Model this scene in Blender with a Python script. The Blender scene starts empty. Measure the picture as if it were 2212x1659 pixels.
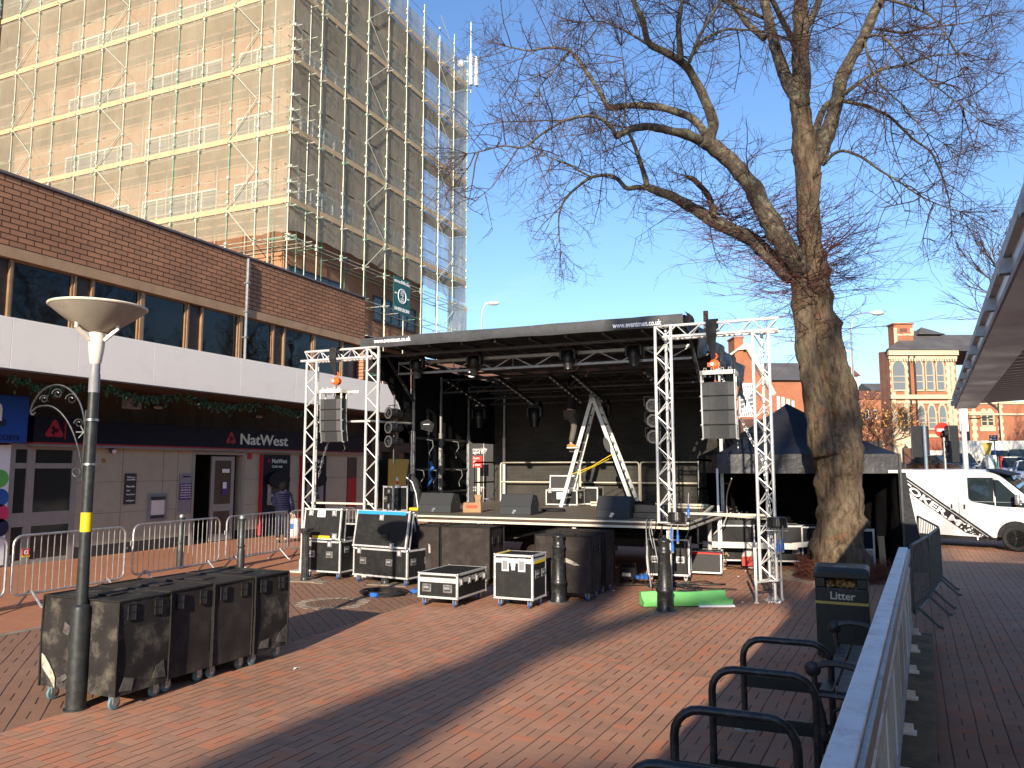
import bpy, bmesh, math, random
from mathutils import Vector, Matrix, Euler, noise
R = random.Random(11)
sc = bpy.context.scene
COL = sc.collection
rad = math.radians
V = Vector
CAMH = 2.1; FD = 1675.0; CXD = 1106.0; CYD = 829.5; PIT = rad(6.15); HEAD = rad(23.5)
_c, _s = math.cos(PIT), math.sin(PIT)
def ray(x, y):
    u = -(y - CYD) / FD
    rx, ry, rz = (x - CXD) / FD, _c - _s * u, _s + _c * u
    ch, sh = math.cos(HEAD), math.sin(HEAD)
    return V((rx * ch - ry * sh, rx * sh + ry * ch, rz))
def GL(x, y, z=0.0):            # sight line meets the level z
    r = ray(x, y); t = (z - CAMH) / r.z
    return V((r.x * t, r.y * t, z))
def PL(x, y, a):                # sight line meets the wall plane X = a
    r = ray(x, y); t = a / r.x
    return V((a, r.y * t, CAMH + r.z * t))
def PB(x, y, b):                # sight line meets the plane Y = b
    r = ray(x, y); t = b / r.y
    return V((r.x * t, b, CAMH + r.z * t))
def CP(x, y, d):                # sight line at forward distance d
    u = -(y - CYD) / FD
    t = d / (_c - _s * u)
    r = ray(x, y)
    return V((r.x * t, r.y * t, CAMH + r.z * t))
def C2(lat, d, z=0.0):          # lateral / forward of the survey point
    ch, sh = math.cos(HEAD), math.sin(HEAD)
    return V((lat * ch - d * sh, lat * sh + d * ch, z))
class MB:
    def __init__(s): s.v = []; s.f = []; s.m = []; s.k = 0
    def mat(s, k): s.k = k; return s
    def add(s, vs, fs, M=None):
        o = len(s.v)
        if M is not None: vs = [M @ V(p) for p in vs]
        s.v += [tuple(p) for p in vs]
        s.f += [tuple(i + o for i in f) for f in fs]
        s.m += [s.k] * len(fs)
        return s
    def box(s, x0, x1, y0, y1, z0, z1, M=None):
        if x0 > x1: x0, x1 = x1, x0
        if y0 > y1: y0, y1 = y1, y0
        if z0 > z1: z0, z1 = z1, z0
        vs = [(x, y, z) for z in (z0, z1) for y in (y0, y1) for x in (x0, x1)]
        return s.add(vs, [(0, 2, 3, 1), (4, 5, 7, 6), (0, 1, 5, 4), (2, 6, 7, 3), (0, 4, 6, 2), (1, 3, 7, 5)], M)
    def cb(s, c, d, M=None):
        return s.box(c[0]-d[0]/2, c[0]+d[0]/2, c[1]-d[1]/2, c[1]+d[1]/2, c[2]-d[2]/2, c[2]+d[2]/2, M)
    def bar(s, p, q, r, n=6, r2=None, caps=True):
        p, q = V(p), V(q); d = q - p
        if d.length < 1e-6: return s
        d.normalize(); a = d.orthogonal().normalized(); b = d.cross(a); r2 = r if r2 is None else r2
        vs = []
        for c, rr in ((p, r), (q, r2)):
            for i in range(n):
                t = 2 * math.pi * (i + .5) / n
                vs.append(c + a * (rr * math.cos(t)) + b * (rr * math.sin(t)))
        fs = [(i, (i + 1) % n, n + (i + 1) % n, n + i) for i in range(n)]
        if caps: fs += [tuple(range(n - 1, -1, -1)), tuple(range(n, 2 * n))]
        return s.add(vs, fs)
    def beam(s, p, q, w, h, up=(0, 0, 1)):     # rectangular bar
        p, q = V(p), V(q); d = (q - p).normalized(); up = V(up)
        a = d.cross(up)
        if a.length < 1e-4: a = d.orthogonal()
        a.normalize(); b = a.cross(d)
        vs = [c + a * (i * w / 2) + b * (j * h / 2) for c in (p, q) for i, j in ((-1, -1), (1, -1), (1, 1), (-1, 1))]
        return s.add(vs, [(3, 2, 1, 0), (4, 5, 6, 7), (0, 1, 5, 4), (1, 2, 6, 5), (2, 3, 7, 6), (3, 0, 4, 7)])
    def tube(s, pts, r, n=6, caps=True, closed=False):
        pts = [V(p) for p in pts]; k = len(pts)
        if isinstance(r, (int, float)): r = [r] * k
        vs = []; a = None
        for i, p in enumerate(pts):
            if closed: d = pts[(i + 1) % k] - pts[i - 1]
            else: d = pts[min(i + 1, k - 1)] - pts[max(i - 1, 0)]
            if d.length < 1e-9: d = V((0, 0, 1))
            d.normalize()
            a = d.orthogonal().normalized() if a is None else (a - d * a.dot(d))
            if a.length < 1e-5: a = d.orthogonal()
            a = a.normalized(); b = d.cross(a)
            for j in range(n):
                t = 2 * math.pi * j / n
                vs.append(p + a * (r[i] * math.cos(t)) + b * (r[i] * math.sin(t)))
        fs = []
        for i in range(k if closed else k - 1):
            i2 = (i + 1) % k
            for j in range(n):
                j2 = (j + 1) % n
                fs.append((i * n + j, i * n + j2, i2 * n + j2, i2 * n + j))
        if caps and not closed: fs += [tuple(range(n - 1, -1, -1)), tuple(range((k - 1) * n, k * n))]
        return s.add(vs, fs)
    def lathe(s, prof, n=16, M=None, a0=0.0):
        vs = []; k = len(prof)
        for r, z in prof:
            for i in range(n):
                t = 2 * math.pi * i / n + a0
                vs.append((r * math.cos(t), r * math.sin(t), z))
        fs = [(i * n + j, i * n + (j + 1) % n, (i + 1) * n + (j + 1) % n, (i + 1) * n + j) for i in range(k - 1) for j in range(n)]
        if prof[0][0] > 1e-4: fs.append(tuple(range(n - 1, -1, -1)))
        if prof[-1][0] > 1e-4: fs.append(tuple(range((k - 1) * n, k * n)))
        return s.add(vs, fs, M)
    def prism(s, poly, z0, z1, M=None):
        n = len(poly)
        ar = sum(poly[i][0] * poly[(i + 1) % n][1] - poly[(i + 1) % n][0] * poly[i][1] for i in range(n))
        if ar < 0: poly = poly[::-1]
        vs = [(x, y, z) for z in (z0, z1) for x, y in poly]
        fs = [tuple(range(n - 1, -1, -1)), tuple(range(n, 2 * n))] + [(i, (i + 1) % n, n + (i + 1) % n, n + i) for i in range(n)]
        return s.add(vs, fs, M)
    def loft(s, rings, caps=True):
        n = len(rings[0]); vs = [p for r in rings for p in r]
        fs = [(i * n + j, i * n + (j + 1) % n, (i + 1) * n + (j + 1) % n, (i + 1) * n + j) for i in range(len(rings) - 1) for j in range(n)]
        if caps: fs += [tuple(range(n - 1, -1, -1)), tuple(range((len(rings) - 1) * n, len(rings) * n))]
        return s.add(vs, fs)
    def ball(s, c, r, n=10, k=6, sc_=(1, 1, 1)):
        M = Matrix.Translation(V(c)) @ Matrix.Diagonal((*sc_, 1))
        return s.lathe([(max(1e-5, r * math.sin(math.pi * i / k)), -r * math.cos(math.pi * i / k)) for i in range(k + 1)], n, M)
def MX(loc=(0, 0, 0), rz=0.0, rx=0.0, ry=0.0):
    return Matrix.Translation(V(loc)) @ Euler((rx, ry, rz)).to_matrix().to_4x4()
XZ = Matrix(((1, 0, 0, 0), (0, 0, -1, 0), (0, 1, 0, 0), (0, 0, 0, 1)))     # local xy -> world xz, extrude towards -y
YZ = Matrix(((0, 0, 1, 0), (1, 0, 0, 0), (0, 1, 0, 0), (0, 0, 0, 1)))      # local xy -> world yz, extrude towards +x
def obj(name, mb, mats, parent=None, smooth=False, bevel=0.0, loc=None, rotz=0.0, kind=None, ang=40):
    me = bpy.data.meshes.new(name)
    me.from_pydata(mb.v, [], mb.f)
    if not isinstance(mats, (list, tuple)): mats = [mats]
    for m in mats: me.materials.append(m)
    if len(mats) > 1: me.polygons.foreach_set('material_index', mb.m)
    if smooth:
        me.polygons.foreach_set('use_smooth', [True] * len(me.polygons))
        me.update()
        try: me.set_sharp_from_angle(angle=rad(ang))
        except Exception: pass
    me.update()
    o = bpy.data.objects.new(name, me); COL.objects.link(o)
    if parent is not None: o.parent = parent
    if loc is not None: o.location = loc
    if rotz: o.rotation_euler = (0, 0, rotz)
    if bevel:
        b = o.modifiers.new('edge', 'BEVEL'); b.width = bevel; b.segments = 2; b.limit_method = 'ANGLE'; b.angle_limit = rad(40)
    if kind: o['kind'] = kind
    return o
def tag(o, label, cat, group=None):
    o['label'] = label; o['category'] = cat
    if group: o['group'] = group
    return o
def thing(name, label, cat, loc=(0, 0, 0), rotz=0.0, group=None):
    o = bpy.data.objects.new(name, None); COL.objects.link(o)
    o.location = loc; o.rotation_euler = (0, 0, rotz); o.empty_display_size = .2
    return tag(o, label, cat, group)
def dup(root, loc, rotz=0.0, label=None, group=None, tilt=None):
    def cp(o, par):
        c = o.copy(); COL.objects.link(c)
        if par is not None: c.parent = par
        for ch in kids.get(o.name, []): cp(ch, c)
        return c
    kids = {}
    for o in bpy.data.objects:
        if o.parent is not None: kids.setdefault(o.parent.name, []).append(o)
    r = cp(root, None); r.location = loc; r.rotation_euler = (0, 0, rotz) if tilt is None else tilt
    if label: r['label'] = label
    if group: r['group'] = group
    return r
def text_mb(s, size, font_scale=1.0, depth=0.0, bold=0.0, shear=0.0, align='LEFT', sx=1.0, space=1.0):
    cu = bpy.data.curves.new('lettering', 'FONT'); cu.body = s; cu.size = size; cu.align_x = align
    cu.offset = bold; cu.extrude = depth; cu.shear = shear; cu.resolution_u = 3; cu.space_character = space; cu.space_line = .95
    ob = bpy.data.objects.new('lettering', cu); COL.objects.link(ob)
    bpy.context.view_layer.update()
    me = bpy.data.meshes.new_from_object(ob)
    mb = MB(); mb.add([(v.co.x * sx, v.co.y, v.co.z) for v in me.vertices], [tuple(p.vertices) for p in me.polygons])
    bpy.data.objects.remove(ob); bpy.data.meshes.remove(me)
    return mb
def text(name, s, size, mat, M, parent=None, depth=.004, **k):
    t = text_mb(s, size, depth=depth, **k)
    t.v = [tuple(M @ V(p)) for p in t.v]
    return obj(name, t, mat, parent)
def fX(x, y, z):    # writing on a wall that faces +X, reading towards +Y
    return Matrix(((0, 0, 1, x), (1, 0, 0, y), (0, 1, 0, z), (0, 0, 0, 1)))
def fY(x, y, z):    # writing on a face that looks towards -Y, reading towards +X
    return Matrix(((1, 0, 0, x), (0, 0, -1, y), (0, 1, 0, z), (0, 0, 0, 1)))
class NT:
    def __init__(s, name):
        s.m = bpy.data.materials.new(name); s.m.use_nodes = True
        s.t = s.m.node_tree; s.n = s.t.nodes; s.l = s.t.links
        s.b = s.n['Principled BSDF']; s.out = s.n['Material Output']
        s.co = None
    def put(s, sock, v):
        if v is None: return
        if hasattr(v, 'is_linked') or hasattr(v, 'links'): s.l.new(v, sock)
        else:
            if isinstance(v, (tuple, list)) and len(v) == 3 and len(sock.default_value) == 4: v = (*v, 1)
            sock.default_value = v
    def node(s, typ, ins=(), **kw):
        n = s.n.new(typ)
        for k, v in kw.items(): setattr(n, k, v)
        for k, v in dict(ins).items(): s.put(n.inputs[k], v)
        return n
    def M(s, op, a, b=None, c=None):
        n = s.n.new('ShaderNodeMath'); n.operation = op
        s.put(n.inputs[0], a); s.put(n.inputs[1], b); s.put(n.inputs[2], c)
        return n.outputs[0]
    def mix(s, f, a, b, mode='MIX'):
        n = s.n.new('ShaderNodeMix'); n.data_type = 'RGBA'; n.blend_type = mode
        s.put(n.inputs[0], f); s.put(n.inputs[6], a); s.put(n.inputs[7], b)
        return n.outputs[2]
    def obc(s):
        if s.co is None: s.co = s.node('ShaderNodeTexCoord').outputs['Object']
        return s.co
    def noise(s, scale, detail=3, vec=None, rough=.55, stretch=None):
        v = vec if vec is not None else s.obc()
        if stretch:
            v = s.node('ShaderNodeMapping', {'Vector': v, 'Scale': stretch}).outputs[0]
        return s.node('ShaderNodeTexNoise', {'Vector': v, 'Scale': scale, 'Detail': detail, 'Roughness': rough}).outputs['Fac']
    def ramp(s, f, stops):
        n = s.n.new('ShaderNodeValToRGB'); cr = n.color_ramp
        while len(cr.elements) < len(stops): cr.elements.new(.5)
        for e, (p, c) in zip(cr.elements, stops): e.position = p; e.color = (*c, 1) if len(c) == 3 else c
        s.put(n.inputs[0], f); return n.outputs[0]
    def rng(s, f, a, b, c=0., d=1.):
        return s.node('ShaderNodeMapRange', {0: f, 1: a, 2: b, 3: c, 4: d}).outputs[0]
    def bump(s, h, dist, strength=1.0):
        n = s.node('ShaderNodeBump', {'Height': h, 'Distance': dist, 'Strength': strength})
        s.l.new(n.outputs[0], s.b.inputs['Normal'])
    def set(s, **k):
        for a, v in k.items(): s.put(s.b.inputs[a.replace('_', ' ')], v)
        return s.m
def mat(name, col, rough=.6, metal=0.0, var=.12, scale=6, bump=0.0, bscale=60, spec=.5, dirt=None, dirtamt=.4, dscale=3, coat=0.0, emit=None, rvar=.1, stretch=None):
    t = NT(name)
    n = t.noise(scale, 4, stretch=stretch)
    k = t.rng(n, .3, .7, 1 - var, 1 + var)
    c = t.node('ShaderNodeVectorMath', {0: col, 1: k}, operation='MULTIPLY').outputs[0]
    if dirt:
        d = t.rng(t.noise(dscale, 6, rough=.7), .5, .68)
        c = t.mix(t.M('MULTIPLY', d, dirtamt), c, dirt)
    t.set(Base_Color=c, Metallic=metal, Roughness=t.rng(t.noise(scale * 2.3, 3), .3, .7, max(.03, rough - rvar), min(1, rough + rvar)))
    t.b.inputs['Specular IOR Level'].default_value = spec
    if coat: t.b.inputs['Coat Weight'].default_value = coat
    if emit: t.set(Emission_Color=emit[0], Emission_Strength=emit[1])
    if bump: t.bump(t.noise(bscale, 3), bump)
    return t.m
def brickmat(name, c1, c2, mortar, axis, w=.225, h=.075, ms=.008, bump=.006, big=.15, squash=None):
    t = NT(name); sp = t.node('ShaderNodeSeparateXYZ', {0: t.obc()}).outputs
    u = sp[0] if axis == 'x' else sp[1] if axis == 'y' else t.M('ADD', sp[0], sp[1])
    v = t.node('ShaderNodeCombineXYZ', {0: u, 1: sp[2]}).outputs[0]
    b = t.node('ShaderNodeTexBrick', {'Vector': v, 'Color1': c1, 'Color2': c2, 'Mortar': mortar, 'Scale': 1.0, 'Mortar Size': ms, 'Mortar Smooth': .2, 'Bias': 0.0, 'Brick Width': w, 'Row Height': h})
    k = t.rng(t.noise(.9, 5), .3, .7, 1 - big, 1 + big)
    c = t.node('ShaderNodeVectorMath', {0: b.outputs['Color'], 1: k}, operation='MULTIPLY').outputs[0]
    k2 = t.rng(t.noise(45, 2), .3, .7, .9, 1.1)
    c = t.node('ShaderNodeVectorMath', {0: c, 1: k2}, operation='MULTIPLY').outputs[0]
    t.set(Base_Color=c, Roughness=.85); t.b.inputs['Specular IOR Level'].default_value = .25
    t.bump(t.M('SUBTRACT', 1.0, b.outputs['Fac']), bump)
    return t.m
def paving(name, ang, S, cols, jdark, jpale, jw=.007, big=.16, herring=False, wet=.75):
    t = NT(name); mp = t.node('ShaderNodeMapping', {'Vector': t.obc(), 'Rotation': (0, 0, ang), 'Scale': (1 / S, 1 / S, 1)}).outputs[0]
    wob = t.node('ShaderNodeTexNoise', {'Vector': t.obc(), 'Scale': .8, 'Detail': 2}).outputs['Color']
    mp = t.node('ShaderNodeVectorMath', {0: mp, 1: t.node('ShaderNodeVectorMath', {0: wob, 1: (.22, .22, 0)}, operation='MULTIPLY').outputs[0]}, operation='ADD').outputs[0]
    sp = t.node('ShaderNodeSeparateXYZ', {0: mp}).outputs
    cx, cy = t.M('FLOOR', sp[0]), t.M('FLOOR', sp[1])
    fx, fy = t.M('SUBTRACT', sp[0], cx), t.M('SUBTRACT', sp[1], cy)
    par = t.M('GREATER_THAN', t.M('MODULO', t.M('ABSOLUTE', t.M('ADD', cx, cy)), 2.0), .5)
    inv = t.M('SUBTRACT', 1.0, par)
    sx = t.M('MULTIPLY', t.M('GREATER_THAN', fx, .5), inv)       # split across x in even cells
    sy = t.M('MULTIPLY', t.M('GREATER_THAN', fy, .5), par)
    ux = t.M('PINGPONG', t.M('ADD', fx, 0), t.M('ADD', .25, t.M('MULTIPLY', par, .25)))
    uy = t.M('PINGPONG', t.M('ADD', fy, 0), t.M('SUBTRACT', .5, t.M('MULTIPLY', par, .25)))
    dx, dy = t.M('MULTIPLY', ux, S), t.M('MULTIPLY', uy, S)
    jx = t.node('ShaderNodeMapRange', {0: dx, 1: jw * .35, 2: jw, 3: 1., 4: 0.}).outputs[0]
    jy = t.node('ShaderNodeMapRange', {0: dy, 1: jw * .2, 2: jw * .6, 3: 1., 4: 0.}).outputs[0]
    idv = t.node('ShaderNodeCombineXYZ', {0: t.M('ADD', cx, t.M('MULTIPLY', sx, .37)), 1: t.M('ADD', cy, t.M('MULTIPLY', sy, .41)), 2: 0.}).outputs[0]
    wn = t.node('ShaderNodeTexWhiteNoise', {'Vector': idv}, noise_dimensions='3D').outputs['Value']
    n = len(cols)
    pf = t.M('ADD', t.M('MULTIPLY', wn, .62), t.M('MULTIPLY', t.rng(t.noise(.55, 3), .3, .7), .38))
    base = t.ramp(pf, [(i / (n - 1), c) for i, c in enumerate(cols)])
    k = t.rng(t.noise(.35, 6, rough=.65), .3, .7, 1 - big, 1 + big)
    base = t.node('ShaderNodeVectorMath', {0: base, 1: k}, operation='MULTIPLY').outputs[0]
    g = t.rng(t.noise(140, 2), .3, .7, .86, 1.14)
    base = t.node('ShaderNodeVectorMath', {0: base, 1: g}, operation='MULTIPLY').outputs[0]
    st = t.rng(t.noise(6, 6, rough=.75), .66, .72)
    base = t.mix(t.M('MULTIPLY', st, .35), base, (.05, .035, .03))
    jn = t.rng(t.noise(1.7, 3), .35, .62, .25, 1.)
    base = t.mix(t.M('MULTIPLY', jy, t.M('MULTIPLY', jn, .55)), base, jpale)
    base = t.mix(t.M('MULTIPLY', jx, t.M('ADD', .25, t.M('MULTIPLY', jn, .75))), base, jdark)
    t.set(Base_Color=base, Roughness=t.rng(t.noise(.8, 4), .3, .7, wet - .08, wet + .1)); t.b.inputs['Specular IOR Level'].default_value = .3
    hgt = t.M('SUBTRACT', 1.0, t.M('MAXIMUM', jx, t.M('MULTIPLY', jy, .6)))
    hgt = t.M('ADD', hgt, t.M('MULTIPLY', wn, .5)); hgt = t.M('ADD', hgt, t.M('MULTIPLY', t.noise(90, 2), .25))
    t.bump(hgt, .006, .9)
    return t.m
MT = {}
def m_(k): return MT[k]
def mk(k, *a, **kw): MT[k] = mat(k, *a, **kw)
mk('alu', (.62, .61, .58), .42, .35, .06, 9, bump=.0006, bscale=40)
mk('steel_galv', (.36, .37, .37), .5, .7, .2, 12, dirt=(.12, .09, .07), dirtamt=.3)
mk('edge', (.72, .71, .69), .38, .45, .12, 14, dirt=(.2, .18, .16), dirtamt=.35, dscale=9)
mk('case_black', (.011, .011, .011), .62, 0, .2, 7, bump=.0008, bscale=220, spec=.3, dirt=(.06, .055, .05), dirtamt=.25, dscale=8)
mk('carpet', (.024, .021, .02), .93, 0, .3, 5, bump=.0016, bscale=160, spec=.2, dirt=(.2, .18, .14), dirtamt=.45, dscale=4.5)
mk('carpet_brown', (.034, .027, .025), .93, 0, .22, 5, bump=.0016, bscale=160, spec=.2, dirt=(.14, .12, .09), dirtamt=.2, dscale=4)
mk('carpet_edge', (.02, .018, .016), .9, 0, .3, 20, spec=.2)
mk('rubber', (.02, .02, .02), .8)
mk('rubber_blue', (.02, .07, .25), .6)
mk('rubber_teal', (.1, .19, .22), .6)
mk('black_paint', (.012, .013, .014), .38, 0, .2, 20, bump=.001, bscale=45, spec=.5, dirt=(.2, .19, .17), dirtamt=.22, dscale=22)
mk('iron_black', (.018, .019, .02), .42, 0, .2, 12, bump=.002, bscale=30, dirt=(.12, .11, .1), dirtamt=.3, dscale=14)
mk('lamp_grey', (.02, .024, .024), .42, 0, .12, 8, dirt=(.12, .12, .11), dirtamt=.2, dscale=12)
mk('lamp_cream', (.74, .67, .54), .5, 0, .08, 6, dirt=(.2, .17, .12), dirtamt=.35, dscale=5)
mk('lamp_disc', (.36, .33, .27), .6, 0, .2, 3, dirt=(.1, .09, .07), dirtamt=.5, dscale=3)
mk('yellow', (.75, .52, .01), .5, 0, .05)
mk('grille', (.035, .036, .036), .55, .3, .1, 40, bump=.002, bscale=300)
mk('speaker_grey', (.028, .028, .029), .7, 0, .1, 30, bump=.001, bscale=200)
mk('speaker_light', (.06, .06, .06), .7, 0, .1, 30, bump=.001, bscale=200)
mk('orange', (.8, .13, .015), .45)
mk('strap', (.012, .012, .013), .8)
mk('chain', (.5, .5, .5), .35, .9)
mk('deck', (.13, .105, .078), .6, 0, .25, 2, bump=.0006, bscale=90, dirt=(.03, .025, .02), dirtamt=.5, dscale=2)
mk('vinyl', (.014, .014, .016), .5, 0, .25, 1.6, bump=.012, bscale=3, spec=.35)
mk('vinyl_fascia', (.04, .041, .044), .5, 0, .2, 2, bump=.01, bscale=4, spec=.4, dirt=(.1, .1, .1), dirtamt=.15, dscale=2)
mk('curtain', (.008, .008, .009), .9, 0, .2, 2, bump=.02, bscale=3.5, spec=.15)
mk('gazebo_cloth', (.014, .015, .021), .5, 0, .15, 2, bump=.02, bscale=2.5, spec=.35, stretch=(1, 1, 6))
mk('gazebo_valance_lit', (.05, .05, .054), .5, 0, .3, 1.2, bump=.05, bscale=3, spec=.4, stretch=(1, 1, 7))  # same tent cloth in sun: lighter grey and bright streaks put into the colour
mk('truss_dark', (.09, .09, .09), .5, .5)
mk('fixture', (.012, .012, .013), .4, 0, .1, 9, spec=.5)
mk('lens', (.55, .55, .55), .12, 1.0, .02)
mk('white_paint', (.78, .78, .76), .45, 0, .03, 3, dirt=(.45, .42, .38), dirtamt=.25, dscale=3)
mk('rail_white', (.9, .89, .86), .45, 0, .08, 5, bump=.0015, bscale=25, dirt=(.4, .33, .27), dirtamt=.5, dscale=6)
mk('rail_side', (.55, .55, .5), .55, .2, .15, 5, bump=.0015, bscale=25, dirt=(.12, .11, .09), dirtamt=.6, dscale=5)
mk('fascia_white', (.95, .87, .76), .55, 0, .025, 1.2, dirt=(.5, .45, .42), dirtamt=.2, dscale=1.2)
mk('soffit', (.06, .04, .03), .8, 0, .2, 1.5)
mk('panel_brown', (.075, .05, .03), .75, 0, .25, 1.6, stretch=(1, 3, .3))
mk('frame_brown', (.32, .19, .1), .45, .2, .15, 6)
mk('infill_brown', (.05, .028, .018), .5, 0, .2, 3)
mk('band_tan', (.4, .25, .14), .75, 0, .12, 2, dirt=(.15, .09, .05), dirtamt=.3)
mk('coping', (.12, .11, .12), .7, 0, .2, 3)
mk('granite', (.4, .36, .26), .6, 0, .12, 2, bump=.0008, bscale=180, dirt=(.1, .09, .08), dirtamt=.3, dscale=2)
mk('plinth', (.03, .03, .03), .6)
mk('frame_grey', (.3, .28, .25), .55, .2, .06)
mk('navy', (.005, .005, .014), .6, spec=.25)
mk('sign_red', (.34, .008, .015), .5)
mk('sign_white', (.66, .75, .68), .5, var=.02)
mk('white', (.8, .8, .8), .6, var=.03)
mk('sign_blue', (.0, .05, .3), .5, var=.04)
mk('blue_dark', (.003, .008, .05), .5)
mk('green', (.12, .45, .08), .5)
mk('circle_blue', (.01, .1, .35), .5)
mk('circle_pink', (.6, .03, .12), .5)
mk('purple', (.07, .02, .14), .5)
mk('grey_mid', (.22, .22, .23), .5)
mk('leaf_garland', (.03, .08, .035), .5, 0, .5, 14)
mk('galv_green', (.12, .36, .24), .55, .1, .25, 3, dirt=(.45, .44, .36), dirtamt=.8, dscale=.7)
mk('scaff', (.55, .55, .44), .5, .3, .2, 3, dirt=(.12, .36, .24), dirtamt=.6, dscale=.8)
mk('board', (.52, .36, .2), .8, 0, .15, 2)
mk('tower_win', (.8, .79, .76), .5, var=.05)
mk('roof_dark', (.06, .06, .065), .8)
mk('sheet_green', (.16, .52, .14), .45, 0, .1, 3, bump=.01, bscale=6)
mk('rope', (.45, .3, .15), .9)
mk('cable', (.012, .012, .013), .55)
mk('cable_grey', (.3, .3, .3), .6)
mk('blue_plug', (.02, .12, .42), .4)
mk('red', (.6, .02, .01), .5)
mk('cardboard', (.3, .18, .09), .8, bump=.003, bscale=20)
mk('bark_twig', (.055, .027, .018), .85, 0, .35, 3)
mk('twig_red', (.1, .03, .025), .7, 0, .3, 2)
mk('dry_plant', (.16, .045, .02), .85, 0, .5, 6)
mk('leaf_orange', (.42, .2, .05), .75, 0, .4, 8)
mk('stone_yellow', (.5, .41, .28), .8, 0, .12, 1.5, dirt=(.3, .18, .08), dirtamt=.35)
mk('slate', (.09, .085, .085), .75, 0, .25, .8, dirt=(.16, .11, .07), dirtamt=.4, dscale=.6)
mk('copper', (.25, .42, .34), .7)
mk('wall_white', (.7, .66, .58), .8, 0, .1, .8, dirt=(.45, .33, .2), dirtamt=.4)
mk('canopy_face', (.82, .84, .84), .42, .55, .12, 1, dirt=(.2, .18, .15), dirtamt=.4, dscale=1.5)
mk('canopy_dark', (.3, .31, .31), .6, .2, .2)
mk('asphalt', (.055, .052, .05), .9, 0, .2, .6, bump=.003, bscale=60)
mk('hill_walk', (.17, .12, .09), .9, 0, .15, .7, bump=.002, bscale=50)
mk('kerb', (.14, .12, .1), .85, 0, .2, 2, dirt=(.05, .05, .03), dirtamt=.5)
mk('kerb_moss', (.2, .15, .085), .9, 0, .35, 3, bump=.004, bscale=40, dirt=(.05, .055, .02), dirtamt=.7, dscale=2)
mk('verge', (.06, .07, .04), .95, 0, .3, .05)
mk('skin', (.5, .3, .21), .6, var=.05)
mk('hair_dark', (.006, .005, .005), .9, spec=.1)
mk('puffer', (.008, .009, .03), .5, 0, .15, 8, spec=.3)
mk('trousers_navy', (.01, .013, .03), .85)
mk('trousers_khaki', (.1, .09, .075), .9, bump=.004, bscale=25)
mk('jacket_black', (.012, .012, .013), .8)
mk('van_white', (.75, .75, .74), .28, 0, .02, 2, coat=.4, dirt=(.5, .48, .45), dirtamt=.15)
mk('van_trim', (.015, .015, .016), .45)
mk('tyre', (.014, .014, .014), .85, bump=.002, bscale=60)
mk('rim_black', (.015, .015, .016), .3, .4)
mk('rim_silver', (.5, .5, .5), .3, .8)
mk('car_dark', (.025, .027, .035), .25, .3, .05, coat=.6)
mk('car_bronze', (.09, .05, .03), .3, .4, .05, coat=.5)
mk('car_silver', (.42, .43, .44), .3, .5, .04, coat=.5)
mk('car_white', (.6, .62, .64), .3, .1, .04, coat=.5)
mk('lamp_glass', (.7, .7, .7), .1, .3)
mk('lamp_red', (.5, .01, .01), .2)
mk('traffic_black', (.012, .012, .012), .5)
mk('pole_blue', (.17, .22, .27), .5, .3)
mk('pole_white', (.55, .55, .52), .5)
mk('gold', (.45, .33, .06), .45)
mk('bin_black', (.012, .016, .014), .4, 0, .15, 6, spec=.45)
mk('litter_in', (.3, .16, .05), .8, 0, .6, 25)
mk('pigeon', (.6, .6, .62), .7)
mk('bottle', (.6, .62, .62), .12, 0, .02)
mk('label_red', (.55, .05, .03), .5)
mk('bag', (.6, .45, .42), .5, 0, .3, 14, dirt=(.6, .03, .03), dirtamt=1, dscale=9)
mk('cone', (.8, .1, .03), .5)
mk('manhole', (.13, .08, .055), .75, .2, .3, 8, bump=.006, bscale=40)
mk('stone_flag', (.24, .19, .14), .85, 0, .25, 5, bump=.004, bscale=30)
mk('ivory', (.55, .5, .4), .8, 0, .1)
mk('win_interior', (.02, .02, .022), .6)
mk('monitor', (.02, .024, .026), .65, 0, .1, 20, bump=.0008, bscale=180)
mk('tape_blue', (.02, .25, .55), .5)
mk('render_grey', (.25, .22, .2), .85, 0, .1, .5)
MT['brick_brown'] = brickmat('brick_brown', (.42, .2, .108), (.33, .165, .095), (.05, .03, .02), 'y', .34, .115, .011, .012, .14)
MT['brick_tower'] = brickmat('brick_tower', (.42, .2, .1), (.36, .165, .085), (.3, .18, .11), 'xy', .225, .075, .008, .004, .12)
MT['brick_red'] = brickmat('brick_red', (.38, .13, .065), (.3, .11, .06), (.3, .16, .1), 'xy', .225, .075, .008, .003, .14)
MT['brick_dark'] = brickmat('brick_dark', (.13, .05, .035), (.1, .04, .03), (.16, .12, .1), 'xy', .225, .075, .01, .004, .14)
MT['tile_roof'] = brickmat('tile_roof', (.2, .08, .05), (.26, .1, .06), (.1, .05, .04), 'xy', .3, .2, .012, .006, .2)
PAV = [(.22, .13, .09), (.31, .17, .11), (.37, .195, .125), (.3, .17, .115), (.4, .21, .135), (.35, .195, .13), (.44, .18, .1), (.34, .19, .125), (.39, .205, .135), (.45, .22, .14)]
PAV = [(r * 1.08, g * 1.04, b * .97) for r, g, b in PAV]
MT['pav_main'] = paving('pav_main', rad(3.5), .205, PAV, (.03, .02, .018), (.36, .23, .16))
MT['pav_side'] = paving('pav_side', rad(-47), .225, [(.2, .11, .07), (.26, .14, .085), (.24, .13, .085), (.29, .155, .095)], (.035, .02, .018), (.26, .15, .1), jw=.009, big=.1)
MT['pav_walk'] = paving('pav_walk', rad(0), .2, [(.36, .15, .075), (.42, .18, .09), (.38, .16, .085), (.45, .19, .1)], (.24, .1, .06), (.42, .2, .12), jw=.005, big=.1)
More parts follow.
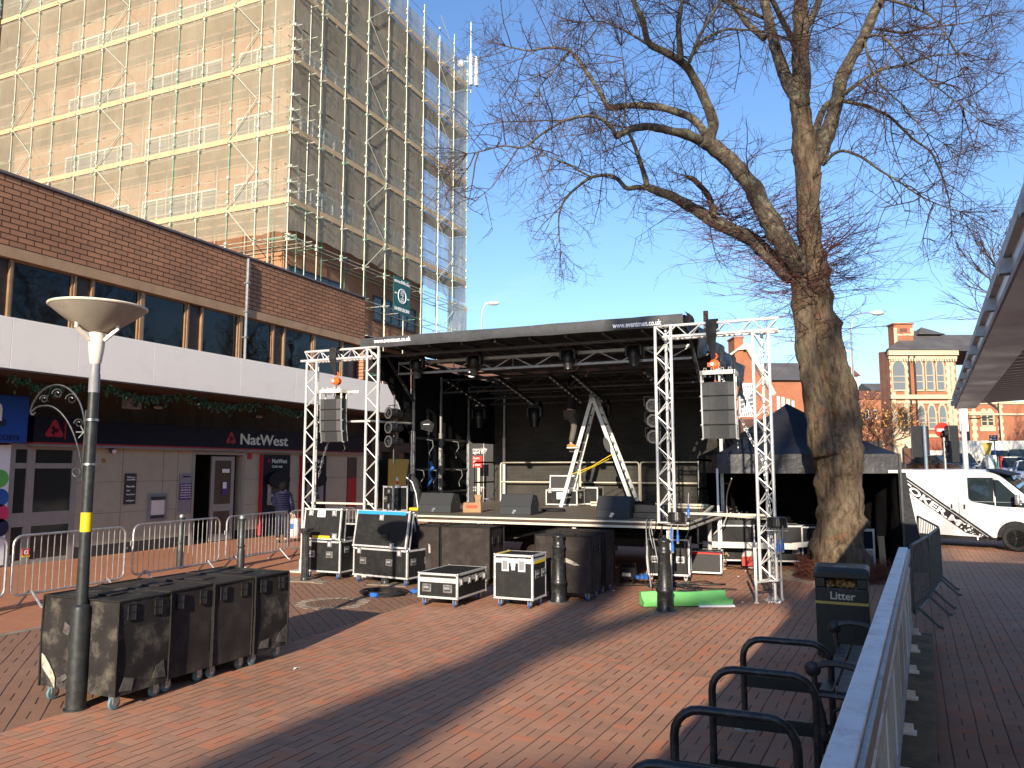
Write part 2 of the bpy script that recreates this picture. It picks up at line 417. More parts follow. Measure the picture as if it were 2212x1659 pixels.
t = NT('glass_dark'); t.set(Base_Color=(.006, .006, .006), Roughness=.03, Metallic=0.0); t.b.inputs['IOR'].default_value = 1.42; t.bump(t.noise(1.3, 2), .004); MT['glass_dark'] = t.m
t = NT('glass_shop'); t.set(Base_Color=(.03, .032, .03), Roughness=.08); t.b.inputs['Specular IOR Level'].default_value = .6; MT['glass_shop'] = t.m
t = NT('glass_pale'); t.set(Base_Color=(.17, .18, .19), Roughness=.12, Metallic=.25); MT['glass_pale'] = t.m
t = NT('glass_car'); t.set(Base_Color=(.02, .03, .035), Roughness=.04); t.b.inputs['IOR'].default_value = 1.6; MT['glass_car'] = t.m
def netmat(name, col, dens):
    t = NT(name); t.n.remove(t.b)
    k = t.rng(t.noise(.55, 6, rough=.7, stretch=(1, 1, .45)), .3, .7, .8, 1.12)
    c = t.node('ShaderNodeVectorMath', {0: col, 1: k}, operation='MULTIPLY').outputs[0]
    bn = t.node('ShaderNodeBump', {'Height': t.noise(.8, 4, stretch=(1, 1, .5)), 'Distance': .18, 'Strength': .5}).outputs[0]
    df = t.node('ShaderNodeBsdfDiffuse', {'Color': c, 'Normal': bn}).outputs[0]
    tl = t.node('ShaderNodeBsdfTranslucent', {'Color': c, 'Normal': bn}).outputs[0]
    a = t.node('ShaderNodeMixShader', {0: .3, 1: df, 2: tl}).outputs[0]
    tr = t.node('ShaderNodeBsdfTransparent').outputs[0]
    d = t.rng(t.noise(.35, 4), .3, .7, dens - .07, dens + .08)
    o = t.node('ShaderNodeMixShader', {0: d, 1: tr, 2: a}).outputs[0]
    t.l.new(o, t.out.inputs['Surface']); MT[name] = t.m
netmat('net', (.57, .51, .38), .48)
netmat('net_side', (.58, .53, .41), .54)
t = NT('bark')
vm = t.node('ShaderNodeMapping', {'Vector': t.obc(), 'Scale': (1, 1, .28)}).outputs[0]
n1 = t.node('ShaderNodeTexNoise', {'Vector': vm, 'Scale': 11, 'Detail': 8, 'Roughness': .7}).outputs['Fac']
n2 = t.noise(2.2, 5, rough=.6)
c = t.ramp(n1, [(.32, (.03, .022, .015)), (.46, (.12, .085, .055)), (.68, (.25, .185, .12))])
c = t.mix(t.M('MULTIPLY', t.rng(n2, .55, .66), .5), c, (.15, .14, .08)); c = t.mix(t.M('MULTIPLY', t.rng(t.noise(5, 4), .6, .68), .7), c, (.2, .09, .055))
t.set(Base_Color=c, Roughness=.9); t.b.inputs['Specular IOR Level'].default_value = .2
t.bump(t.M('ADD', n1, t.M('MULTIPLY', n2, .8)), .1); MT['bark'] = t.m
t = NT('bark_limb')
n1 = t.noise(16, 6, rough=.7); c = t.ramp(n1, [(.3, (.03, .022, .017)), (.55, (.085, .065, .045)), (.7, (.16, .13, .085))])
c = t.mix(t.M('MULTIPLY', t.rng(t.noise(7, 5), .52, .6), .4), c, (.27, .26, .16))
t.set(Base_Color=c, Roughness=.9); t.bump(n1, .03); MT['bark_limb'] = t.m
t = NT('corrugated'); t.set(Base_Color=(.55, .53, .5), Roughness=.35, Metallic=.5); MT['corrugated'] = t.m
MT['backcloth'] = brickmat('backcloth', (.045, .042, .037), (.034, .032, .029), (.065, .061, .053), 'x', .3, .1, .006, .004, .25)
SUN_EL, SUN_AZ = rad(19.3), rad(170.0)      # azimuth measured from +Y towards +X
w = bpy.data.worlds.new('World'); sc.world = w; w.use_nodes = True
nt = w.node_tree; bg = nt.nodes['Background']
sky = nt.nodes.new('ShaderNodeTexSky'); sky.sky_type = 'NISHITA'; sky.sun_disc = False
sky.sun_elevation = SUN_EL; sky.sun_rotation = SUN_AZ; sky.air_density = 1.15; sky.dust_density = .25; sky.ozone_density = 4.5
tc = nt.nodes.new('ShaderNodeTexCoord'); mp = nt.nodes.new('ShaderNodeMapping'); mp.inputs['Scale'].default_value = (1, 1, 4.5)
nz = nt.nodes.new('ShaderNodeTexNoise'); nz.inputs['Scale'].default_value = 2.4; nz.inputs['Detail'].default_value = 8; nz.inputs['Roughness'].default_value = .6
mr = nt.nodes.new('ShaderNodeMapRange'); mr.inputs[1].default_value = .56; mr.inputs[2].default_value = .8; mr.inputs[4].default_value = .55
sp = nt.nodes.new('ShaderNodeSeparateXYZ'); mz = nt.nodes.new('ShaderNodeMapRange')
mz.inputs[1].default_value = .34; mz.inputs[2].default_value = .05; mz.inputs[3].default_value = 0.; mz.inputs[4].default_value = 1.
mm = nt.nodes.new('ShaderNodeMath'); mm.operation = 'MULTIPLY'
mx = nt.nodes.new('ShaderNodeMix'); mx.data_type = 'RGBA'; mx.inputs[7].default_value = (6.5, 6.6, 7.2, 1)
L = nt.links.new
L(tc.outputs['Generated'], mp.inputs[0]); L(mp.outputs[0], nz.inputs['Vector']); L(nz.outputs['Fac'], mr.inputs[0])
L(tc.outputs['Generated'], sp.inputs[0]); L(sp.outputs[2], mz.inputs[0]); L(mr.outputs[0], mm.inputs[0]); L(mz.outputs[0], mm.inputs[1])
tn = nt.nodes.new('ShaderNodeMix'); tn.data_type = 'RGBA'; tn.blend_type = 'MULTIPLY'; tn.inputs[0].default_value = 1; tn.inputs[7].default_value = (.98, 1.0, 1.09, 1); L(sky.outputs[0], tn.inputs[6])
L(mm.outputs[0], mx.inputs[0]); L(tn.outputs[2], mx.inputs[6]); L(mx.outputs[2], bg.inputs[0]); bg.inputs[1].default_value = .122
sun = bpy.data.lights.new('sun', 'SUN'); sun.energy = 5.0; sun.angle = rad(.5); sun.color = (1, .87, .7)
so = bpy.data.objects.new('sun', sun); COL.objects.link(so)
sd = V((math.sin(SUN_AZ) * math.cos(SUN_EL), math.cos(SUN_AZ) * math.cos(SUN_EL), math.sin(SUN_EL)))
so.rotation_euler = sd.to_track_quat('Z', 'Y').to_euler(); so.location = (5, -20, 30)
cam = bpy.data.cameras.new('camera'); co = bpy.data.objects.new('camera', cam); COL.objects.link(co)
cam.sensor_width = 36; cam.lens = 36 * FD / 2212; cam.clip_end = 6000; cam.clip_start = .05
co.location = (0, 0, CAMH); co.rotation_euler = (rad(90) + PIT, 0, HEAD); sc.camera = co
sc.view_settings.view_transform = 'Standard'; sc.view_settings.look = 'None'; sc.view_settings.exposure = .8; sc.view_settings.gamma = 1
sc.cycles.max_bounces = 8; sc.cycles.transparent_max_bounces = 16
TD = rad(9.5)
def ter(t):
    for (t0, h0), (t1, h1) in zip(TP, TP[1:]):
        if t <= t1: return h0 + (h1 - h0) * max(0, t - t0) / (t1 - t0)
    return TP[-1][1]
TP = [(-400, 0), (29, 0), (45, .75), (69, 2.0), (110, 5.0), (200, 9.5), (3000, 9.5)]
def TS(t, s, dz=0.0):
    return V((t * math.sin(TD) + s * math.cos(TD), t * math.cos(TD) - s * math.sin(TD), ter(t) + dz))
def toTS(p): return (p[0] * math.sin(TD) + p[1] * math.cos(TD), p[0] * math.cos(TD) - p[1] * math.sin(TD))
def ground_z(p): return ter(toTS(p)[0])
def strip(name, t0, t1, sfun, dz, m, kind='structure'):
    ts = sorted(set([t0, t1] + [t for t, _ in TP if t0 < t < t1]))
    mb = MB(); rows = []
    for t in ts:
        s0, s1 = sfun(t); rows.append((TS(t, s0, dz), TS(t, s1, dz)))
    for (a, b), (c, d) in zip(rows, rows[1:]): mb.add([a, b, d, c], [(0, 1, 2, 3)])
    return obj(name, mb, m, kind=kind)
strip('ground', -400, 3000, lambda t: (-2500, 2500), -.03, MT['verge'])
strip('road', 28.9, 200, lambda t: (-60, 80), -.018, MT['asphalt'])
def poly(name, pts, z, m):
    mb = MB(); mb.add([(x, y, z) for x, y in pts], [tuple(range(len(pts)))]); return obj(name, mb, m, kind='structure')
YB = 28.0
poly('plaza', [(-6.3, -40), (24, -40), (24, YB - 4), (12, YB), (-6.3, YB)], 0.0, MT['pav_main'])
poly('side_paving', [(-9.9, -40), (-6.3, -40), (-6.3, YB), (-9.9, YB)], 0.0, MT['pav_side'])
poly('pavement', [(-17.6, -40), (-9.9, -40), (-9.9, 46), (-17.6, 46)], 0.0, MT['pav_walk'])
poly('back_yard', [(-9.9, YB), (12, YB), (12, 36), (-9.9, 46)], -.004, MT['asphalt'])
mb = MB()
yy = -39.0
while yy < 12:
    L_ = R.uniform(.75, 1.0); mb.box(-9.96, -9.84, yy, yy + L_ - .01, -.02, .006); yy += L_
obj('kerb_line', mb, MT['stone_flag'], kind='structure')
def sf(t): return (5.5 + .02 * (t - 30), 10.6 + .10 * (t - 30) if t < 75 else 15 - .03 * (t - 75))
strip('footway', 34, 110, sf, .09, MT['hill_walk'])
mb = MB()
ts = [34, 45, 69, 110]
for a, b in zip(ts, ts[1:]):
    for k in (1,):
        p, q = TS(a, sf(a)[k], .03), TS(b, sf(b)[k], .03); mb.beam(p, q, .16, .14)
obj('kerb', mb, MT['kerb'], kind='structure')
mb = MB()
for a, b in zip([36, 45, 69], [45, 69, 100]):
    for off in (.35, .6):
        p, q = TS(a, sf(a)[1] + off), TS(b, sf(b)[1] + off); d = (q - p).normalized(); n = V((d.y, -d.x, 0)) * .05
        mb.add([p - n, p + n, q + n, q - n], [(0, 1, 2, 3)])
obj('road_marking', mb, MT['yellow'], kind='structure')
c = GL(718, 1303)
t_ = thing('manhole_cover', 'round rusty manhole cover set in a ring of pale stones beside the coiled cable', 'manhole cover', (c.x, c.y, 0))
mb = MB(); mb.lathe([(.0001, .012), (.33, .012), (.36, .004)], 28)
for i in range(-4, 5):
    for j in range(-4, 5):
        if math.hypot(i, j) < 4.2: mb.box(i * .072 - .024, i * .072 + .024, j * .072 - .024, j * .072 + .024, .010, .019)
obj('cover', mb, MT['manhole'], t_)
mb = MB()
for i in range(22):
    a = 2 * math.pi * i / 22
    mb.box(.40, .40 + R.uniform(.13, .19), -.05, .05, -.01, .007, MX(rz=a))
obj('stone_ring', mb, MT['stone_flag'], t_)
XW = -16.6
bank = thing('bank_building', 'long low brick bank and shop block with white canopy and dark upper windows', 'building', (XW, 0, 0))
def bo(name, mb, m, par=None, **k):      # world-coordinate mesh placed as a part
    mb.v = [(x - XW, y, z) for x, y, z in mb.v]
    return obj(name, mb, m, bank if par is None else par, **k)
def wy(x, X=XW, y=1100): return PL(x, y, X).y
YE = 21.9; YS = -12.0
d0, d1 = wy(19), wy(160)          # glazed shop entrance
o0, o1 = wy(414), wy(523)         # bank doorway
p0, p1 = wy(748), wy(770)
mb = MB()
for a, b in ((d1, o0), (o1, 24.6)): mb.box(XW - .3, XW, a, b, .26, 2.62)
mb.box(XW - .3, XW, o0, o1, 2.5, 2.62)
bo('wall', mb, MT['granite'])
mb = MB()
for a, b in ((d1, o0), (o1, 24.6)): mb.box(XW - .3, XW + .012, a, b, 0, .26)
bo('plinth', mb, MT['plinth'])
mb = MB(); mb.box(XW - 3, XW - .3, YS, 30, 0.002, 4.0); mb2 = mb
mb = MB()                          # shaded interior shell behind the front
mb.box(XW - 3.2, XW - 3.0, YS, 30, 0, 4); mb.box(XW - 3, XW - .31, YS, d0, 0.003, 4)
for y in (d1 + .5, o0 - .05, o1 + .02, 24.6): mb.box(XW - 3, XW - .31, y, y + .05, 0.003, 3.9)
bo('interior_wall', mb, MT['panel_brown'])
mb = MB()
y = d1 + .02
for y in (d1 + 1.25, d1 + 2.5, o0 - .55, o1 + .9, o1 + 2.1): mb.box(XW, XW + .002, y, y + .008, .26, 2.6)
for z in (1.0, 1.75): mb.box(XW, XW + .0025, d1, o0, z, z + .007); mb.box(XW, XW + .0025, o1, 24.5, z, z + .007)
bo('wall_joint', mb, MT['plinth'])
mb = MB()
zt = 2.5
xf = XW + .02
def fr(a, b, z0, z1, d=.06): mb.box(xf - d, xf, a, b, z0, z1)
c_ = wy(55)
fr(d0 - .1, d0 + .06, 0, zt + .12); fr(c_ - .04, c_ + .14, 0, zt + .12); fr(d1 - .12, d1, 0, zt + .12)
for z0, z1 in ((zt, zt + .12), (2.08, 2.2), (.001, .1), (.82, 1.12)): mb.box(xf - .055, xf - .005, d0 - .09, d1 - .01, z0, z1 - .001)
bo('entrance_frame', mb, MT['frame_grey'])
mb = MB(); mb.box(xf - .04, xf - .03, d0, d1, .05, zt); bo('entrance_glass', mb, MT['glass_shop'])
mb = MB(); mb.box(XW - .05, XW + .03, o0 - .05, o0 + .03, 0, 2.56); mb.box(XW - .05, XW + .03, o1 - .06, o1 + .02, 0, 2.56); mb.box(XW - .045, XW + .026, o0 - .04, o1 + .01, 2.462, 2.558)
bo('door_frame', mb, MT['frame_grey'])
lf = wy(458)
mb = MB()
for a, b, z0, z1 in ((lf, lf + .12, .02, 2.42), (o1 - .42, o1 - .3, .02, 2.42), (lf, o1 - .3, 2.3, 2.42), (lf, o1 - .3, .02, .22), (lf, o1 - .3, .86, 1.06)):
    k_ = 0 if b - a < .2 else .004; mb.box(XW - .12 + k_, XW - .07 - k_, a + k_, b - k_, z0, z1 - k_)
dr = bo('door', mb, MT['frame_grey'])
mb = MB(); mb.box(XW - .1, XW - .09, lf, o1 - .3, .1, 2.35)
bo('door_pane', mb, MT['panel_brown'], dr)
mb = MB(); mb.box(XW - .068, XW - .06, lf + .42, lf + .66, 1.32, 1.68); bo('door_notice', mb, MT['purple'], dr)
mb = MB(); mb.box(XW - .059, XW - .055, lf + .44, lf + .58, 1.5, 1.68); mb.box(XW - .068, XW - .055, lf + .4, lf + .68, 1.95, 2.06); bo('door_paper', mb, MT['white'], dr)
mb = MB()
y = YS
while y < 27.4:
    mb.box(XW - .25, XW - .2, y, y + 1.24, 3.1, 4.06); y += 1.25
bo('upper_panel', mb, MT['panel_brown'])
mb = MB(); mb.box(XW - .3, -14.86, YS, 27.3, 4.02, 4.07); bo('soffit', mb, MT['soffit'])
mb = MB()
ys = [YS, -4, 1.5, 6.0, wy(26, -14.8, 730), wy(170, -14.8, 760), wy(332, -14.8, 790), wy(520, -14.8, 800), wy(640, -14.8, 820), wy(720, -14.8, 830), 27.3]
for a, b in zip(ys, ys[1:]): mb.box(-14.86, -14.8, a + .003, b - .003, 4.0, 5.0)
bo('canopy_fascia', mb, MT['fascia_white'], bevel=.004)
mb = MB(); mb.box(-14.8, -14.77, YS, 27.3, 3.965, 4.0); mb.box(-14.86, -14.79, YS, 27.3, 3.97, 4.0); bo('fascia_trim', mb, MT['infill_brown'])
mb = MB(); mb.box(-16.9, -14.87, YS, 27.3, 4.9, 4.99); bo('canopy_top', mb, MT['roof_dark'])
XU = -15.0
zb, zband, zbr, ztop = 4.99, 6.2, 6.42, 7.84
mb = MB(); mb.box(XU - 9, XU, YS, YE, zbr, ztop); bo('brick_wall', mb, MT['brick_brown'])
mb = MB(); mb.box(XU - .3, XU + .03, YS, YE, zband, zbr); bo('concrete_band', mb, MT['band_tan'])
mb = MB(); mb.box(XU - .4, XU + .04, YS, YE + .03, ztop, ztop + .05); bo('coping', mb, MT['coping'])
mb = MB(); mb.box(XU - 9, XU - .4, YS, YE, ztop - .2, ztop - .1); bo('roof', mb, MT['roof_dark'])
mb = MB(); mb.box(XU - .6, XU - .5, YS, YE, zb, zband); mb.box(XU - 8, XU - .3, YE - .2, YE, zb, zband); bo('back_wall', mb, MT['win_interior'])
fx = [wy(v, XU, q) for v, q in ((-330, 560), (-190, 580), (-160, 585), (-20, 600), (24, 610), (168, 640), (201, 650), (311, 670), (412, 680), (439, 690), (524, 710), (596, 720), (617, 720), (683, 735), (745, 740), (770, 745))]
pairs = {(1, 2), (3, 4), (5, 6), (8, 9), (11, 12), (14, 15)}
fx = [YS + 1, YS + 4, YS + 4.6, 0, .6, 4] + fx[1:]
n_ = 6
win = MB()
prs = [(fx[i], fx[i + 1]) for i in range(len(fx) - 1)]
base_i = len(fx) - 15
infill = {base_i + k for k in (0, 2, 4, 7, 10, 13)}
for i, (a, b) in enumerate(prs):
    if i in infill or i in (1, 3):
        mb = MB(); mb.box(XU - .2, XU - .12, a, b, zb, zband); bo('infill_panel', mb, MT['infill_brown']); continue
    mb = MB()
    for y0, y1 in ((a, a + .05), (b - .05, b)): mb.box(XU - .16, XU - .05, y0, y1, zb, zband)
    for y0 in (a + .06, b - .1): mb.box(XU - .14, XU - .08, y0, y0 + .035, zb, zband)
    mb.box(XU - .14, XU - .1, a, b, zband - .03, zband); mb.box(XU - .14, XU - .1, a, b, zb, zb + .03)
    wn = bo('window', mb, MT['frame_brown'])
    mb = MB(); mb.box(XU - .13, XU - .12, a + .05, b - .05, zb, zband); bo('pane', mb, MT['glass_dark'], wn)
yd = wy(527, XU, 700)
mb = MB(); mb.bar((XU + .07, yd, 5.0), (XU + .07, yd, 7.8), .04, 8)
for z in (5.6, 6.3, 7.1): mb.box(XU - .01, XU + .12, yd - .06, yd + .06, z, z + .03)
bo('drainpipe', mb, MT['steel_galv'], smooth=True)
mb = MB(); mb.box(XU - 6, XU - .02, YE, YE + .06, 4.99, 7.8); bo('end_wall', mb, MT['brick_brown'])
mb = MB()
for y in (24.6, 26.3, 28.0, 29.7): mb.box(XW - .2, XW + .1, y, y + .32, 0, 4.0)
mb.box(XW - .4, XW, 24.6, 30.0, 2.7, 3.1)
bo('shop_column', mb, MT['panel_brown'])
mb = MB(); mb.box(XW - .25, XW - .2, 24.9, 30.0, .4, 4.0); bo('shop_window', mb, MT['glass_shop'])
mb = MB(); mb.box(XW - .19, XW - .17, 24.9, 30, 0, .4); bo('stall_riser', mb, MT['plinth'])
sign = thing('bank_sign', 'long navy fascia sign with red line, red emblem and white bank name lettering', 'sign', (XW, 0, 0))
def so_(name, mb, m, par=None, **k):
    mb.v = [(x - XW, y, z) for x, y, z in mb.v]; return obj(name, mb, m, sign if par is None else par, **k)
xs = XW + .22
ys0 = wy(62, xs)
mb = MB(); mb.box(XW - .02, xs, ys0, 24.55, 2.66, 3.22); so_('board', mb, MT['navy'])
mb = MB(); mb.box(XW - .02, xs + .01, ys0, 24.55, 2.63, 2.658); mb.box(xs + .001, xs + .008, wy(140, xs, 925), wy(140, xs, 925) + .03, 2.74, 3.12); so_('red_line', mb, MT['sign_red'])
mb = MB(); mb.box(XW - .02, xs - .03, ys0, 24.5, 2.57, 2.628); so_('sill', mb, MT['grey_mid'])
def emblem(parent, cy, cz, s, x, name='emblem', off=XW):
    mb = MB()
    for k in range(3):
        a = math.radians(90 + 120 * k)
        M2 = Matrix.Translation((x - off, cy, cz)) @ Matrix.Rotation(a - math.pi / 2, 4, 'X')
        arm = [(-.30, .16), (-.14, .52), (.0, .62), (.14, .52), (.30, .16), (.06, .06), (.0, .24), (-.12, .2)]
        mb.prism([(p * s, q * s) for p, q in arm], 0, .012, M2 @ YZ)
    return obj(name, mb, MT['sign_red'], parent)
emblem(sign, (wy(485, xs, 950) + wy(512, xs, 950)) / 2, 2.92, .34, xs)
emblem(sign, (wy(102, xs, 925) + wy(133, xs, 925)) / 2, 2.93, .40, xs)
yl, yr = wy(519, xs, 955), wy(621, xs, 955)
def fit_text(name, s, y0, y1, z, hgt, m, parent, x, off=XW, bold=.0, depth=.012):
    t = text_mb(s, 1.0, depth=depth, bold=bold); w_ = max(p[0] for p in t.v) - min(p[0] for p in t.v); mn = min(p[0] for p in t.v); h_ = max(p[1] for p in t.v)
    k = (y1 - y0) / w_; kz = hgt / h_
    t.v = [(x - off + p[2], y0 + (p[0] - mn) * k, z + p[1] * kz) for p in t.v]
    return obj(name, t, m, parent)
fit_text('lettering', 'NatWest', yl, yr, 2.78, .31, MT['sign_white'], sign, xs + .012, bold=.008)
bs = thing('shop_sign', 'bright blue square shop sign with white and navy letters at the left edge', 'sign', (XW, 0, 0))
xb = XW + .42; yb1 = wy(62, xb, 900)
mb = MB(); mb.box(-.0, .42, yb1 - 5, yb1, 2.62, 3.62); obj('board', mb, MT['sign_blue'], bs, bevel=.02)
fit_text('web_lettering', '.com', wy(-14, xb, 945), wy(40, xb, 945), PL(20, 951, xb).z, .115, MT['blue_dark'], bs, xb + .002)
fit_text('large_letter', 'n', wy(-50, xb, 890), wy(4, xb, 890), PL(0, 905, xb).z, .38, MT['white'], bs, xb + .002, bold=.05)
mb = MB(); mb.lathe([(.0001, 0), (.085, 0), (.085, .01)], 20, Matrix.Translation((.422, wy(5, xb, 912), PL(5, 912, xb).z)) @ Matrix.Rotation(math.pi / 2, 4, 'Y')); obj('dot', mb, MT['blue_dark'], bs)
ps = thing('window_poster', 'white window poster with green, blue, pink and navy discs under the blue sign', 'poster', (XW, 0, 0))
mb = MB(); mb.box(.04, .06, d0 - 3, d0 - .08, .05, 2.58); obj('sheet', mb, MT['white'], ps)
for i, (yy_, k_) in enumerate(((1034, 'green'), (1075, 'circle_blue'), (1109, 'circle_pink'), (1140, 'blue_dark'))):
    q = PL(-5, yy_, XW)
    mb = MB(); mb.lathe([(.0001, 0), (.19, 0), (.19, .006)], 28, Matrix.Translation((.062, q.y, q.z)) @ Matrix.Rotation(math.pi / 2, 4, 'Y')); obj('disc', mb, MT[k_], ps)
def plate(name, label, cat, x0, x1, y0, y1, m, dep=.03, lines=None, xw=XW):
    a = PL(x0, (y0 + y1) / 2, xw); b = PL(x1, (y0 + y1) / 2, xw); zt_ = PL((x0 + x1) / 2, y0, xw).z; zb_ = PL((x0 + x1) / 2, y1, xw).z
    t = thing(name, label, cat, (xw, 0, 0))
    mb = MB(); mb.box(0, dep, a.y, b.y, zb_, zt_); obj('panel', mb, m, t)
    return t, a.y, b.y, zb_, zt_
t, a, b, z0, z1 = plate('notice_board', 'narrow black notice board with small white print on the granite wall', 'notice board', 267.6, 292, 1023, 1089, MT['plinth'])
for i, (s_, f) in enumerate((('Welcome to', .86), ('Sutton Coldfield', .78), ('Parade', .55), ('or', .42), ('Gracechurch', .3), ('www.shopping.com', .1))):
    fit_text('lettering', s_, a + .05, a + (b - a) * (.85 if i != 3 else .45), z0 + (z1 - z0) * f, .035 if i != 2 else .05, MT['white'], t, XW + .034)
t, a, b, z0, z1 = plate('night_safe', 'steel night safe hatch set in the granite wall', 'night safe', 317, 359, 1067, 1124, MT['grey_mid'], .04)
mb = MB(); mb.box(.041, .046, a + .1, b - .1, z0 + .08, z1 - .16); obj('hatch', mb, MT['wall_white'], t)
mb = MB(); mb.box(.04, .07, a + .09, b - .09, z1 - .15, z1 - .07); mb.box(.04, .06, a + .1, b - .1, z0 + .06, z0 + .14); obj('handle', mb, MT['plinth'], t)
t, a, b, z0, z1 = plate('hours_board', 'grey and purple opening hours board beside the bank doorway', 'notice board', 385, 411, 1023, 1109, MT['grey_mid'])
mb = MB(); zm0, zm1 = z0 + (z1 - z0) * .34, z0 + (z1 - z0) * .75; mb.box(.03, .034, a, b, zm0, zm1); obj('purple_panel', mb, MT['purple'], t)
for i in range(6): fit_text('lettering', ['Mon 9.30-4.30', 'Tue 9.30-4.30', 'Wed 10.00-4.30', 'Thu 9.30-4.30', 'Fri 9.30-4.30', 'Sat Closed'][i], a + .04, b - .04, zm1 - .06 - i * .065, .03, MT['white'], t, XW + .036)
fit_text('lettering', 'NatWest', a + .12, b - .05, z1 - .1, .04, MT['plinth'], t, XW + .034)
t, a, b, z0, z1 = plate('alarm_sign', 'small red sign high on the wall right of the bank doorway', 'sign', 534, 544, 979, 992, MT['sign_red'], .01)
t, a, b, z0, z1 = plate('wall_sticker', 'small orange and white sticker on the granite wall left of the notice board', 'sticker', 219, 228, 990, 1000, MT['litter_in'], .006)
t = thing('wall_lamp', 'round dark spotlight under the long bank sign', 'lamp', PL(243, 973, XW + .1)); mb = MB(); mb.ball((0, 0, 0), .075, 14, 8); mb.bar((0, 0, 0), (-.1, 0, .04), .02); obj('housing', mb, MT['plinth'], t, smooth=True)
mb = MB(); mb.bar((.05, 0, -.02), (.082, 0, -.03), .05, 14); obj('lens', mb, MT['lamp_glass'], t)
for i, (px, py, lab) in enumerate(((640, 0, ''), (342, 880, 'oval bulkhead light above the long bank sign near the lamp post'), (560, 900, 'oval bulkhead light above the bank name on the sign'))):
    if not lab: continue
    q = PL(px, py, XW + .05); t = thing('bulkhead_light', lab, 'lamp', q, group='oval lights above the bank sign')
    mb = MB(); mb.ball((0, 0, 0), .1, 12, 6, (.5, 1.6, .5)); obj('diffuser', mb, MT['lamp_disc'], t, smooth=True)
    mb = MB(); mb.box(-.2, -.0, -.06, .06, -.03, .03); obj('bracket', mb, MT['plinth'], t)
t = thing('speaker_box', 'grey box speaker under the canopy left of the garland', 'speaker', PL(285, 872, XW + .3)); mb = MB(); mb.box(-.12, .12, -.2, .2, -.13, .13); obj('casing', mb, MT['grey_mid'], t, bevel=.02); mb = MB(); mb.bar((.12, 0, 0), (.13, 0, 0), .09, 14); obj('cone', mb, MT['plinth'], t)
def atm(label, x0, x1, full):
    a = wy(x0, XW, 1080); b = wy(x1, XW, 1080); W_ = b - a
    t = thing('cash_machine', label, 'cash machine', (XW, a, 0), group='cash machines in the bank wall')
    mb = MB(); mb.box(0, .06, 0, W_, .06, 2.5); obj('surround', mb, MT['navy'], t)
    mb = MB(); mb.box(0, .12, -.01, .02, .06, 2.5); obj('red_edge', mb, MT['sign_red'], t)
    mb = MB(); mb.box(.06, .13, W_ * .22, W_ * .84, .95, 1.72); obj('fascia', mb, MT['frame_grey'], t, bevel=.015)
    mb = MB(); mb.box(.131, .135, W_ * .3, W_ * .62, 1.28, 1.48); mb.box(.13, .137, W_ * .3, W_ * .7, 1.05, 1.2); obj('screen', mb, MT['plinth'], t)
    mb = MB(); mb.box(.131, .2, W_ * .3, W_ * .6, .98, 1.03); mb.box(.131, .16, W_ * .66, W_ * .76, 1.1, 1.4); obj('keypad', mb, MT['grey_mid'], t)
    mb = MB(); mb.lathe([(.0001, 0), (W_ * .36, 0), (W_ * .36, .16), (W_ * .3, .16)], 24, Matrix.Translation((.05, W_ * .53, 1.72)) @ Matrix.Rotation(math.pi / 2, 4, 'Y') @ Matrix.Diagonal((.55, 1, 1, 1))); obj('hood', mb, MT['navy'], t)
    mb = MB(); mb.box(.132, .14, W_ * .3, W_ * .74, 1.52, 1.64); obj('header', mb, MT['infill_brown'], t)
    fit_text('lettering', 'NatWest', W_ * .36, W_ * .88, 2.24, .13, MT['sign_white'], t, .064, off=0)
    fit_text('lettering', 'Cash out', W_ * .36, W_ * .72, 2.1, .075, MT['sign_white'], t, .064, off=0)
    fit_text('lettering', 'NatWest', W_ * .4, W_ * .7, 1.55, .06, MT['sign_white'], t, .142, off=0)
    emblem(t, W_ * .24, 2.3, .11, .062, off=0)
    return t
atm('navy cash machine panel with red edge, where a person is standing', 558.4, 621, 1)
atm('navy cash machine panel with red edge, behind the left truss tower', 645, 700, 0)
t, a, b, z0, z1 = plate('red_poster', 'tall red and black window poster right of the cash machines', 'poster', 749, 769, 988, 1100, MT['infill_brown'], .02)
mb = MB(); mb.box(.021, .025, a + .02, b - .02, z0, z0 + (z1 - z0) * .6); obj('red_field', mb, MT['sign_red'], t)
xg = XW + .3
t, a, b, z0, z1 = plate('yellow_poster', 'large yellow window poster with a black horse shape behind the left lights', 'poster', 838, 905, 992, 1085, MT['gold'], .02, xw=xg)
mb = MB(); w_ = b - a
for pl in ([(.55, .45), (.62, .9), (.7, .95), (.74, .75), (.82, .9), (.92, .7), (.8, .5), (.7, .35), (.6, .2)],): mb.prism([(a + p * w_, z0 + q * (z1 - z0)) for p, q in pl], .021, .026, YZ)
mb.beam((.024, a + .1, z0 + .1), (.024, a + w_ * .7, z0 + .7), .01, .03)
obj('black_shape', mb, MT['plinth'], t)
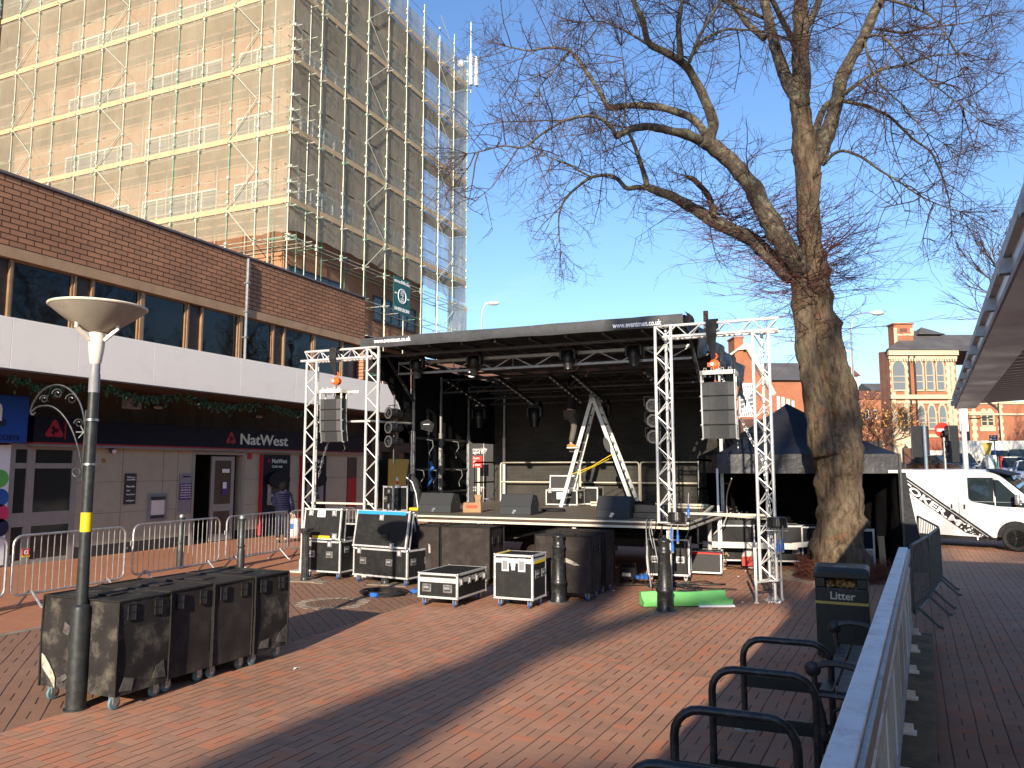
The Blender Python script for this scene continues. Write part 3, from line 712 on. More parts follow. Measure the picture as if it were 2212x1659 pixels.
for i, (a, b, lab) in enumerate(((wy(20, -15.1, 820), wy(190, -15.1, 820), 'dark green leaf garland under the canopy left of the lamp post'), (wy(225, -15.1, 830), wy(385, -15.1, 850), 'leaf garland under the canopy just right of the lamp post'), (wy(400, -15.1, 850), wy(560, -15.1, 860), 'brighter leaf garland hanging above the bank name'), (wy(575, -15.1, 870), wy(700, -15.1, 880), 'leaf garland under the canopy behind the left truss tower'))):
    mb = MB(); rg = random.Random(i)
    n = int((b - a) * 170)
    for k in range(n):
        u = rg.random(); y = a + u * (b - a); z = 3.97 - .05 - .16 * math.sin(math.pi * u) - abs(rg.gauss(0, .09)); x = -15.1 + rg.gauss(0, .07)
        M2 = Matrix.Translation((x, y, z)) @ Euler((rg.uniform(0, 6), rg.uniform(0, 6), rg.uniform(0, 6))).to_matrix().to_4x4(); s_ = rg.uniform(.035, .07)
        mb.add([(-s_, 0, 0), (0, -s_ * .5, .01), (s_, 0, 0), (0, s_ * .5, .01)], [(0, 1, 2, 3)], M2)
    mb.tube([(-15.1, a + (b - a) * i / 16, 3.9 - .16 * math.sin(math.pi * i / 16)) for i in range(17)], .012, 4)
    tag(obj('leaf_garland', mb, MT['leaf_garland']), lab, 'garland', 'leaf garlands under the white canopy')
TX, TY = -23.8, 28.35           # outer corner of the scaffold
WX, WY = TX - 1.35, TY + 1.35   # corner of the building
XL, YR, YRW = -46.0, 46.7, 43.2
ZD = [14.5, 18.05, 21.6, 25.15, 28.7]   # boarded lifts
tower = thing('office_tower', 'tall orange brick office block wrapped in scaffold and debris netting', 'building', (WX, WY, 0))
def to(name, mb, m, par=None, **k):
    mb.v = [(x - WX, y - WY, z) for x, y, z in mb.v]; return obj(name, mb, m, tower if par is None else par, **k)
def openings(n0, n1, first, group, pier):
    out = []; u = n0 + first
    while u < n1 - 1.5:
        out.append((u, min(u + group, n1 - .4))); u += group + pier
    return out
gl = openings(0, WX - XL, 1.5, 5.4, 1.0); gl = [(.9, 3.3)] + [(a + 2.9, b + 2.9) for a, b in gl if b + 2.9 < WX - XL]
gr = [(.9, 5.6), (6.6, 9.0), (9.8, 12.6)]
rows = [(z, z + 1.95) for z in (ZD[0] + .1, ZD[1] + .1, ZD[2] + .1, ZD[3] + .1)] + [(10.6, 12.1)]
mb = MB(); mb.box(XL, WX, WY, YRW, 0, 29.4)
to('wall', mb, MT['brick_tower'])
mb = MB(); mb.box(XL - .1, WX + .15, WY - .15, YRW + .1, 29.3, 29.6); to('roof', mb, MT['roof_dark'])
mb = MB()
for z in ZD: mb.box(WX - .02, WX + .04, WY - .03, YRW, z - .55, z - .4); mb.box(XL, WX, WY - .04, WY + .02, z - .55, z - .4)
to('floor_band', mb, MT['band_tan'])
for (z0, z1) in rows:
    dark = z0 < 12
    for face, gs in (('l', gl), ('r', gr if not dark else [(.3, 4.8), (7.8, 12.6)])):
        for a, b in gs:
            if dark and face == 'l' and a > 5: continue
            mbf = MB(); mbg = MB(); n = max(2, round((b - a) / 1.0)); wd = .07
            def bx(mb_, u0, u1, za, zb, d0, d1):
                if face == 'l': mb_.box(WX - u0, WX - u1, WY - d1, WY - d0, za, zb)
                else: mb_.box(WX + d0, WX + d1, WY + u0, WY + u1, za, zb)
            for i in range(n + 1):
                u = a + (b - a - wd) * i / n; bx(mbf, u, u + wd, z0, z1, .005, .07)
            bx(mbf, a, b, z0, z0 + .08, .006, .072); bx(mbf, a, b, z1 - .08, z1, .006, .072)
            bx(mbg, a + .01, b - .01, z0 + .01, z1 - .01, .004, .03)
            wn = to('window', mbf, MT['tower_win'] if not dark else MT['plinth'])
            to('pane', mbg, MT['glass_pale'] if not dark else MT['glass_shop'], wn)
mb = MB()
for u in (1.0, 4.8, 8.4, 12.0): mb.box(WX, WX + .25, WY + u, WY + u + .5, 0, 9.2)
to('pier', mb, MT['brick_tower'])
mb = MB(); mb.box(WX, WX + .3, WY, YRW, 9.2, 9.6); to('ledge', mb, MT['infill_brown'])
sca = thing('scaffold', 'green and silver tube scaffold with timber boards and sheeting round the tower', 'scaffold', (TX, TY, 0))
def po(name, mb, m, **k):
    mb.v = [(x - TX, y - TY, z) for x, y, z in mb.v]; return obj(name, mb, m, sca, **k)
ZT = 31.0
uL = [0.0]; uR = [0.0]
while uL[-1] < TX - XL - .5: uL.append(uL[-1] + R.uniform(1.65, 2.05))
for k in range(1, 10): uR.append((YR - TY) * k / 9)
rr = .024
for i, u in enumerate(uL):
    for off in (0, 1.2):
        mb = MB(); x = TX - u; y = TY + (off or -.07)
        z1 = ZT + R.uniform(-.4, 1.0); z0 = 8 + R.uniform(-.3, .3) if off == 0 else 9
        z = z0
        mb.bar((x, y, z0), (x, y, z1), rr, 6); po('standard', mb, MT['scaff'] if R.random() < .85 else MT['galv_green'], smooth=True)
for i, u in enumerate(uR):
    for off in (0, 1.2):
        if i == 0 and off == 0: continue
        mb = MB(); x = TX - (off or -.07); y = TY + u
        mb.bar((x, y, 0 if i > 0 else 7.9), (x, y, ZT + R.uniform(-.6, 1.2)), rr, 6); po('standard', mb, MT['scaff'] if R.random() < .8 else MT['galv_green'], smooth=True)
lev = []
for z in ZD: lev += [z - .1, z + .55, z + 1.05, z - 1.75]
lev += [12.95, 11.1, 9.2, 30.0, 31.0]
for z in lev:
    for off in (0, 1.2):
        if off and abs((z - ZD[0]) % 3.55 - .55) < .01: continue
        mb = MB(); mb.bar((TX + .4, TY + off + .07, z), (XL, TY + off + .07, z + .02), rr * .9, 6); po('ledger', mb, MT['scaff'], smooth=True)
        mb = MB(); mb.bar((TX - off - .07, TY - .4, z + .06), (TX - off - .07, YR + .3, z + .06), rr * .9, 6); po('ledger', mb, MT['scaff'], smooth=True)
for z in (7.2, 5.6, 4.4):
    mb = MB()
    for off in (0, 1.2): mb.bar((TX - off, TY - .2, z), (TX - off, YR, z), rr, 6)
    for u in uR: mb.bar((TX + .3, TY + u + .08, z + .05), (TX - 1.5, TY + u + .08, z + .05), rr * .9, 5)
    po('ledger', mb, MT['galv_green'], smooth=True)
mbx = MB()
for z in [z - .05 for z in ZD] + [12.9, 9.15, 11.15]:
    if z in (ZD[0] - .05, ZD[1] - .05, 12.9, 11.15): trs = [MB() for u in uL + uR]
    else: trs = [mbx] * len(uL + uR)
    for q, u in zip(trs, uL): q.bar((TX - u + .1, TY - .35, z), (TX - u + .1, TY + 1.5, z), rr * .85, 5)
    for q, u in zip(trs[len(uL):], uR): q.bar((TX + .35, TY + u + .1, z), (TX - 1.5, TY + u + .1, z), rr * .85, 5)
    if trs[0] is not mbx:
        for q in trs: po('transom', q, MT['galv_green'] if R.random() < .5 else MT['scaff'])
for z in ZD:
    mb = MB(); mb.box(XL, TX - .05, TY + .1, TY + 1.15, z, z + .04); mb.box(TX - 1.15, TX - .1, TY + .1, YR - .1, z + .005, z + .045); po('boards', mb, MT['board'])
    mb = MB(); mb.box(XL, TX + .02, TY - .06, TY - .03, z + .04, z + .32); mb.box(TX + .03, TX + .06, TY, YR, z + .045, z + .325); po('toe_board', mb, MT['board'])
mb = MB(); mb.box(TX - 1.15, TX - .1, TY + 2, YR - 2, 9.2, 9.24); po('boards', mb, MT['roof_dark'])
po('transom', mbx, MT['scaff'])['kind'] = 'stuff'
def zig(pf, us, z0, z1, step):
    k = 0; z = z0
    while z < z1:
        a = pf(us[k % 2], z); b = pf(us[(k + 1) % 2], z + step); mb = MB(); mb.bar(a, b, rr, 6); po('brace', mb, MT['scaff'], smooth=True); z += step; k += 1
zig(lambda u, z: (TX - u, TY - .13, z), (uL[1] + .1, uL[2]), 12.9, 31, 1.78)
zig(lambda u, z: (TX - u, TY - .13, z), (uL[6], uL[7]), 12.9, 31, 1.78)
zig(lambda u, z: (TX - u, TY - .13, z), (uL[10], uL[11]), 12.9, 31, 1.78)
zig(lambda u, z: (TX + .13, TY + u, z), (uR[3], uR[4]), 12.9, 31, 1.78)
zig(lambda u, z: (TX + .13, TY + u, z), (uR[7], uR[8]), 7, 31, 1.78)
mb = MB()
for u in uR:
    for z in lev: mb.box(TX + .01, TX + .12, TY + u - .06, TY + u + .06, z - .05, z + .09)
for u in uL:
    for z in lev: mb.box(TX - u - .06, TX - u + .06, TY - .12, TY - .01, z - .06, z + .08)
po('coupler', mb, MT['scaff'])['kind'] = 'stuff'
def sheet(face, u0, u1, z0, z1, m, seed):
    nu, nz_ = 26, 12; mb = MB(); vs = []; 
    for j in range(nz_ + 1):
        for i in range(nu + 1):
            u = u0 + (u1 - u0) * i / nu; v = j / nz_
            bay = (u / 1.95) % 1.0
            d = .0 + .015 * noise.noise(V((u * .55, v * 2.2, seed)))
            z = z0 + (z1 - z0) * v + (.16 * math.sin(math.pi * bay) * (1 if j in (0,) else -1 if j == nz_ else 0))
            vs.append((TX - u, TY - d, z) if face == 'l' else (TX + d, TY + u, z))
    fs = [(j * (nu + 1) + i, j * (nu + 1) + i + 1, (j + 1) * (nu + 1) + i + 1, (j + 1) * (nu + 1) + i) for j in range(nz_) for i in range(nu)]
    mb.add(vs, fs); po('debris_net', mb, m, smooth=True, ang=180)
LZ = [13.1, 16.2, 19.8, 23.3, 26.9, 30.3]
for i, (a, b) in enumerate(zip(LZ, LZ[1:])):
    sheet('l', 0, TX - XL, a, b + .25, MT['net'], i); sheet('r', 0, YR - TY, a + .1, b + .3, MT['net_side'], 20 + i)
mb = MB()
for j, (a, b) in enumerate([(11.2, 30.3)]):
    mb.add([(TX, YR + .05, a), (TX - 1.4, YR + .05, a), (TX - 1.4, YR + .05, b), (TX, YR + .05, b)], [(0, 1, 2, 3)])
mb.add([(TX + .1, YR - 2.6, 11.2), (TX + .1, YR, 11.2), (TX + .1, YR, 13.1), (TX + .1, YR - 2.6, 13.1)], [(0, 1, 2, 3)])
po('debris_net', mb, MT['net_side'])
q = PL(853, 614, TX + .3); q2 = PL(888, 660, TX + .3)
t = thing('scaffold_banner', 'dark green banner with white company print tied to the scaffold', 'banner', (TX + .2, q.y, 0))
W_ = q2.y - q.y; zc = PL(870, 640, TX + .3).z; H_ = 2.1
mb = MB(); mb.box(0, .03, 0, W_, zc - H_ / 2, zc + H_ / 2)
MT['banner_green'] = mat('banner_green', (.01, .11, .1), .6)
obj('panel', mb, MT['banner_green'], t)
fit_text('lettering', 'www.scaffolder.com', .06, W_ - .06, zc + .72, .2, MT['white'], t, .035, off=0)
fit_text('lettering', 'Tel: 0121 322 2088', .1, W_ - .1, zc - .9, .2, MT['white'], t, .035, off=0)
mb = MB(); mb.tube([(.035, W_ / 2 + .42 * math.cos(a_), zc + .42 * math.sin(a_)) for a_ in [i * math.pi / 12 for i in range(24)]], .03, 5, closed=True); obj('ring', mb, MT['white'], t)
tt = text_mb('SIMS', .42, depth=.006, bold=.01, align='CENTER'); tt.v = [(.04 + p[2], W_ / 2 + p[1] - .13, zc - p[0]) for p in tt.v]; obj('lettering', tt, MT['white'], t)
fit_text('lettering', 'HIRE', .12, .38, zc + .05, .07, MT['white'], t, .035, off=0); fit_text('lettering', 'SALES', W_ - .42, W_ - .1, zc - .1, .07, MT['white'], t, .035, off=0)
q = PL(1017, 150, TX)
t = thing('phone_antenna', 'white phone mast panels on the roof corner of the wrapped tower', 'antenna', q)
mb = MB(); mb.bar((0, 0, -1.8), (0, 0, 3.6), .05, 8); mb.bar((0, 0, -.8), (-.9, -.4, -.8), .04); mb.bar((0, 0, .6), (-.9, -.4, .6), .04); obj('mast', mb, MT['pole_white'], t)
mb = MB(); mb.box(.1, .32, -.5, -.2, -1.4, .9); mb.box(.25, .45, .1, .4, -1.2, 1.0); obj('panel', mb, MT['white'], t, bevel=.03)
mb = MB(); mb.ball((-.55, -.5, .3), .3, 12, 8, (1, .6, 1)); obj('dish', mb, MT['white'], t, smooth=True)
t = thing('corner_block', 'dark red brick block just visible at the top left edge', 'building', (-46.6, 24, 0))
mb = MB(); mb.box(-6, .0, 2.8, 14, 0, 34); obj('wall', mb, MT['brick_dark'], t)
mb = MB(); mb.bar((.2, 2.6, 8), (.2, 2.6, 34), .12, 8); obj('drainpipe', mb, MT['plinth'], t)
def tri_truss(mb, p, q, w=.24, r=.024, side=(1, 0, 0), n_lace=None, lace=.010, sect=3, ends=True):
    p, q = V(p), V(q); d = q - p; L_ = d.length; d.normalize(); a = (V(side) - d * V(side).dot(d)).normalized(); b = d.cross(a)
    if sect == 3: offs = [a * (w / 2), a * (-w / 2), b * (w * .86)]
    else: offs = [a * (w / 2) + b * (w / 2), a * (w / 2) - b * (w / 2), a * (-w / 2) - b * (w / 2), a * (-w / 2) + b * (w / 2)]
    for o in offs: mb.bar(p + o, q + o, r, 8)
    n = n_lace or max(2, round(L_ / (w * .95)))
    k = len(offs)
    for i in range(n):
        t0, t1 = i / n, (i + 1) / n
        for j in range(k):
            o1, o2 = offs[j], offs[(j + 1) % k]
            if (i + j) % 2: o1, o2 = o2, o1
            mb.bar(p + d * (L_ * t0) + o1, p + d * (L_ * t1) + o2, lace, 5, caps=False)
    if ends:
        for t in (0, 1):
            for j in range(k): mb.bar(p + d * (L_ * t) + offs[j], p + d * (L_ * t) + offs[(j + 1) % k], lace * 1.2, 5)
    return mb
SX0, SX1, SY0, SY1, SZ = -9.15, -2.55, 13.26, 19.8, 1.18
st = thing('mobile_stage', 'black covered trailer stage with open front and silver deck edge', 'stage', (SX1, SY0, 0))
def s_(name, mb, m, par=None, **k):
    mb.v = [(x - SX1, y - SY0, z) for x, y, z in mb.v]; return obj(name, mb, m, st if par is None else par, **k)
mb = MB(); mb.box(SX0, SX1, SY0 + .03, SY1, SZ - .05, SZ); s_('deck', mb, MT['deck'])
mb = MB()
for z0, z1 in ((SZ - .026, SZ + .004), (SZ - .115, SZ - .075)):
    mb.box(SX0, SX1, SY0, SY0 + .03, z0, z1); mb.box(SX1, SX1 + .03, SY0, SY1, z0, z1)
s_('deck_edge', mb, MT['ivory'])
mb = MB(); mb.box(SX0, SX1 - .01, SY0 + .012, SY0 + .03, SZ - .075, SZ - .026); mb.box(SX1 + .002, SX1 + .015, SY0, SY1, SZ - .075, SZ - .026); s_('edge_channel', mb, MT['infill_brown'])
mb = MB()
for x in (SX0 + .1, -6.7, -4.6, SX1 - .35): mb.box(x - .035, x + .035, SY0 + .1, SY0 + .17, 0, SZ - .13)
for x in (SX0 + .1, -5.6, SX1 - .1):
    for y in (16, SY1 - .1): mb.box(x - .035, x + .035, y, y + .07, 0, SZ - .13)
for i, x in enumerate((SX0 + .1, -6.7, -4.6, SX1 - .35)):
    m1 = MB(); m1.box(x - .035, x + .035, SY0 + .1, SY0 + .17, 0.02, SZ - .13); m1.box(x - .08, x + .08, SY0 + .06, SY0 + .21, 0, .02); s_('leg', m1, MT['wall_white'])
for x in (SX0 + .1, -5.6, SX1 - .1):
    for y in (16, SY1 - .2):
        m1 = MB(); m1.box(x - .035, x + .035, y, y + .07, 0, SZ - .13); s_('leg', m1, MT['steel_galv'])
mb = MB()
for y in (14.2, 15.2, 16.2, 17.2, 18.4): mb.box(SX0, SX1, y, y + .08, SZ - .17, SZ - .06)
mb.beam((SX0 + .5, 14.2, .2), (-5, 14.2, SZ - .2), .05, .05); s_('chassis', mb, MT['truss_dark'])
mb = MB(); mb.box(-8.6, -3.2, 16.2, 16.35, .45, .62); mb.box(-8.6, -3.2, 17.6, 17.75, .45, .62); mb.box(-8.8, -3, 18.9, 19.1, .3, .9); s_('trailer_beam', mb, MT['plinth'])
for x in (-6.25, -5.45):
    for y in (15.7,):
        mb = MB(); mb.lathe([(.0001, 0), (.14, 0), (.15, .03), (.24, .02), (.31, .04), (.32, .1), (.31, .18), (.24, .2), (.0001, .2)], 26, Matrix.Translation((x, y, .33)) @ Matrix.Rotation(math.pi / 2, 4, 'X'))
        wl = s_('wheel', mb, MT['tyre'], smooth=True)
        mb = MB(); mb.lathe([(.0001, .215), (.06, .22), (.15, .205)], 20, Matrix.Translation((x, y, .33)) @ Matrix.Rotation(math.pi / 2, 4, 'X')); s_('hub', mb, MT['wall_white'], wl)
RZ0, RZ1 = 4.53, 4.74
RY1 = 21.3
mb = MB(); nx = 22
pts = []
for i in range(nx + 1):
    x = SX0 + (SX1 - SX0) * i / nx
    pts.append((x, .012 * math.sin(i * 2.1) + (.035 if 9 < i < 13 else 0)))
vs = []
for x, w_ in pts:
    vs += [(x, SY0 - .03, RZ0 + w_ * .4), (x, SY0 - .05, RZ0 + .1), (x, SY0 - .03, RZ1 - w_ * .3), (x, SY0 + .25, RZ1 + .05)]
fs = [(i * 4 + j, (i + 1) * 4 + j, (i + 1) * 4 + j + 1, i * 4 + j + 1) for i in range(nx) for j in range(3)]
mb.add(vs, fs)
mb.box(SX0, SX1, SY0, SY0 + .04, RZ0 + .02, RZ1 - .02)
fa = s_('roof_fascia', mb, MT['vinyl_fascia'], smooth=True)
def stage_text(s, x0, x1, z, hgt):
    t = text_mb(s, 1.0, depth=.002, bold=.025); mn = min(p[0] for p in t.v); w_ = max(p[0] for p in t.v) - mn; h_ = max(p[1] for p in t.v)
    k = (x1 - x0) / w_
    t.v = [(x0 + (p[0] - mn) * k - SX1, -.056 - p[2], z + p[1] * hgt / h_) for p in t.v]; return obj('lettering', t, MT['white'], st)
q0, q1 = PB(811, 738, SY0), PB(890, 736, SY0); stage_text('www.eventmen.co.uk', q0.x, q1.x, q0.z - .04, .085)
q0, q1 = PB(1325, 706, SY0), PB(1430, 700, SY0); stage_text('www.eventmen.co.uk', q0.x, q1.x, q0.z - .035, .095)
mb = MB(); rg = random.Random(5)
nx, ny = 14, 16; vs = []
for j in range(ny + 1):
    for i in range(nx + 1):
        x = SX0 + (SX1 - SX0) * i / nx; y = SY0 + .2 + (RY1 - SY0 - .2) * j / ny
        vs.append((x, y, RZ1 + .01 + .02 * rg.random()))
fs = [(j * (nx + 1) + i, j * (nx + 1) + i + 1, (j + 1) * (nx + 1) + i + 1, (j + 1) * (nx + 1) + i) for j in range(ny) for i in range(nx)]
mb.add(vs, fs); s_('roof_sheet', mb, MT['vinyl'], smooth=True, ang=180)
mb = MB(); vs = []; n = 30
for i in range(n + 1):
    y = SY0 - .02 + (RY1 - SY0) * i / n; w_ = rg.uniform(-.05, .05)
    dz = .24 + .12 * math.sin(i * 1.3) + (.55 if i > 17 else .0) * (i - 17) / 13 + .25 * (i > 3)
    for k in range(5): vs.append((SX1 + .03 + w_ * (k / 4) + .05 * math.sin(k * 1.5 + i * .9), y, RZ1 + .04 - dz * k / 4))
fs = [(i * 5 + k, (i + 1) * 5 + k, (i + 1) * 5 + k + 1, i * 5 + k + 1) for i in range(n) for k in range(4)]
mb.add(vs, fs); s_('side_flap', mb, MT['vinyl'], smooth=True, ang=180)
mb = MB()
for x in [SX0 + .1 + k * .72 for k in range(10)]: mb.beam((x, SY0 + .1, RZ0 - .0), (x, RY1 - .3, RZ0 - .0), .04, .07)
for y in (14.0, 15.4, 16.5, 17.5, 18.4, 19.2): mb.beam((SX0, y, RZ0 - .06), (SX1, y, RZ0 - .06), .05, .05)
for k in range(9):
    x = SX0 + .1 + k * .72; mb.beam((x, 14.0, RZ0 - .04), (x + .72, 15.4, RZ0 - .04), .03, .03)
s_('roof_frame', mb, MT['truss_dark'])
TYF = 14.55
zl = PB(1100, 795, TYF).z; zu = PB(1100, 771, TYF).z
mb = MB(); mb.beam((SX0 + .1, TYF, zl), (SX1 - .1, TYF, zl), .05, .045); mb.beam((SX0 + .1, TYF, zu), (SX1 - .1, TYF, zu), .05, .06)
n = 14
for i in range(n):
    x0, x1 = SX0 + .1 + (SX1 - SX0 - .2) * i / n, SX0 + .1 + (SX1 - SX0 - .2) * (i + 1) / n
    mb.beam((x0, TYF, zl if i % 2 else zu), (x1, TYF, zu if i % 2 else zl), .02, .02)
    if i % 3 == 0: mb.beam((x0, TYF, zl), (x0, TYF, zu), .02, .02)
s_('front_truss', mb, MT['steel_galv'])
for y in (16.4, 17.8, 19.1):
    mb = MB(); zz = 3.9 - (y - 16) * .03
    for dz in (0, .3): mb.bar((SX0 + .2, y, zz + dz), (SX1 - .2, y, zz + dz), .025, 6)
    for i in range(12): mb.bar((SX0 + .2 + i * .52, y, zz + (.3 if i % 2 else 0)), (SX0 + .72 + i * .52, y, zz + (0 if i % 2 else .3)), .012, 4)
    s_('lighting_truss', mb, MT['truss_dark'])
for i, (x, y, z1, m) in enumerate(((SX0 + .05, 15.3, 4.4, 'steel_galv'), (SX0 + .05, 16.6, 4.3, 'steel_galv'), (SX0 + .05, 18.1, 4.2, 'steel_galv'), (-8.82, 19.75, 4.1, 'steel_galv'), (SX1 - .03, 17.4, 4.3, 'steel_galv'), (SX1 - .03, 19.7, 4.2, 'steel_galv'))):
    mb = MB(); mb.box(x - .035, x + .035, y - .035, y + .035, SZ, SZ + 1.75); mb.box(x - .022, x + .022, y - .022, y + .022, SZ + 1.75, z1)
    s_('post', mb, MT['alu'] if i == 3 else MT[m])
for sx in (SX0 + .05, SX1 - .05): mb = MB(); mb.beam((sx, 15.3, 3.6), (sx, 14.1, 4.5), .05, .05); s_('roof_strut', mb, MT['truss_dark'])
def cloth(name, p0, p1, z0, z1, m, amp=.05, n=40, par=None, hz=6, frq=1.0):
    p0, p1 = V((*p0, 0)), V((*p1, 0)); d = p1 - p0; nn = V((-d.y, d.x, 0)).normalized(); vs = []; ph = R.uniform(0, 6)
    for j in range(hz + 1):
        for i in range(n + 1):
            t_ = i / n; o = amp * (math.sin(t_ * d.length * 7 * frq + ph + .4 * j) * .6 + .6 * noise.noise(V((t_ * d.length * 3, j * .4, ph))))
            p = p0 + d * t_ + nn * o; vs.append((p.x, p.y, z0 + (z1 - z0) * j / hz))
    mb = MB(); mb.add(vs, [(j * (n + 1) + i, j * (n + 1) + i + 1, (j + 1) * (n + 1) + i + 1, (j + 1) * (n + 1) + i) for j in range(hz) for i in range(n)])
    return mb
s_('side_curtain', cloth('', (SX0 - .05, 15.3), (SX0 - .05, 18.25), SZ, 4.5, MT['curtain'], .05), MT['curtain'], smooth=True, ang=180)
s_('upper_side_curtain', cloth('', (SX0 - .05, 13.9), (SX0 - .05, 15.3), 3.95, 4.55, MT['curtain'], .03, 14), MT['curtain'], smooth=True, ang=180)
mb = MB(); vs = []
for i in range(13):
    u = i / 12; y = 13.45 + 1.9 * u; zl_ = 4.42 - 1.7 * u ** 1.6
    for j in range(5): vs.append((SX0 - .04 + .04 * math.sin(i * 1.7 + j), y, zl_ + (4.6 - zl_) * j / 4))
mb.add(vs, [(i * 5 + j, (i + 1) * 5 + j, (i + 1) * 5 + j + 1, i * 5 + j + 1) for i in range(12) for j in range(4)]); s_('side_curtain', mb, MT['curtain'], smooth=True, ang=180)
s_('upper_back_curtain', cloth('', (SX0 - .05, 18.25), (SX0 - .05, SY1 + .1), 2.75, 4.5, MT['curtain'], .04, 16), MT['curtain'], smooth=True, ang=180)
s_('back_cloth', cloth('', (-9.22, SY1 + .08), (SX1, SY1 + .08), .75, 4.6, MT['backcloth'], .025, 60, frq=.35), MT['backcloth'], smooth=True, ang=180)
s_('right_side_curtain', cloth('', (SX1 + .04, 18.0), (SX1 + .04, SY1 + .1), .7, 4.4, MT['curtain'], .04, 20), MT['curtain'], smooth=True, ang=180)
mb = MB(); mb.box(SX0 + .02, SX0 + .05, 15.3, 18.2, 2.03, 2.08); mb.box(SX0 + .02, SX0 + .05, 15.3, 18.2, 2.75, 2.8); mb.box(SX0 + .02, SX0 + .05, 15.3, 18.2, 1.5, 1.54); s_('side_rail', mb, MT['truss_dark'])
for k, (y, z) in enumerate(((15.9, 2.75), (17.2, 2.75), (16.1, 2.05), (17.4, 2.05), (15.5, 2.05))):
    mb = MB(); mb.tube([(SX0 + .06, y, z), (SX0 + .18, y + .05, z - .02), (SX0 + .2, y + .06, z - .16), (SX0 + .12, y + .02, z - .3), (SX0 + .16, y, z - .42)], .008, 5); s_('hook', mb, MT['grey_mid'], smooth=True)
def rail_panel(x0, x1, y):
    mb = MB(); r = .021; z0, z1 = SZ, SZ + 1.06
    mb.tube([(x0, y, z0), (x0, y, z1 - .07), (x0 + .02, y, z1 - .02), (x0 + .07, y, z1), (x1 - .07, y, z1), (x1 - .02, y, z1 - .02), (x1, y, z1 - .07), (x1, y, z0)], r, 7)
    mb.bar((x0, y, SZ + .53), (x1, y, SZ + .53), r * .9, 7); return mb
for a, b in ((-8.9, -6.62), (-6.58, -5.0), (-4.96, -3.3), (-3.26, -2.6)): s_('guard_rail', rail_panel(a, b, SY1 - .12), MT['ivory'], smooth=True)
mb = rail_panel(0, 1.25, 0); mb.v = [(SX0 + .12 + .0 * y, 18.3 + x, z) for x, y, z in mb.v]; s_('guard_rail', mb, MT['steel_galv'], smooth=True)
mb = rail_panel(0, 1.7, 0); mb.v = [(SX1 - .02, 14.35 + x, z) for x, y, z in mb.v]; s_('guard_rail', mb, MT['alu'], smooth=True)
FY = 13.1
def frame(label, xi, xo, zi, zo, sgn, base, lowbar):
    t = thing('truss_tower', label, 'truss frame', (xo, FY, 0), group='silver truss frames carrying the loudspeakers')
    def f(name, mb, m, **k): mb.v = [(x - xo, y - FY, z) for x, y, z in mb.v]; return obj(name, mb, m, t, **k)
    mb = MB(); tri_truss(mb, (xi, FY, zi), (xi, FY, 4.52), .27, .026, (1, 0, 0)); f('inner_upright', mb, MT['alu'], smooth=True)
    mb = MB(); tri_truss(mb, (xo, FY, zo), (xo, FY, 4.3), .25, .026, (1, 0, 0)); f('outer_upright', mb, MT['alu'], smooth=True)
    a, b = (xo + sgn * .28, xi)
    mb = MB()
    for z, y in ((4.33, 0), (4.33, .25), (4.54, .125)): mb.bar((a, FY + y, z), (b, FY + y, z), .026, 8)
    n = 9
    for i in range(n):
        x0, x1 = a + (b - a) * i / n, a + (b - a) * (i + 1) / n
        for y in (0, .25): mb.bar((x0, FY + (y if i % 2 else .125), 4.33 if i % 2 else 4.54), (x1, FY + (.125 if i % 2 else y), 4.54 if i % 2 else 4.33), .011, 5)
        mb.bar((x0, FY + (0 if i % 2 else .25), 4.33), (x1, FY + (.25 if i % 2 else 0), 4.33), .01, 5)
    f('top_beam', mb, MT['alu'], smooth=True)
    mb = MB(); mb.box(min(xi, xo), max(xi, xo), FY + .1, FY + .14, lowbar, lowbar + .035); f('low_bar', mb, MT['ivory'])
    return t, f
xiR, xoR = -2.87, -1.27
tR, fR = frame('silver truss frame beside the tree carrying the right loudspeakers', xiR, xoR, SZ, .32, 1, 0, 1.32)
mb = MB()
for dx, dy in ((-.17, -.22), (.1, -.1), (.17, .25)):
    mb.bar((xoR + dx, FY + dy, 0.01), (xoR + dx, FY + dy, .3), .022, 8); mb.box(xoR + dx - .035, xoR + dx + .035, FY + dy - .035, FY + dy + .035, 0, .012)
mb.box(xoR - .19, xoR - .15, FY - .24, FY - .21, .28, .85); mb.box(xoR + .16, xoR + .185, FY + .22, FY + .26, .28, 1.1)
mb.beam((xoR - .15, FY - .2, .32), (xoR + .18, FY + .24, .32), .03, .03)
fR('base', mb, MT['alu'])
xiL, xoL = -8.76, -10.27
tL, fL = frame('silver truss frame in front of the bank carrying the left loudspeakers', xiL, xoL, .25, .25, -1, 0, 1.36)
mb = MB()
for x in (xoL, xiL): mb.box(x - .25, x + .25, FY - .25, FY + .3, 0, .03); mb.box(x - .1, x + .1, FY - .1, FY + .15, .03, .25)
fL('base', mb, MT['alu'])
mb = MB(); q = PB(762, 813, FY); mb.bar((xoL, FY + .25, 3.05), (SX0 + .1, FY + .35, 3.05), .024, 8); mb.bar((SX0 + .1, FY + .35, 3.05), (SX0, 15.3, 3.1), .024, 8); fL('cross_tube', mb, MT['alu'], smooth=True)
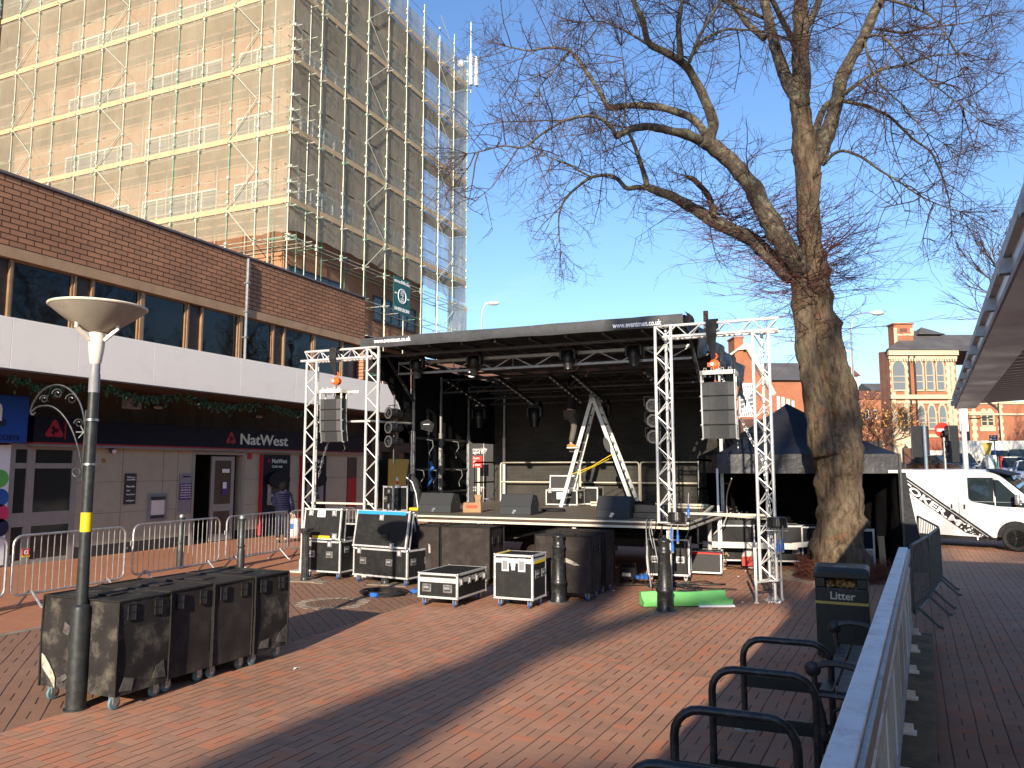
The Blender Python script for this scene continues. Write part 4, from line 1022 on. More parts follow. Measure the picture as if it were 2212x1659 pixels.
for (x, lab, zt_, zb_) in ((-9.72, 'black sling strap over the left truss beam', 4.6, 4.0), (-2.05, 'black sling strap over the right truss beam', 4.6, 3.9)):
    mb = MB(); rg = random.Random(int(x * 10))
    pr = [(-.07, .28, 4.33), (-.1, .1, 4.6), (-.09, -.03, 4.56), (-.085, -.045, 4.33), (-.03, .08, zb_)]
    pr2 = [(.07, .28, 4.33), (.1, .1, 4.6), (.09, -.03, 4.56), (.085, -.045, 4.33), (.03, .08, zb_)]
    n = len(pr); vs = [(x + a, FY + b, c) for a, b, c in pr] + [(x + a, FY + b, c) for a, b, c in pr2] + [(x + a, FY + b + .015, c) for a, b, c in pr] + [(x + a, FY + b + .015, c) for a, b, c in pr2]
    mb.add(vs, [(i, i + 1, n + i + 1, n + i) for i in range(n - 1)] + [(2 * n + i, 3 * n + i, 3 * n + i + 1, 2 * n + i + 1) for i in range(n - 1)])
    tag(obj('sling_strap', mb, MT['strap'], loc=(0, 0, 0)), lab, 'strap', 'black sling straps on the truss beams')
def hoist(x, z, label):
    t = thing('chain_hoist', label, 'hoist', (x, FY + .09, z), group='orange chain hoists')
    mb = MB(); mb.tube([(.045 * math.sin(a), 0, .24 + .045 * math.cos(a)) for a in [i * .6 - 1.9 for i in range(9)]], .014, 6); obj('top_hook', mb, MT['orange'], t, smooth=True)
    mb = MB(); mb.lathe([(.0001, -.07), (.075, -.07), (.085, -.04), (.085, .03), (.05, .07), (.0001, .07)], 18, Matrix.Translation((0, 0, .1)) @ Matrix.Rotation(math.pi / 2, 4, 'X')); mb.box(-.11, .09, -.05, .05, .06, .13); obj('housing', mb, MT['orange'], t, smooth=True)
    mb = MB(); mb.bar((-.03, -.075, .1), (-.03, -.085, .1), .03, 12); obj('badge', mb, MT['white'], t)
    mb = MB(); mb.tube([(0, 0, .02), (.01, 0, -.1), (0, 0, -.2)], .012, 5); obj('load_chain', mb, MT['chain'], t)
    mb = MB(); mb.tube([(.0, 0, -.17), (.035, 0, -.2), (.03, 0, -.25), (-.02, 0, -.26)], .015, 6); obj('lower_hook', mb, MT['orange'], t, smooth=True)
    return t
hoist(-9.70, 3.78, 'orange chain hoist above the left loudspeaker stack, with black chain bag')
hoist(-2.03, 3.72, 'orange chain hoist above the right loudspeaker stack')
t = tag(obj('chain_bag', MB().loft([[(.12 * s1 * math.cos(a) - 9.58, FY + .1 + .1 * s1 * math.sin(a), z) for a in [i * math.pi / 5 for i in range(10)]] for s1, z in ((.5, 3.38), (1, 3.42), (1.15, 3.52), (.8, 3.6), (1.0, 3.68))]), MT['strap'], smooth=True), 'black chain bag hanging beside the left orange hoist', 'bag')
def chain(pts, label, r=.012, link=.05, cat='chain', group=None):
    mb = MB(); pts = [V(p) for p in pts]; k = 0
    for a, b in zip(pts, pts[1:]):
        n = max(1, int((b - a).length / link)); d = (b - a).normalized()
        s1 = d.orthogonal().normalized(); s2 = d.cross(s1)
        for i in range(n):
            c = a + (b - a) * ((i + .5) / n); s = s1 if k % 2 else s2; k += 1
            l = (b - a).length / n * .62
            mb.tube([c - d * l + s * 0, c - d * l * .5 + s * r * 1.2, c + d * l * .5 + s * r * 1.2, c + d * l, c + d * l * .5 - s * r * 1.2, c - d * l * .5 - s * r * 1.2], r * .45, 4, closed=True)
    return tag(obj('chain', mb, MT['chain']), label, cat, group)
chain([(-1.98, FY + .1, 3.78), (-1.75, FY + .05, 3.2), (-1.5, FY + .1, 2.6), (-1.3, FY + .08, 2.2), (-1.22, FY + .06, 1.4), (-1.2, FY + .05, .06)], 'silver chain slanting from the right hoist down through the truss leg', .016, .06)
chain([(-10.1, FY + .1, 1.9), (-10.0, FY + .1, 2.3), (-9.85, FY + .1, 2.7), (-9.78, FY + .1, 3.05), (-9.74, FY + .1, 3.7)], 'silver chain slanting below the left loudspeakers', .014, .06)
mb = MB(); rg = random.Random(3)
for i in range(150):
    a = rg.uniform(0, 6.28); rr_ = rg.random() ** .6 * .15; p = V((rr_ * math.cos(a), rr_ * math.sin(a), .015 + rg.random() * .1 * (1 - rr_ / .16)))
    d = V((rg.gauss(0, 1), rg.gauss(0, 1), rg.gauss(0, .5))).normalized(); s = d.orthogonal().normalized()
    mb.tube([p - d * .022, p + s * .012, p + d * .022, p - s * .012], .0045, 4, closed=True)
tag(obj('chain_pile', mb, MT['chain'], loc=(-1.2, FY - .03, 0)), 'small heap of silver chain at the foot of the right truss leg', 'chain')
def array(label, x, ztop, zbot, w_, d_, y0, lean):
    t = thing('line_array', label, 'loudspeaker', (x, y0, zbot), group='hanging loudspeaker stacks')
    H_ = ztop - zbot; n = 4; h = H_ / n
    for i in range(n):
        z1 = H_ - i * h; ang = rad((0, 1.5, 3, 8)[i]); oy = (0, .005, .015, .04)[i]
        M2 = Matrix.Translation((0, oy, z1)) @ Matrix.Rotation(ang, 4, 'X')
        mb = MB(); mb.prism([(-w_ / 2, .035), (-w_ * .28, .0), (w_ * .28, .0), (w_ / 2, .035), (w_ / 2, d_ * .55), (w_ * .3, d_), (-w_ * .3, d_), (-w_ / 2, d_ * .55)], -h + .008, -.004, M2)
        cb = obj('cabinet', mb, MT['speaker_grey'], t)
        mb = MB(); mb.box(-w_ * .27, w_ * .27, -.004, .0, -h + .016, -.012, M2); obj('grille', mb, MT['grille'], cb)
        for s1 in (-1, 1): mb = MB(); mb.add([(s1 * w_ * .285, -.003, -h + .02), (s1 * w_ * .485, .026, -h + .02), (s1 * w_ * .485, .026, -.016), (s1 * w_ * .285, -.003, -.016)], [(0, 1, 2, 3)], M2); obj('side_panel', mb, MT['speaker_light'], cb)
        mb = MB()
        for s1 in (-1, 1):
            mb.box(s1 * w_ / 2 - .012, s1 * w_ / 2 + .012, .01, .03, -h, 0, M2); mb.ball(M2 @ V((s1 * (w_ / 2 + .02), .03, -h)), .02, 6, 4)
            mb.box(s1 * w_ / 2 - .008, s1 * w_ / 2 + .01, d_ * .5, d_ * .53, -h, 0, M2)
        obj('rigging_pin', mb, MT['steel_galv'], cb)
        mb = MB(); mb.tube([(w_ / 2 + .005, d_ * .3 + .06 * math.cos(a), -h / 2 + .06 * math.sin(a)) for a in [k * .5 - 1.5 for k in range(7)]], .008, 4); obj('handle', mb, MT['chain'], cb)
    mb = MB(); z = H_ + .12
    for s1 in (-1, 1):
        mb.box(s1 * w_ / 2 - .015, s1 * w_ / 2 + .015, -.02, d_ * 1.1, z, z + .07); mb.box(s1 * w_ / 2 - .012, s1 * w_ / 2 + .012, .0, .03, H_, z); mb.box(s1 * w_ / 2 - .012, s1 * w_ / 2 + .012, d_ * .5, d_ * .55, H_, z)
    mb.box(-w_ / 2, w_ / 2, -.02, .02, z, z + .07); mb.box(-.03, .03, 0, d_ * 1.1, z + .02, z + .09)
    for x_ in (-.2, -.08, .08, .2): mb.tube([(x_ - .02, 0, z + .07), (x_ - .02, 0, z + .11), (x_ + .02, 0, z + .11), (x_ + .02, 0, z + .07)], .006, 5)
    mb.box(w_ / 2, w_ / 2 + .28, d_ * .6, d_ * .68, z, z + .05) if lean else None
    obj('rigging_frame', mb, MT['wall_white'], t)
    return t
qa = PB(745, 860, FY - .1); qb = PB(745, 955, FY - .1)
array('black stack of four hanging loudspeakers in front of the white canopy', -9.70, qa.z, qb.z, .52, .36, FY - .1, True)
qa = PB(1552, 824, FY - .1); qb = PB(1552, 949, FY - .1)
array('black stack of four hanging loudspeakers left of the tree', (PB(1519, 880, FY - .1).x + PB(1585, 880, FY - .1).x) / 2, qa.z, qb.z, .54, .36, FY - .1, False)
def par(label, p, grp, yaw):
    t = thing('stage_lamp', label, 'stage lamp', p, yaw, group=grp)
    mb = MB(); mb.lathe([(.095, 0), (.1, .02), (.1, .22), (.06, .33), (.0001, .34)], 18, Matrix.Rotation(-math.pi / 2, 4, 'X')); obj('can', mb, MT['fixture'], t, smooth=True)
    mb = MB(); o8 = [(.125 * math.cos(math.pi / 8 + k * math.pi / 4), .125 * math.sin(math.pi / 8 + k * math.pi / 4)) for k in range(8)]
    i8 = [(.092 * math.cos(math.pi / 8 + k * math.pi / 4), .092 * math.sin(math.pi / 8 + k * math.pi / 4)) for k in range(8)]
    vs = [(x, -.02, z) for x, z in o8] + [(x, -.02, z) for x, z in i8] + [(x, -.005, z) for x, z in o8]
    mb.add(vs, [(k, (k + 1) % 8, 8 + (k + 1) % 8, 8 + k) for k in range(8)] + [(k, 16 + k, 16 + (k + 1) % 8, (k + 1) % 8) for k in range(8)]); obj('colour_frame', mb, MT['speaker_light'], t)
    mb = MB(); mb.lathe([(.088, -.0), (.07, .03), (.045, .055), (.0001, .065)], 20, Matrix.Rotation(-math.pi / 2, 4, 'X')); obj('lens', mb, MT['lens'], t, smooth=True)
    mb = MB(); mb.tube([(-.12, .12, 0), (-.13, .1, .0), (-.13, .1, .16), (.13, .1, .16), (.13, .1, 0), (.12, .12, 0)], .01, 5); obj('yoke', mb, MT['fixture'], t)
    return t
for i, (yp, nm) in enumerate(((892, 'top'), (923.5, 'middle'), (953.5, 'bottom'))):
    par(f'{nm} one of the three round stage lamps left of the stage', PB(840, yp, FY + .2), 'round lamps beside the left truss', rad(-20))
for i, (xp, yp, nm) in enumerate(((1409, 876, 'top'), (1411, 909, 'middle'), (1412, 943.5, 'bottom'))):
    par(f'{nm} one of the three round stage lamps beside the right truss', PB(xp, yp, FY + .45), 'round lamps beside the right truss', rad(22))
mb = MB(); q = PB(852, 890, FY + .35); mb.bar((q.x, q.y, q.z + .35), (q.x, q.y, q.z - 1.05), .02, 6); tag(obj('lamp_bar', mb, MT['fixture']), 'dark upright bar holding the lamps left of the stage', 'pole')
mb = MB(); q = PB(1424, 870, FY + .55); mb.bar((q.x, q.y, q.z + .35), (q.x, q.y, q.z - 1.2), .02, 6); tag(obj('lamp_bar', mb, MT['fixture']), 'dark upright bar holding the lamps beside the right truss', 'pole')
def mover(label, x, y, ztop, s=1.0, grp='moving head lamps on the front truss', tilt=0, yaw=0):
    t = thing('moving_head_lamp', label, 'stage lamp', (x, y, ztop), yaw, group=grp)
    mb = MB(); mb.box(-.13 * s, .13 * s, -.11 * s, .11 * s, -.1 * s, 0); obj('base', mb, MT['fixture'], t, bevel=.015)
    mb = MB(); mb.box(-.17 * s, -.12 * s, -.06 * s, .06 * s, -.33 * s, -.1 * s); mb.box(.12 * s, .17 * s, -.06 * s, .06 * s, -.33 * s, -.1 * s); mb.box(-.17 * s, .17 * s, -.06 * s, .06 * s, -.14 * s, -.1 * s); obj('yoke', mb, MT['fixture'], t, bevel=.012)
    M2 = Matrix.Translation((0, 0, -.28 * s)) @ Matrix.Rotation(tilt, 4, 'X') @ Matrix.Rotation(tilt * .5, 4, 'Y')
    mb = MB(); mb.lathe([(.0001, .13 * s), (.08 * s, .12 * s), (.12 * s, .05 * s), (.12 * s, -.08 * s), (.085 * s, -.2 * s), (.09 * s, -.25 * s), (.0001, -.25 * s)], 16, M2); hd = obj('head', mb, MT['fixture'], t, smooth=True)
    mb = MB(); mb.lathe([(.0001, -.252 * s), (.075 * s, -.252 * s)], 14, M2); obj('lens', mb, MT['lens'], hd)
    mb = MB(); mb.box(-.03 * s, .03 * s, -.112 * s, -.116 * s, -.07 * s, -.04 * s); obj('badge', mb, MT['white'], t)
    return t
for xp, lab, tl in ((902, 'leftmost of the four lamps hanging from the front roof truss', .3), (1025, 'second lamp from the left on the front roof truss, tilted', .35), (1227, 'third lamp from the left on the front roof truss, above the ladder', 0.0), (1369, 'rightmost lamp on the front roof truss, near the right truss leg', 0.05)):
    q = PB(xp, 740, TYF - .15); mover(lab, q.x, TYF - .15, zu + .18, 1.0, tilt=tl)
for xp, lab in ((1035, 'dark lamp hanging in shade above the gap in the back cloth'), (1155, 'dark lamp hanging in shade in front of the back cloth, left of the ladder'), (1300, 'dark lamp hanging in shade above the ladder top')):
    q = PB(xp, 840, 18.0); mover(lab, q.x, 18.0, 3.75, 1.2, 'lamps in the shade at the back of the stage')
for i, (xa, lab) in enumerate(((1055, 'leftmost'), (1158, 'second'), (1245, 'third'), (1335, 'fourth'), (1440, 'rightmost'))):
    xa = (965, 1075, 1185, 1235, 1390)[i]
    q = PB(xa, 810, 15.6); q2 = V((q.x + .22, 17.2, 3.62)); q1 = V((q.x, 15.6, 4.1))
    t = thing('light_strip', f'{lab} of the five dark strips of small lamps under the stage roof', 'stage lamp', q1, group='strips of small lamps under the stage roof')
    mb = MB(); mb.beam((0, 0, 0), q2 - q1, .08, .06); obj('bar', mb, MT['fixture'], t)
    for k in range(9): mb = MB(); c = (q2 - q1) * ((k + .5) / 9); mb.ball((c.x, c.y - .03, c.z - .03), .026, 8, 5); obj('lens', mb, MT['lens'], t, smooth=True)
def flood(label, p, yaw=0):
    t = thing('flood_lamp', label, 'stage lamp', p, yaw, group='squat black finned lamps clamped to the truss')
    mb = MB()
    mb.lathe([(.13, 0), (.135, .03), (.12, .16), (.0001, .17)], 16)
    for k in range(18):
        a = 2 * math.pi * k / 18; mb.box(.12, .15, -.006, .006, .0, .15, MX(rz=a))
    obj('finned_body', mb, MT['fixture'], t)
    mb = MB(); mb.lathe([(.0001, -.005), (.11, -.005)], 14); obj('lens', mb, MT['lens'], t)
    mb = MB(); mb.tube([(-.15, 0, .08), (-.16, 0, -.05), (.16, 0, -.05), (.15, 0, .08)], .01, 5); obj('bracket', mb, MT['steel_galv'], t)
q = PB(1459, 1100, SY0 - .2); flood('squat black finned lamp at the right front corner of the stage deck', (q.x, SY0 - .12, SZ + .02))
q = PB(1678, 1137, FY - .2); flood('squat black finned lamp low on the right truss leg', (q.x, FY - .15, q.z - .02))
def castor(parent, x, y, z, wm='rubber_blue', r=.05):
    mb = MB(); mb.box(x - .04, x + .04, y - .04, y + .04, z - .012, z); mb.box(x - .03, x - .018, y - .03, y + .03, r, z); mb.box(x + .018, x + .03, y - .03, y + .03, r, z)
    c = obj('castor', mb, MT['steel_galv'], parent)
    mb = MB(); mb.lathe([(.0001, -.016), (r * .6, -.016), (r * .92, -.014), (r, -.006), (r, .006), (r * .92, .014), (r * .6, .016), (.0001, .016)], 18, Matrix.Translation((x, y, r)) @ Matrix.Rotation(math.pi / 2, 4, 'Y')); obj('wheel', mb, MT[wm], c, smooth=True)
    mb = MB(); mb.bar((x - .02, y, r), (x + .02, y, r), r * .45, 10); obj('hub', mb, MT['chain'], c)
def box_shell(parent, w, d, z0, z1, body='case_black', e=.028, names=('body', 'edge_trim', 'corner')):
    mb = MB(); mb.box(-w / 2, w / 2, -d / 2, d / 2, z0, z1); b = obj(names[0], mb, MT[body], parent)
    mb = MB(); q = .003
    for sx in (-1, 1):
        for sy in (-1, 1):
            mb.box(sx * (w / 2 + q), sx * (w / 2 - e), sy * (d / 2 + q), sy * (d / 2 - e), z0 + .01, z1 - .01)
        for z in (z0, z1): mb.box(sx * (w / 2 + q + .0005), sx * (w / 2 - e), -d / 2 + .01, d / 2 - .01, z - q * (z == z0) if 0 else (z - q if z == z0 else z - e), (z + e if z == z0 else z + q))
    for sy in (-1, 1):
        for z in (z0, z1): mb.box(-w / 2 + .01, w / 2 - .01, sy * (d / 2 + q + .001), sy * (d / 2 - e), (z - q + .0008 if z == z0 else z - e), (z + e if z == z0 else z + q - .0008))
    obj(names[1], mb, MT['edge'], parent)
    mb = MB()
    for sx in (-1, 1):
        for sy in (-1, 1):
            for z in (z0, z1): mb.ball((sx * (w / 2 - .006), sy * (d / 2 - .006), z + (.006 if z == z0 else -.006)), .024, 8, 6)
    obj(names[2], mb, MT['chain'], parent, smooth=True)
    return b
def fitting(parent, kind, c, n, up=None, s=1.0, on=None):
    a = {'y-': MX(), 'x+': MX(rz=math.pi / 2), 'y+': MX(rz=math.pi), 'x-': MX(rz=-math.pi / 2)}[n]
    M2 = Matrix.Translation(V(c)) @ a
    mb = MB(); w, h = (.075 * s, .06 * s) if kind == 'handle' else (.05 * s, .06 * s)
    mb.box(-w, w, -.006, .002, -h, h, M2); k = obj(kind, mb, MT['chain'], parent, bevel=.002)
    mb = MB()
    if kind == 'handle':
        mb.box(-w * .68, w * .68, -.0065, -.0075, -h * .6, h * .6, M2); obj('recess', mb, MT['plinth'], k)
        mb = MB(); mb.box(-w * .6, w * .6, -.012, -.02, -h * .15, h * .45, M2); obj('grip', mb, MT['grey_mid'], k)
    else:
        mb.box(-w * .5, w * .5, -.008, -.016, -h * .7, h * .6, M2); mb.bar(M2 @ V((0, -.006, 0)), M2 @ V((0, -.018, 0)), .018, 10); obj('catch', mb, MT['edge'], k)
def case(name, label, loc, rz, w, d, h, z0=.13, wheels='rubber_blue', handles=(), latches=(), lid=None, grp=None, cat='flight case', body='case_black', r=.05):
    t = thing(name, label, cat, loc, rz, grp)
    box_shell(t, w, d, z0, z0 + h, body)
    if wheels:
        for sx in (-1, 1):
            for sy in (-1, 1): castor(t, sx * (w / 2 - .08), sy * (d / 2 - .08), z0, wheels, r)
    for c, n in handles: fitting(t, 'handle', c, n)
    for c, n in latches: fitting(t, 'latch', c, n)
    if lid: 
        mb = MB(); zl = z0 + h - lid
        for a, b in ((-1, 0), (1, 0)): mb.box(a * (w / 2 + .002), a * (w / 2 + .0045), -d / 2, d / 2, zl - .035, zl + .035)
        for b in (-1, 1): mb.box(-w / 2, w / 2, b * (d / 2 + .002), b * (d / 2 + .0045), zl - .035, zl + .035)
        obj('lid_trim', mb, MT['edge'], t)
    return t
GC = 'black flight cases standing in front of the stage'
case('flight_case', 'long low black flight case with bright silver edges and blue wheels', (-5.83, 11.08, 0), 0, .68, 1.0, .37, handles=(((-.19, -.5, .28), 'y-'), ((.17, -.5, .28), 'y-')), latches=(((.34, -.38, .38), 'x+'), ((.34, -.1, .38), 'x+'), ((.34, .15, .38), 'x+'), ((.34, .42, .38), 'x+')), lid=.1, grp=GC)
t = case('flight_case', 'upright square black flight case with two big hinges and yellow tape on its rim', (-4.74, 11.22, 0), 0, .64, .54, .66, handles=(((.32, -.1, .5), 'x+'), ((.32, .15, .5), 'x+')), lid=.09, grp=GC)
mb = MB(); mb.box(.322, .326, -.25, .25, .66, .70); mb.box(-.3, -.24, -.27, .27, .791, .7935); obj('yellow_tape', mb, MT['yellow'], t)
for x in (-.13, .14):
    mb = MB(); mb.box(x - .06, x + .06, -.272, -.282, .54, .74); k = obj('hinge', mb, MT['edge'], t, bevel=.01); mb = MB(); mb.box(x - .04, x + .04, -.283, -.286, .57, .7); obj('recess', mb, MT['grey_mid'], k, bevel=.008)
mb = MB(); mb.box(-.04, .04, -.272, -.28, .62, .68); mb.box(-.03, .03, -.272, -.279, .56, .63); obj('latch', mb, MT['edge'], t)
t = case('flight_case', 'black flight case with its lid stood on top, white label and yellow stripe', (-9.3, 12.68, 0), 0, .84, .72, .58, handles=(((.17, -.36, .46), 'y-'), ((-.24, -.36, .46), 'y-'), ((.42, -.15, .55), 'x+'), ((.42, .2, .52), 'x+')), latches=(((.17, -.36, .66), 'y-'), ((-.3, -.36, .66), 'y-')), grp=GC)
lid = bpy.data.objects.new('lid', None); COL.objects.link(lid); lid.parent = t; lid.location = (-.03, -.28, .73); lid.rotation_euler = (rad(-6), 0, 0)
box_shell(lid, .86, .17, .0, .58, names=('lid_panel', 'lid_trim', 'lid_corner'))
mb = MB(); mb.box(-.12, .06, -.088, -.092, .42, .56); obj('label', mb, MT['white'], lid)
mb = MB(); mb.box(-.2, .2, -.088, -.092, .02, .07); obj('yellow_tape', mb, MT['yellow'], lid)
for x in (-.28, .26): fitting(lid, 'latch', (x, -.086, .5), 'y-')
fitting(lid, 'latch', (.3, -.086, .06), 'y-')
t = case('flight_case', 'wide black flight case with two lids leaning on it, blue tape on the top edge', (-7.86, 12.55, 0), rad(-8), 1.28, .75, .5, handles=(((-.4, -.375, .4), 'y-'), ((.22, -.375, .4), 'y-'), ((.64, -.2, .42), 'x+'), ((.64, .2, .42), 'x+')), latches=(((-.5, -.375, .58), 'y-'), ((.45, -.375, .58), 'y-')), grp=GC)
for i, (y, a) in enumerate(((-.33, -10), (.28, 20))):
    lid = bpy.data.objects.new('lid', None); COL.objects.link(lid); lid.parent = t; lid.location = (-.02, y, .65); lid.rotation_euler = (rad(a), 0, 0)
    box_shell(lid, 1.26 if i == 0 else .9, .12, .0, .66 if i == 0 else .6, names=('lid_panel', 'lid_trim', 'lid_corner'))
    if i == 0:
        mb = MB(); mb.box(-.6, .55, -.064, -.068, .59, .65); obj('blue_tape', mb, MT['tape_blue'], lid)
        fitting(lid, 'latch', (-.02, -.062, .54), 'y-'); fitting(lid, 'latch', (.3, -.062, .03), 'y-')
c = GL(*((650) * .2108 + 630.9, 900 * .2108 + 1014.9)); t = case('flight_case', 'black flight case standing half hidden between the two lidded cases', (-9.35, 13.95, 0), 0, .75, .7, .82, handles=(((-.2, -.35, .62), 'y-'), ((.25, -.35, .62), 'y-')), grp=GC)
for sx, sz in ((-.25, .75), (0, .78), (-.1, .7), (.1, .68)):
    pass
case('flight_case', 'black flight case with white trim under the right corner of the deck, cables in front', (-3.2, 14.75, 0), rad(8), .78, .6, .66, handles=(((-.24, -.3, .42), 'y-'), ((.22, -.3, .42), 'y-')), wheels='steel_galv', grp=GC)
t = case('flight_case', 'small upright black flight case on the left of the deck with a bottle on it', (-9.02, 14.45, SZ), rad(-28), .42, .36, .52, z0=0, wheels=None, lid=None, handles=(((-.1, -.18, .25), 'y-'),), latches=(((0.02, -.18, .42), 'y-'), ((0.02, -.18, .1), 'y-')), grp='black flight cases on the stage deck')
t = thing('drink_bottle', 'clear drink bottle with red label on the small flight case', 'bottle', (-8.95, 14.4, SZ + .52))
mb = MB(); mb.lathe([(.0001, 0), (.033, 0), (.034, .1), (.03, .15), (.013, .2), (.013, .215)], 12); obj('bottle', mb, MT['bottle'], t, smooth=True)
mb = MB(); mb.lathe([(.0345, .04), (.0345, .12)], 12); obj('label', mb, MT['label_red'], t)
mb = MB(); mb.lathe([(.0001, .235), (.015, .235), (.015, .212)], 10); obj('cap', mb, MT['label_red'], t)
t = case('flight_case', 'open black flight case with raised lid and white label at the foot of the ladder', (-6.45, 18.1, SZ), rad(-2), .82, .5, .36, z0=0.02, wheels=None, handles=(((.41, 0, .24), 'x+'),), latches=(((-.3, -.25, .36), 'y-'), ((.2, -.25, .36), 'y-')), grp='black flight cases on the stage deck')
mb = MB(); mb.box(-.12, .1, -.254, -.257, .16, .32); obj('label', mb, MT['white'], t)
lid = bpy.data.objects.new('lid', None); COL.objects.link(lid); lid.parent = t; lid.location = (.02, -.12, .39); lid.rotation_euler = (rad(-4), 0, 0)
box_shell(lid, .74, .06, .0, .34, 'speaker_grey', names=('lid_panel', 'lid_trim', 'lid_corner'))
t = case('flight_case', 'black flight case behind the open one at the foot of the ladder', (-5.95, 18.6, SZ), rad(-2), .5, .4, .42, z0=0.02, wheels=None, grp='black flight cases on the stage deck')
def sub(label, loc, rz, w, d, h, z0=.13, m='carpet', vents=(), patches=(), seams=(), wm='rubber_teal', grp=None, flap=True, shade=0):
    t = thing('covered_speaker', label, 'speaker cabinet', loc, rz, grp)
    mb = MB(); rg = random.Random(hash(label) % 999); n = 7
    M0 = MB(); M0.box(-w / 2, w / 2, -d / 2, d / 2, z0, z0 + h)
    bm = bmesh.new(); me = bpy.data.meshes.new('x'); me.from_pydata(M0.v, [], M0.f); bm.from_mesh(me)
    bmesh.ops.subdivide_edges(bm, edges=bm.edges[:], cuts=n, use_grid_fill=True)
    sd = rg.uniform(0, 50)
    for v in bm.verts:
        k = noise.noise(v.co * 2.4 + V((sd, 0, 0))) * .012; fx_ = 1 - min(1, abs(abs(v.co.x) - w / 2) * 8)
        v.co += V((1 if v.co.x > 0 else -1, 0, 0)) * k * (abs(abs(v.co.x) - w / 2) < .001) + V((0, 1 if v.co.y > 0 else -1, 0)) * k * (abs(abs(v.co.y) - d / 2) < .001) + V((0, 0, k * .8)) * (v.co.z > z0 + h - .001)
    bm.to_mesh(me); bm.free(); mb.v = [tuple(v.co) for v in me.vertices]; mb.f = [tuple(p.vertices) for p in me.polygons]; mb.m = [0] * len(mb.f); bpy.data.meshes.remove(me)
    obj('carpet_cover', mb, MT[m], t, smooth=True, ang=50)
    mb = MB(); W2, D2, Z1 = w / 2 + .002, d / 2 + .002, z0 + h + .002
    for sx in (-1, 1):
        for sy in (-1, 1): mb.tube([(sx * W2, sy * D2, z0), (sx * (W2 + .004), sy * (D2 + .002), z0 + h * .5), (sx * W2, sy * D2, Z1)], .011, 5)
        mb.tube([(sx * W2, -D2, Z1), (sx * W2, D2, Z1)], .011, 5)
    for sy in (-1, 1): mb.tube([(-W2, sy * D2, Z1), (W2, sy * D2, Z1)], .011, 5)
    obj('binding', mb, MT['carpet_edge'], t, smooth=True)
    for c, n_ in vents:
        a = {'y-': MX(), 'x+': MX(rz=math.pi / 2)}[n_]; M2 = Matrix.Translation(V(c)) @ a; mb = MB()
        mb.box(-.035, .035, -.008, .004, -.065, .065, M2); k = obj('vent', mb, MT['plinth'], t)
        mb = MB()
        for q in (-.043, .036): mb.box(q, q + .007, -.014, -.002, -.072, .072, M2)
        for q in (-.072, .065, -.004): mb.box(-.043, .043, -.013, -.002, q, q + .007, M2)
        obj('vent_frame', mb, MT['carpet_edge'], k)
    if flap: mb = MB(); mb.box(-.14, .12, -.1, .1, z0 + h + .004, z0 + h + .014, MX(rz=.1)); obj('top_flap', mb, MT[m], t, bevel=.006)
    for pts, n_, mm in patches:
        mb = MB(); mb.prism(pts, .0, .003, (MX((0, -d / 2 - .007, 0)) @ XZ) if n_ == 'y-' else (MX((w / 2 + .006, 0, 0)) @ YZ)); obj('worn_patch', mb, MT[mm], t)
    for sx in (-1, 1):
        for sy in (-1, 1): castor(t, sx * (w / 2 - .09), sy * (d / 2 - .07), z0 - .0, wm, .06)
    return t
MT['worn'] = mat('worn', (.42, .38, .3), .9, dirt=(.05, .045, .04), dirtamt=.8, dscale=14)
MT['scuff'] = mat('scuff', (.1, .092, .08), .95, var=.5, scale=9, dirt=(.02, .018, .017), dirtamt=.9, dscale=12)
RX0, RX1 = -6.86, -5.9
ysb = [4.98, 5.56, 6.11, 6.66, 7.2]
GR = 'row of four covered speaker cabinets behind the lamp post'
for i in range(4):
    a, b = ysb[i], ysb[i + 1]; d_ = b - a - .015; w_ = RX1 - RX0; dx = (.0, -.03, -.01, .02)[i]
    v = [((w_ / 2 + .008, (-.16) * 1, .83), 'x+'), ((w_ / 2 + .008, .13, .83), 'x+')]
    pt = []
    if i == 0:
        pt = [([(-w_ / 2 + .02, .42), (-w_ / 2 + .03, .3), (-.33, .2), (-.27, .13), (-.27, .22), (-.3, .27), (-.36, .34), (-.42, .40)], 'y-', 'worn'),
              ([(-.26, .2), (-.18, .19), (-.1, .24), (-.14, .27), (-.2, .24)], 'y-', 'scuff'), ([(-.2, .62), (-.13, .6), (-.1, .68), (-.18, .72)], 'y-', 'scuff'),
              ([(-.25, .17), (-.12, .15), (-.1, .25), (-.2, .28)], 'x+', 'scuff'), ([(.1, .2), (.25, .18), (.22, .34), (.14, .3)], 'x+', 'scuff')]
    if i == 3: pt = [([(-.2, .18), (-.05, .16), (-.04, .26), (-.15, .25)], 'x+', 'scuff'), ([(.08, .2), (.25, .16), (.25, .36), (.12, .28)], 'x+', 'scuff')]
    lab = ('nearest covered cabinet of the row of four, with the torn pale patch', 'second covered cabinet of the row of four behind the lamp post, plain cover', 'third covered cabinet of the row of four behind the lamp post, creased cover', 'farthest covered cabinet of the row of four, scuffed at its lower corners')[i]
    sub(lab, ((RX0 + RX1) / 2 + dx, (a + b) / 2, 0), (0, .01, -.008, .0)[i], w_, d_, .80 + (.0, .005, -.005, .0)[i], m=('carpet', 'carpet_brown', 'carpet_brown', 'carpet')[i], vents=v, patches=pt, grp=GR)
GS = 'big covered speaker cabinets in front of the stage'
sub('big covered cabinet right of the square flight case, with a white scratch', (-4.28, 12.15, 0), 0, .95, .52, .88, vents=(((.478, -.12, .77), 'x+'), ((.478, .12, .8), 'x+')), m='carpet_brown', wm='rubber_blue', grp=GS,
    patches=(([(-.12, .68), (.08, .66), (.22, .6), (.28, .56), (.2, .555), (.05, .6), (-.1, .635)], 'y-', 'worn'),))
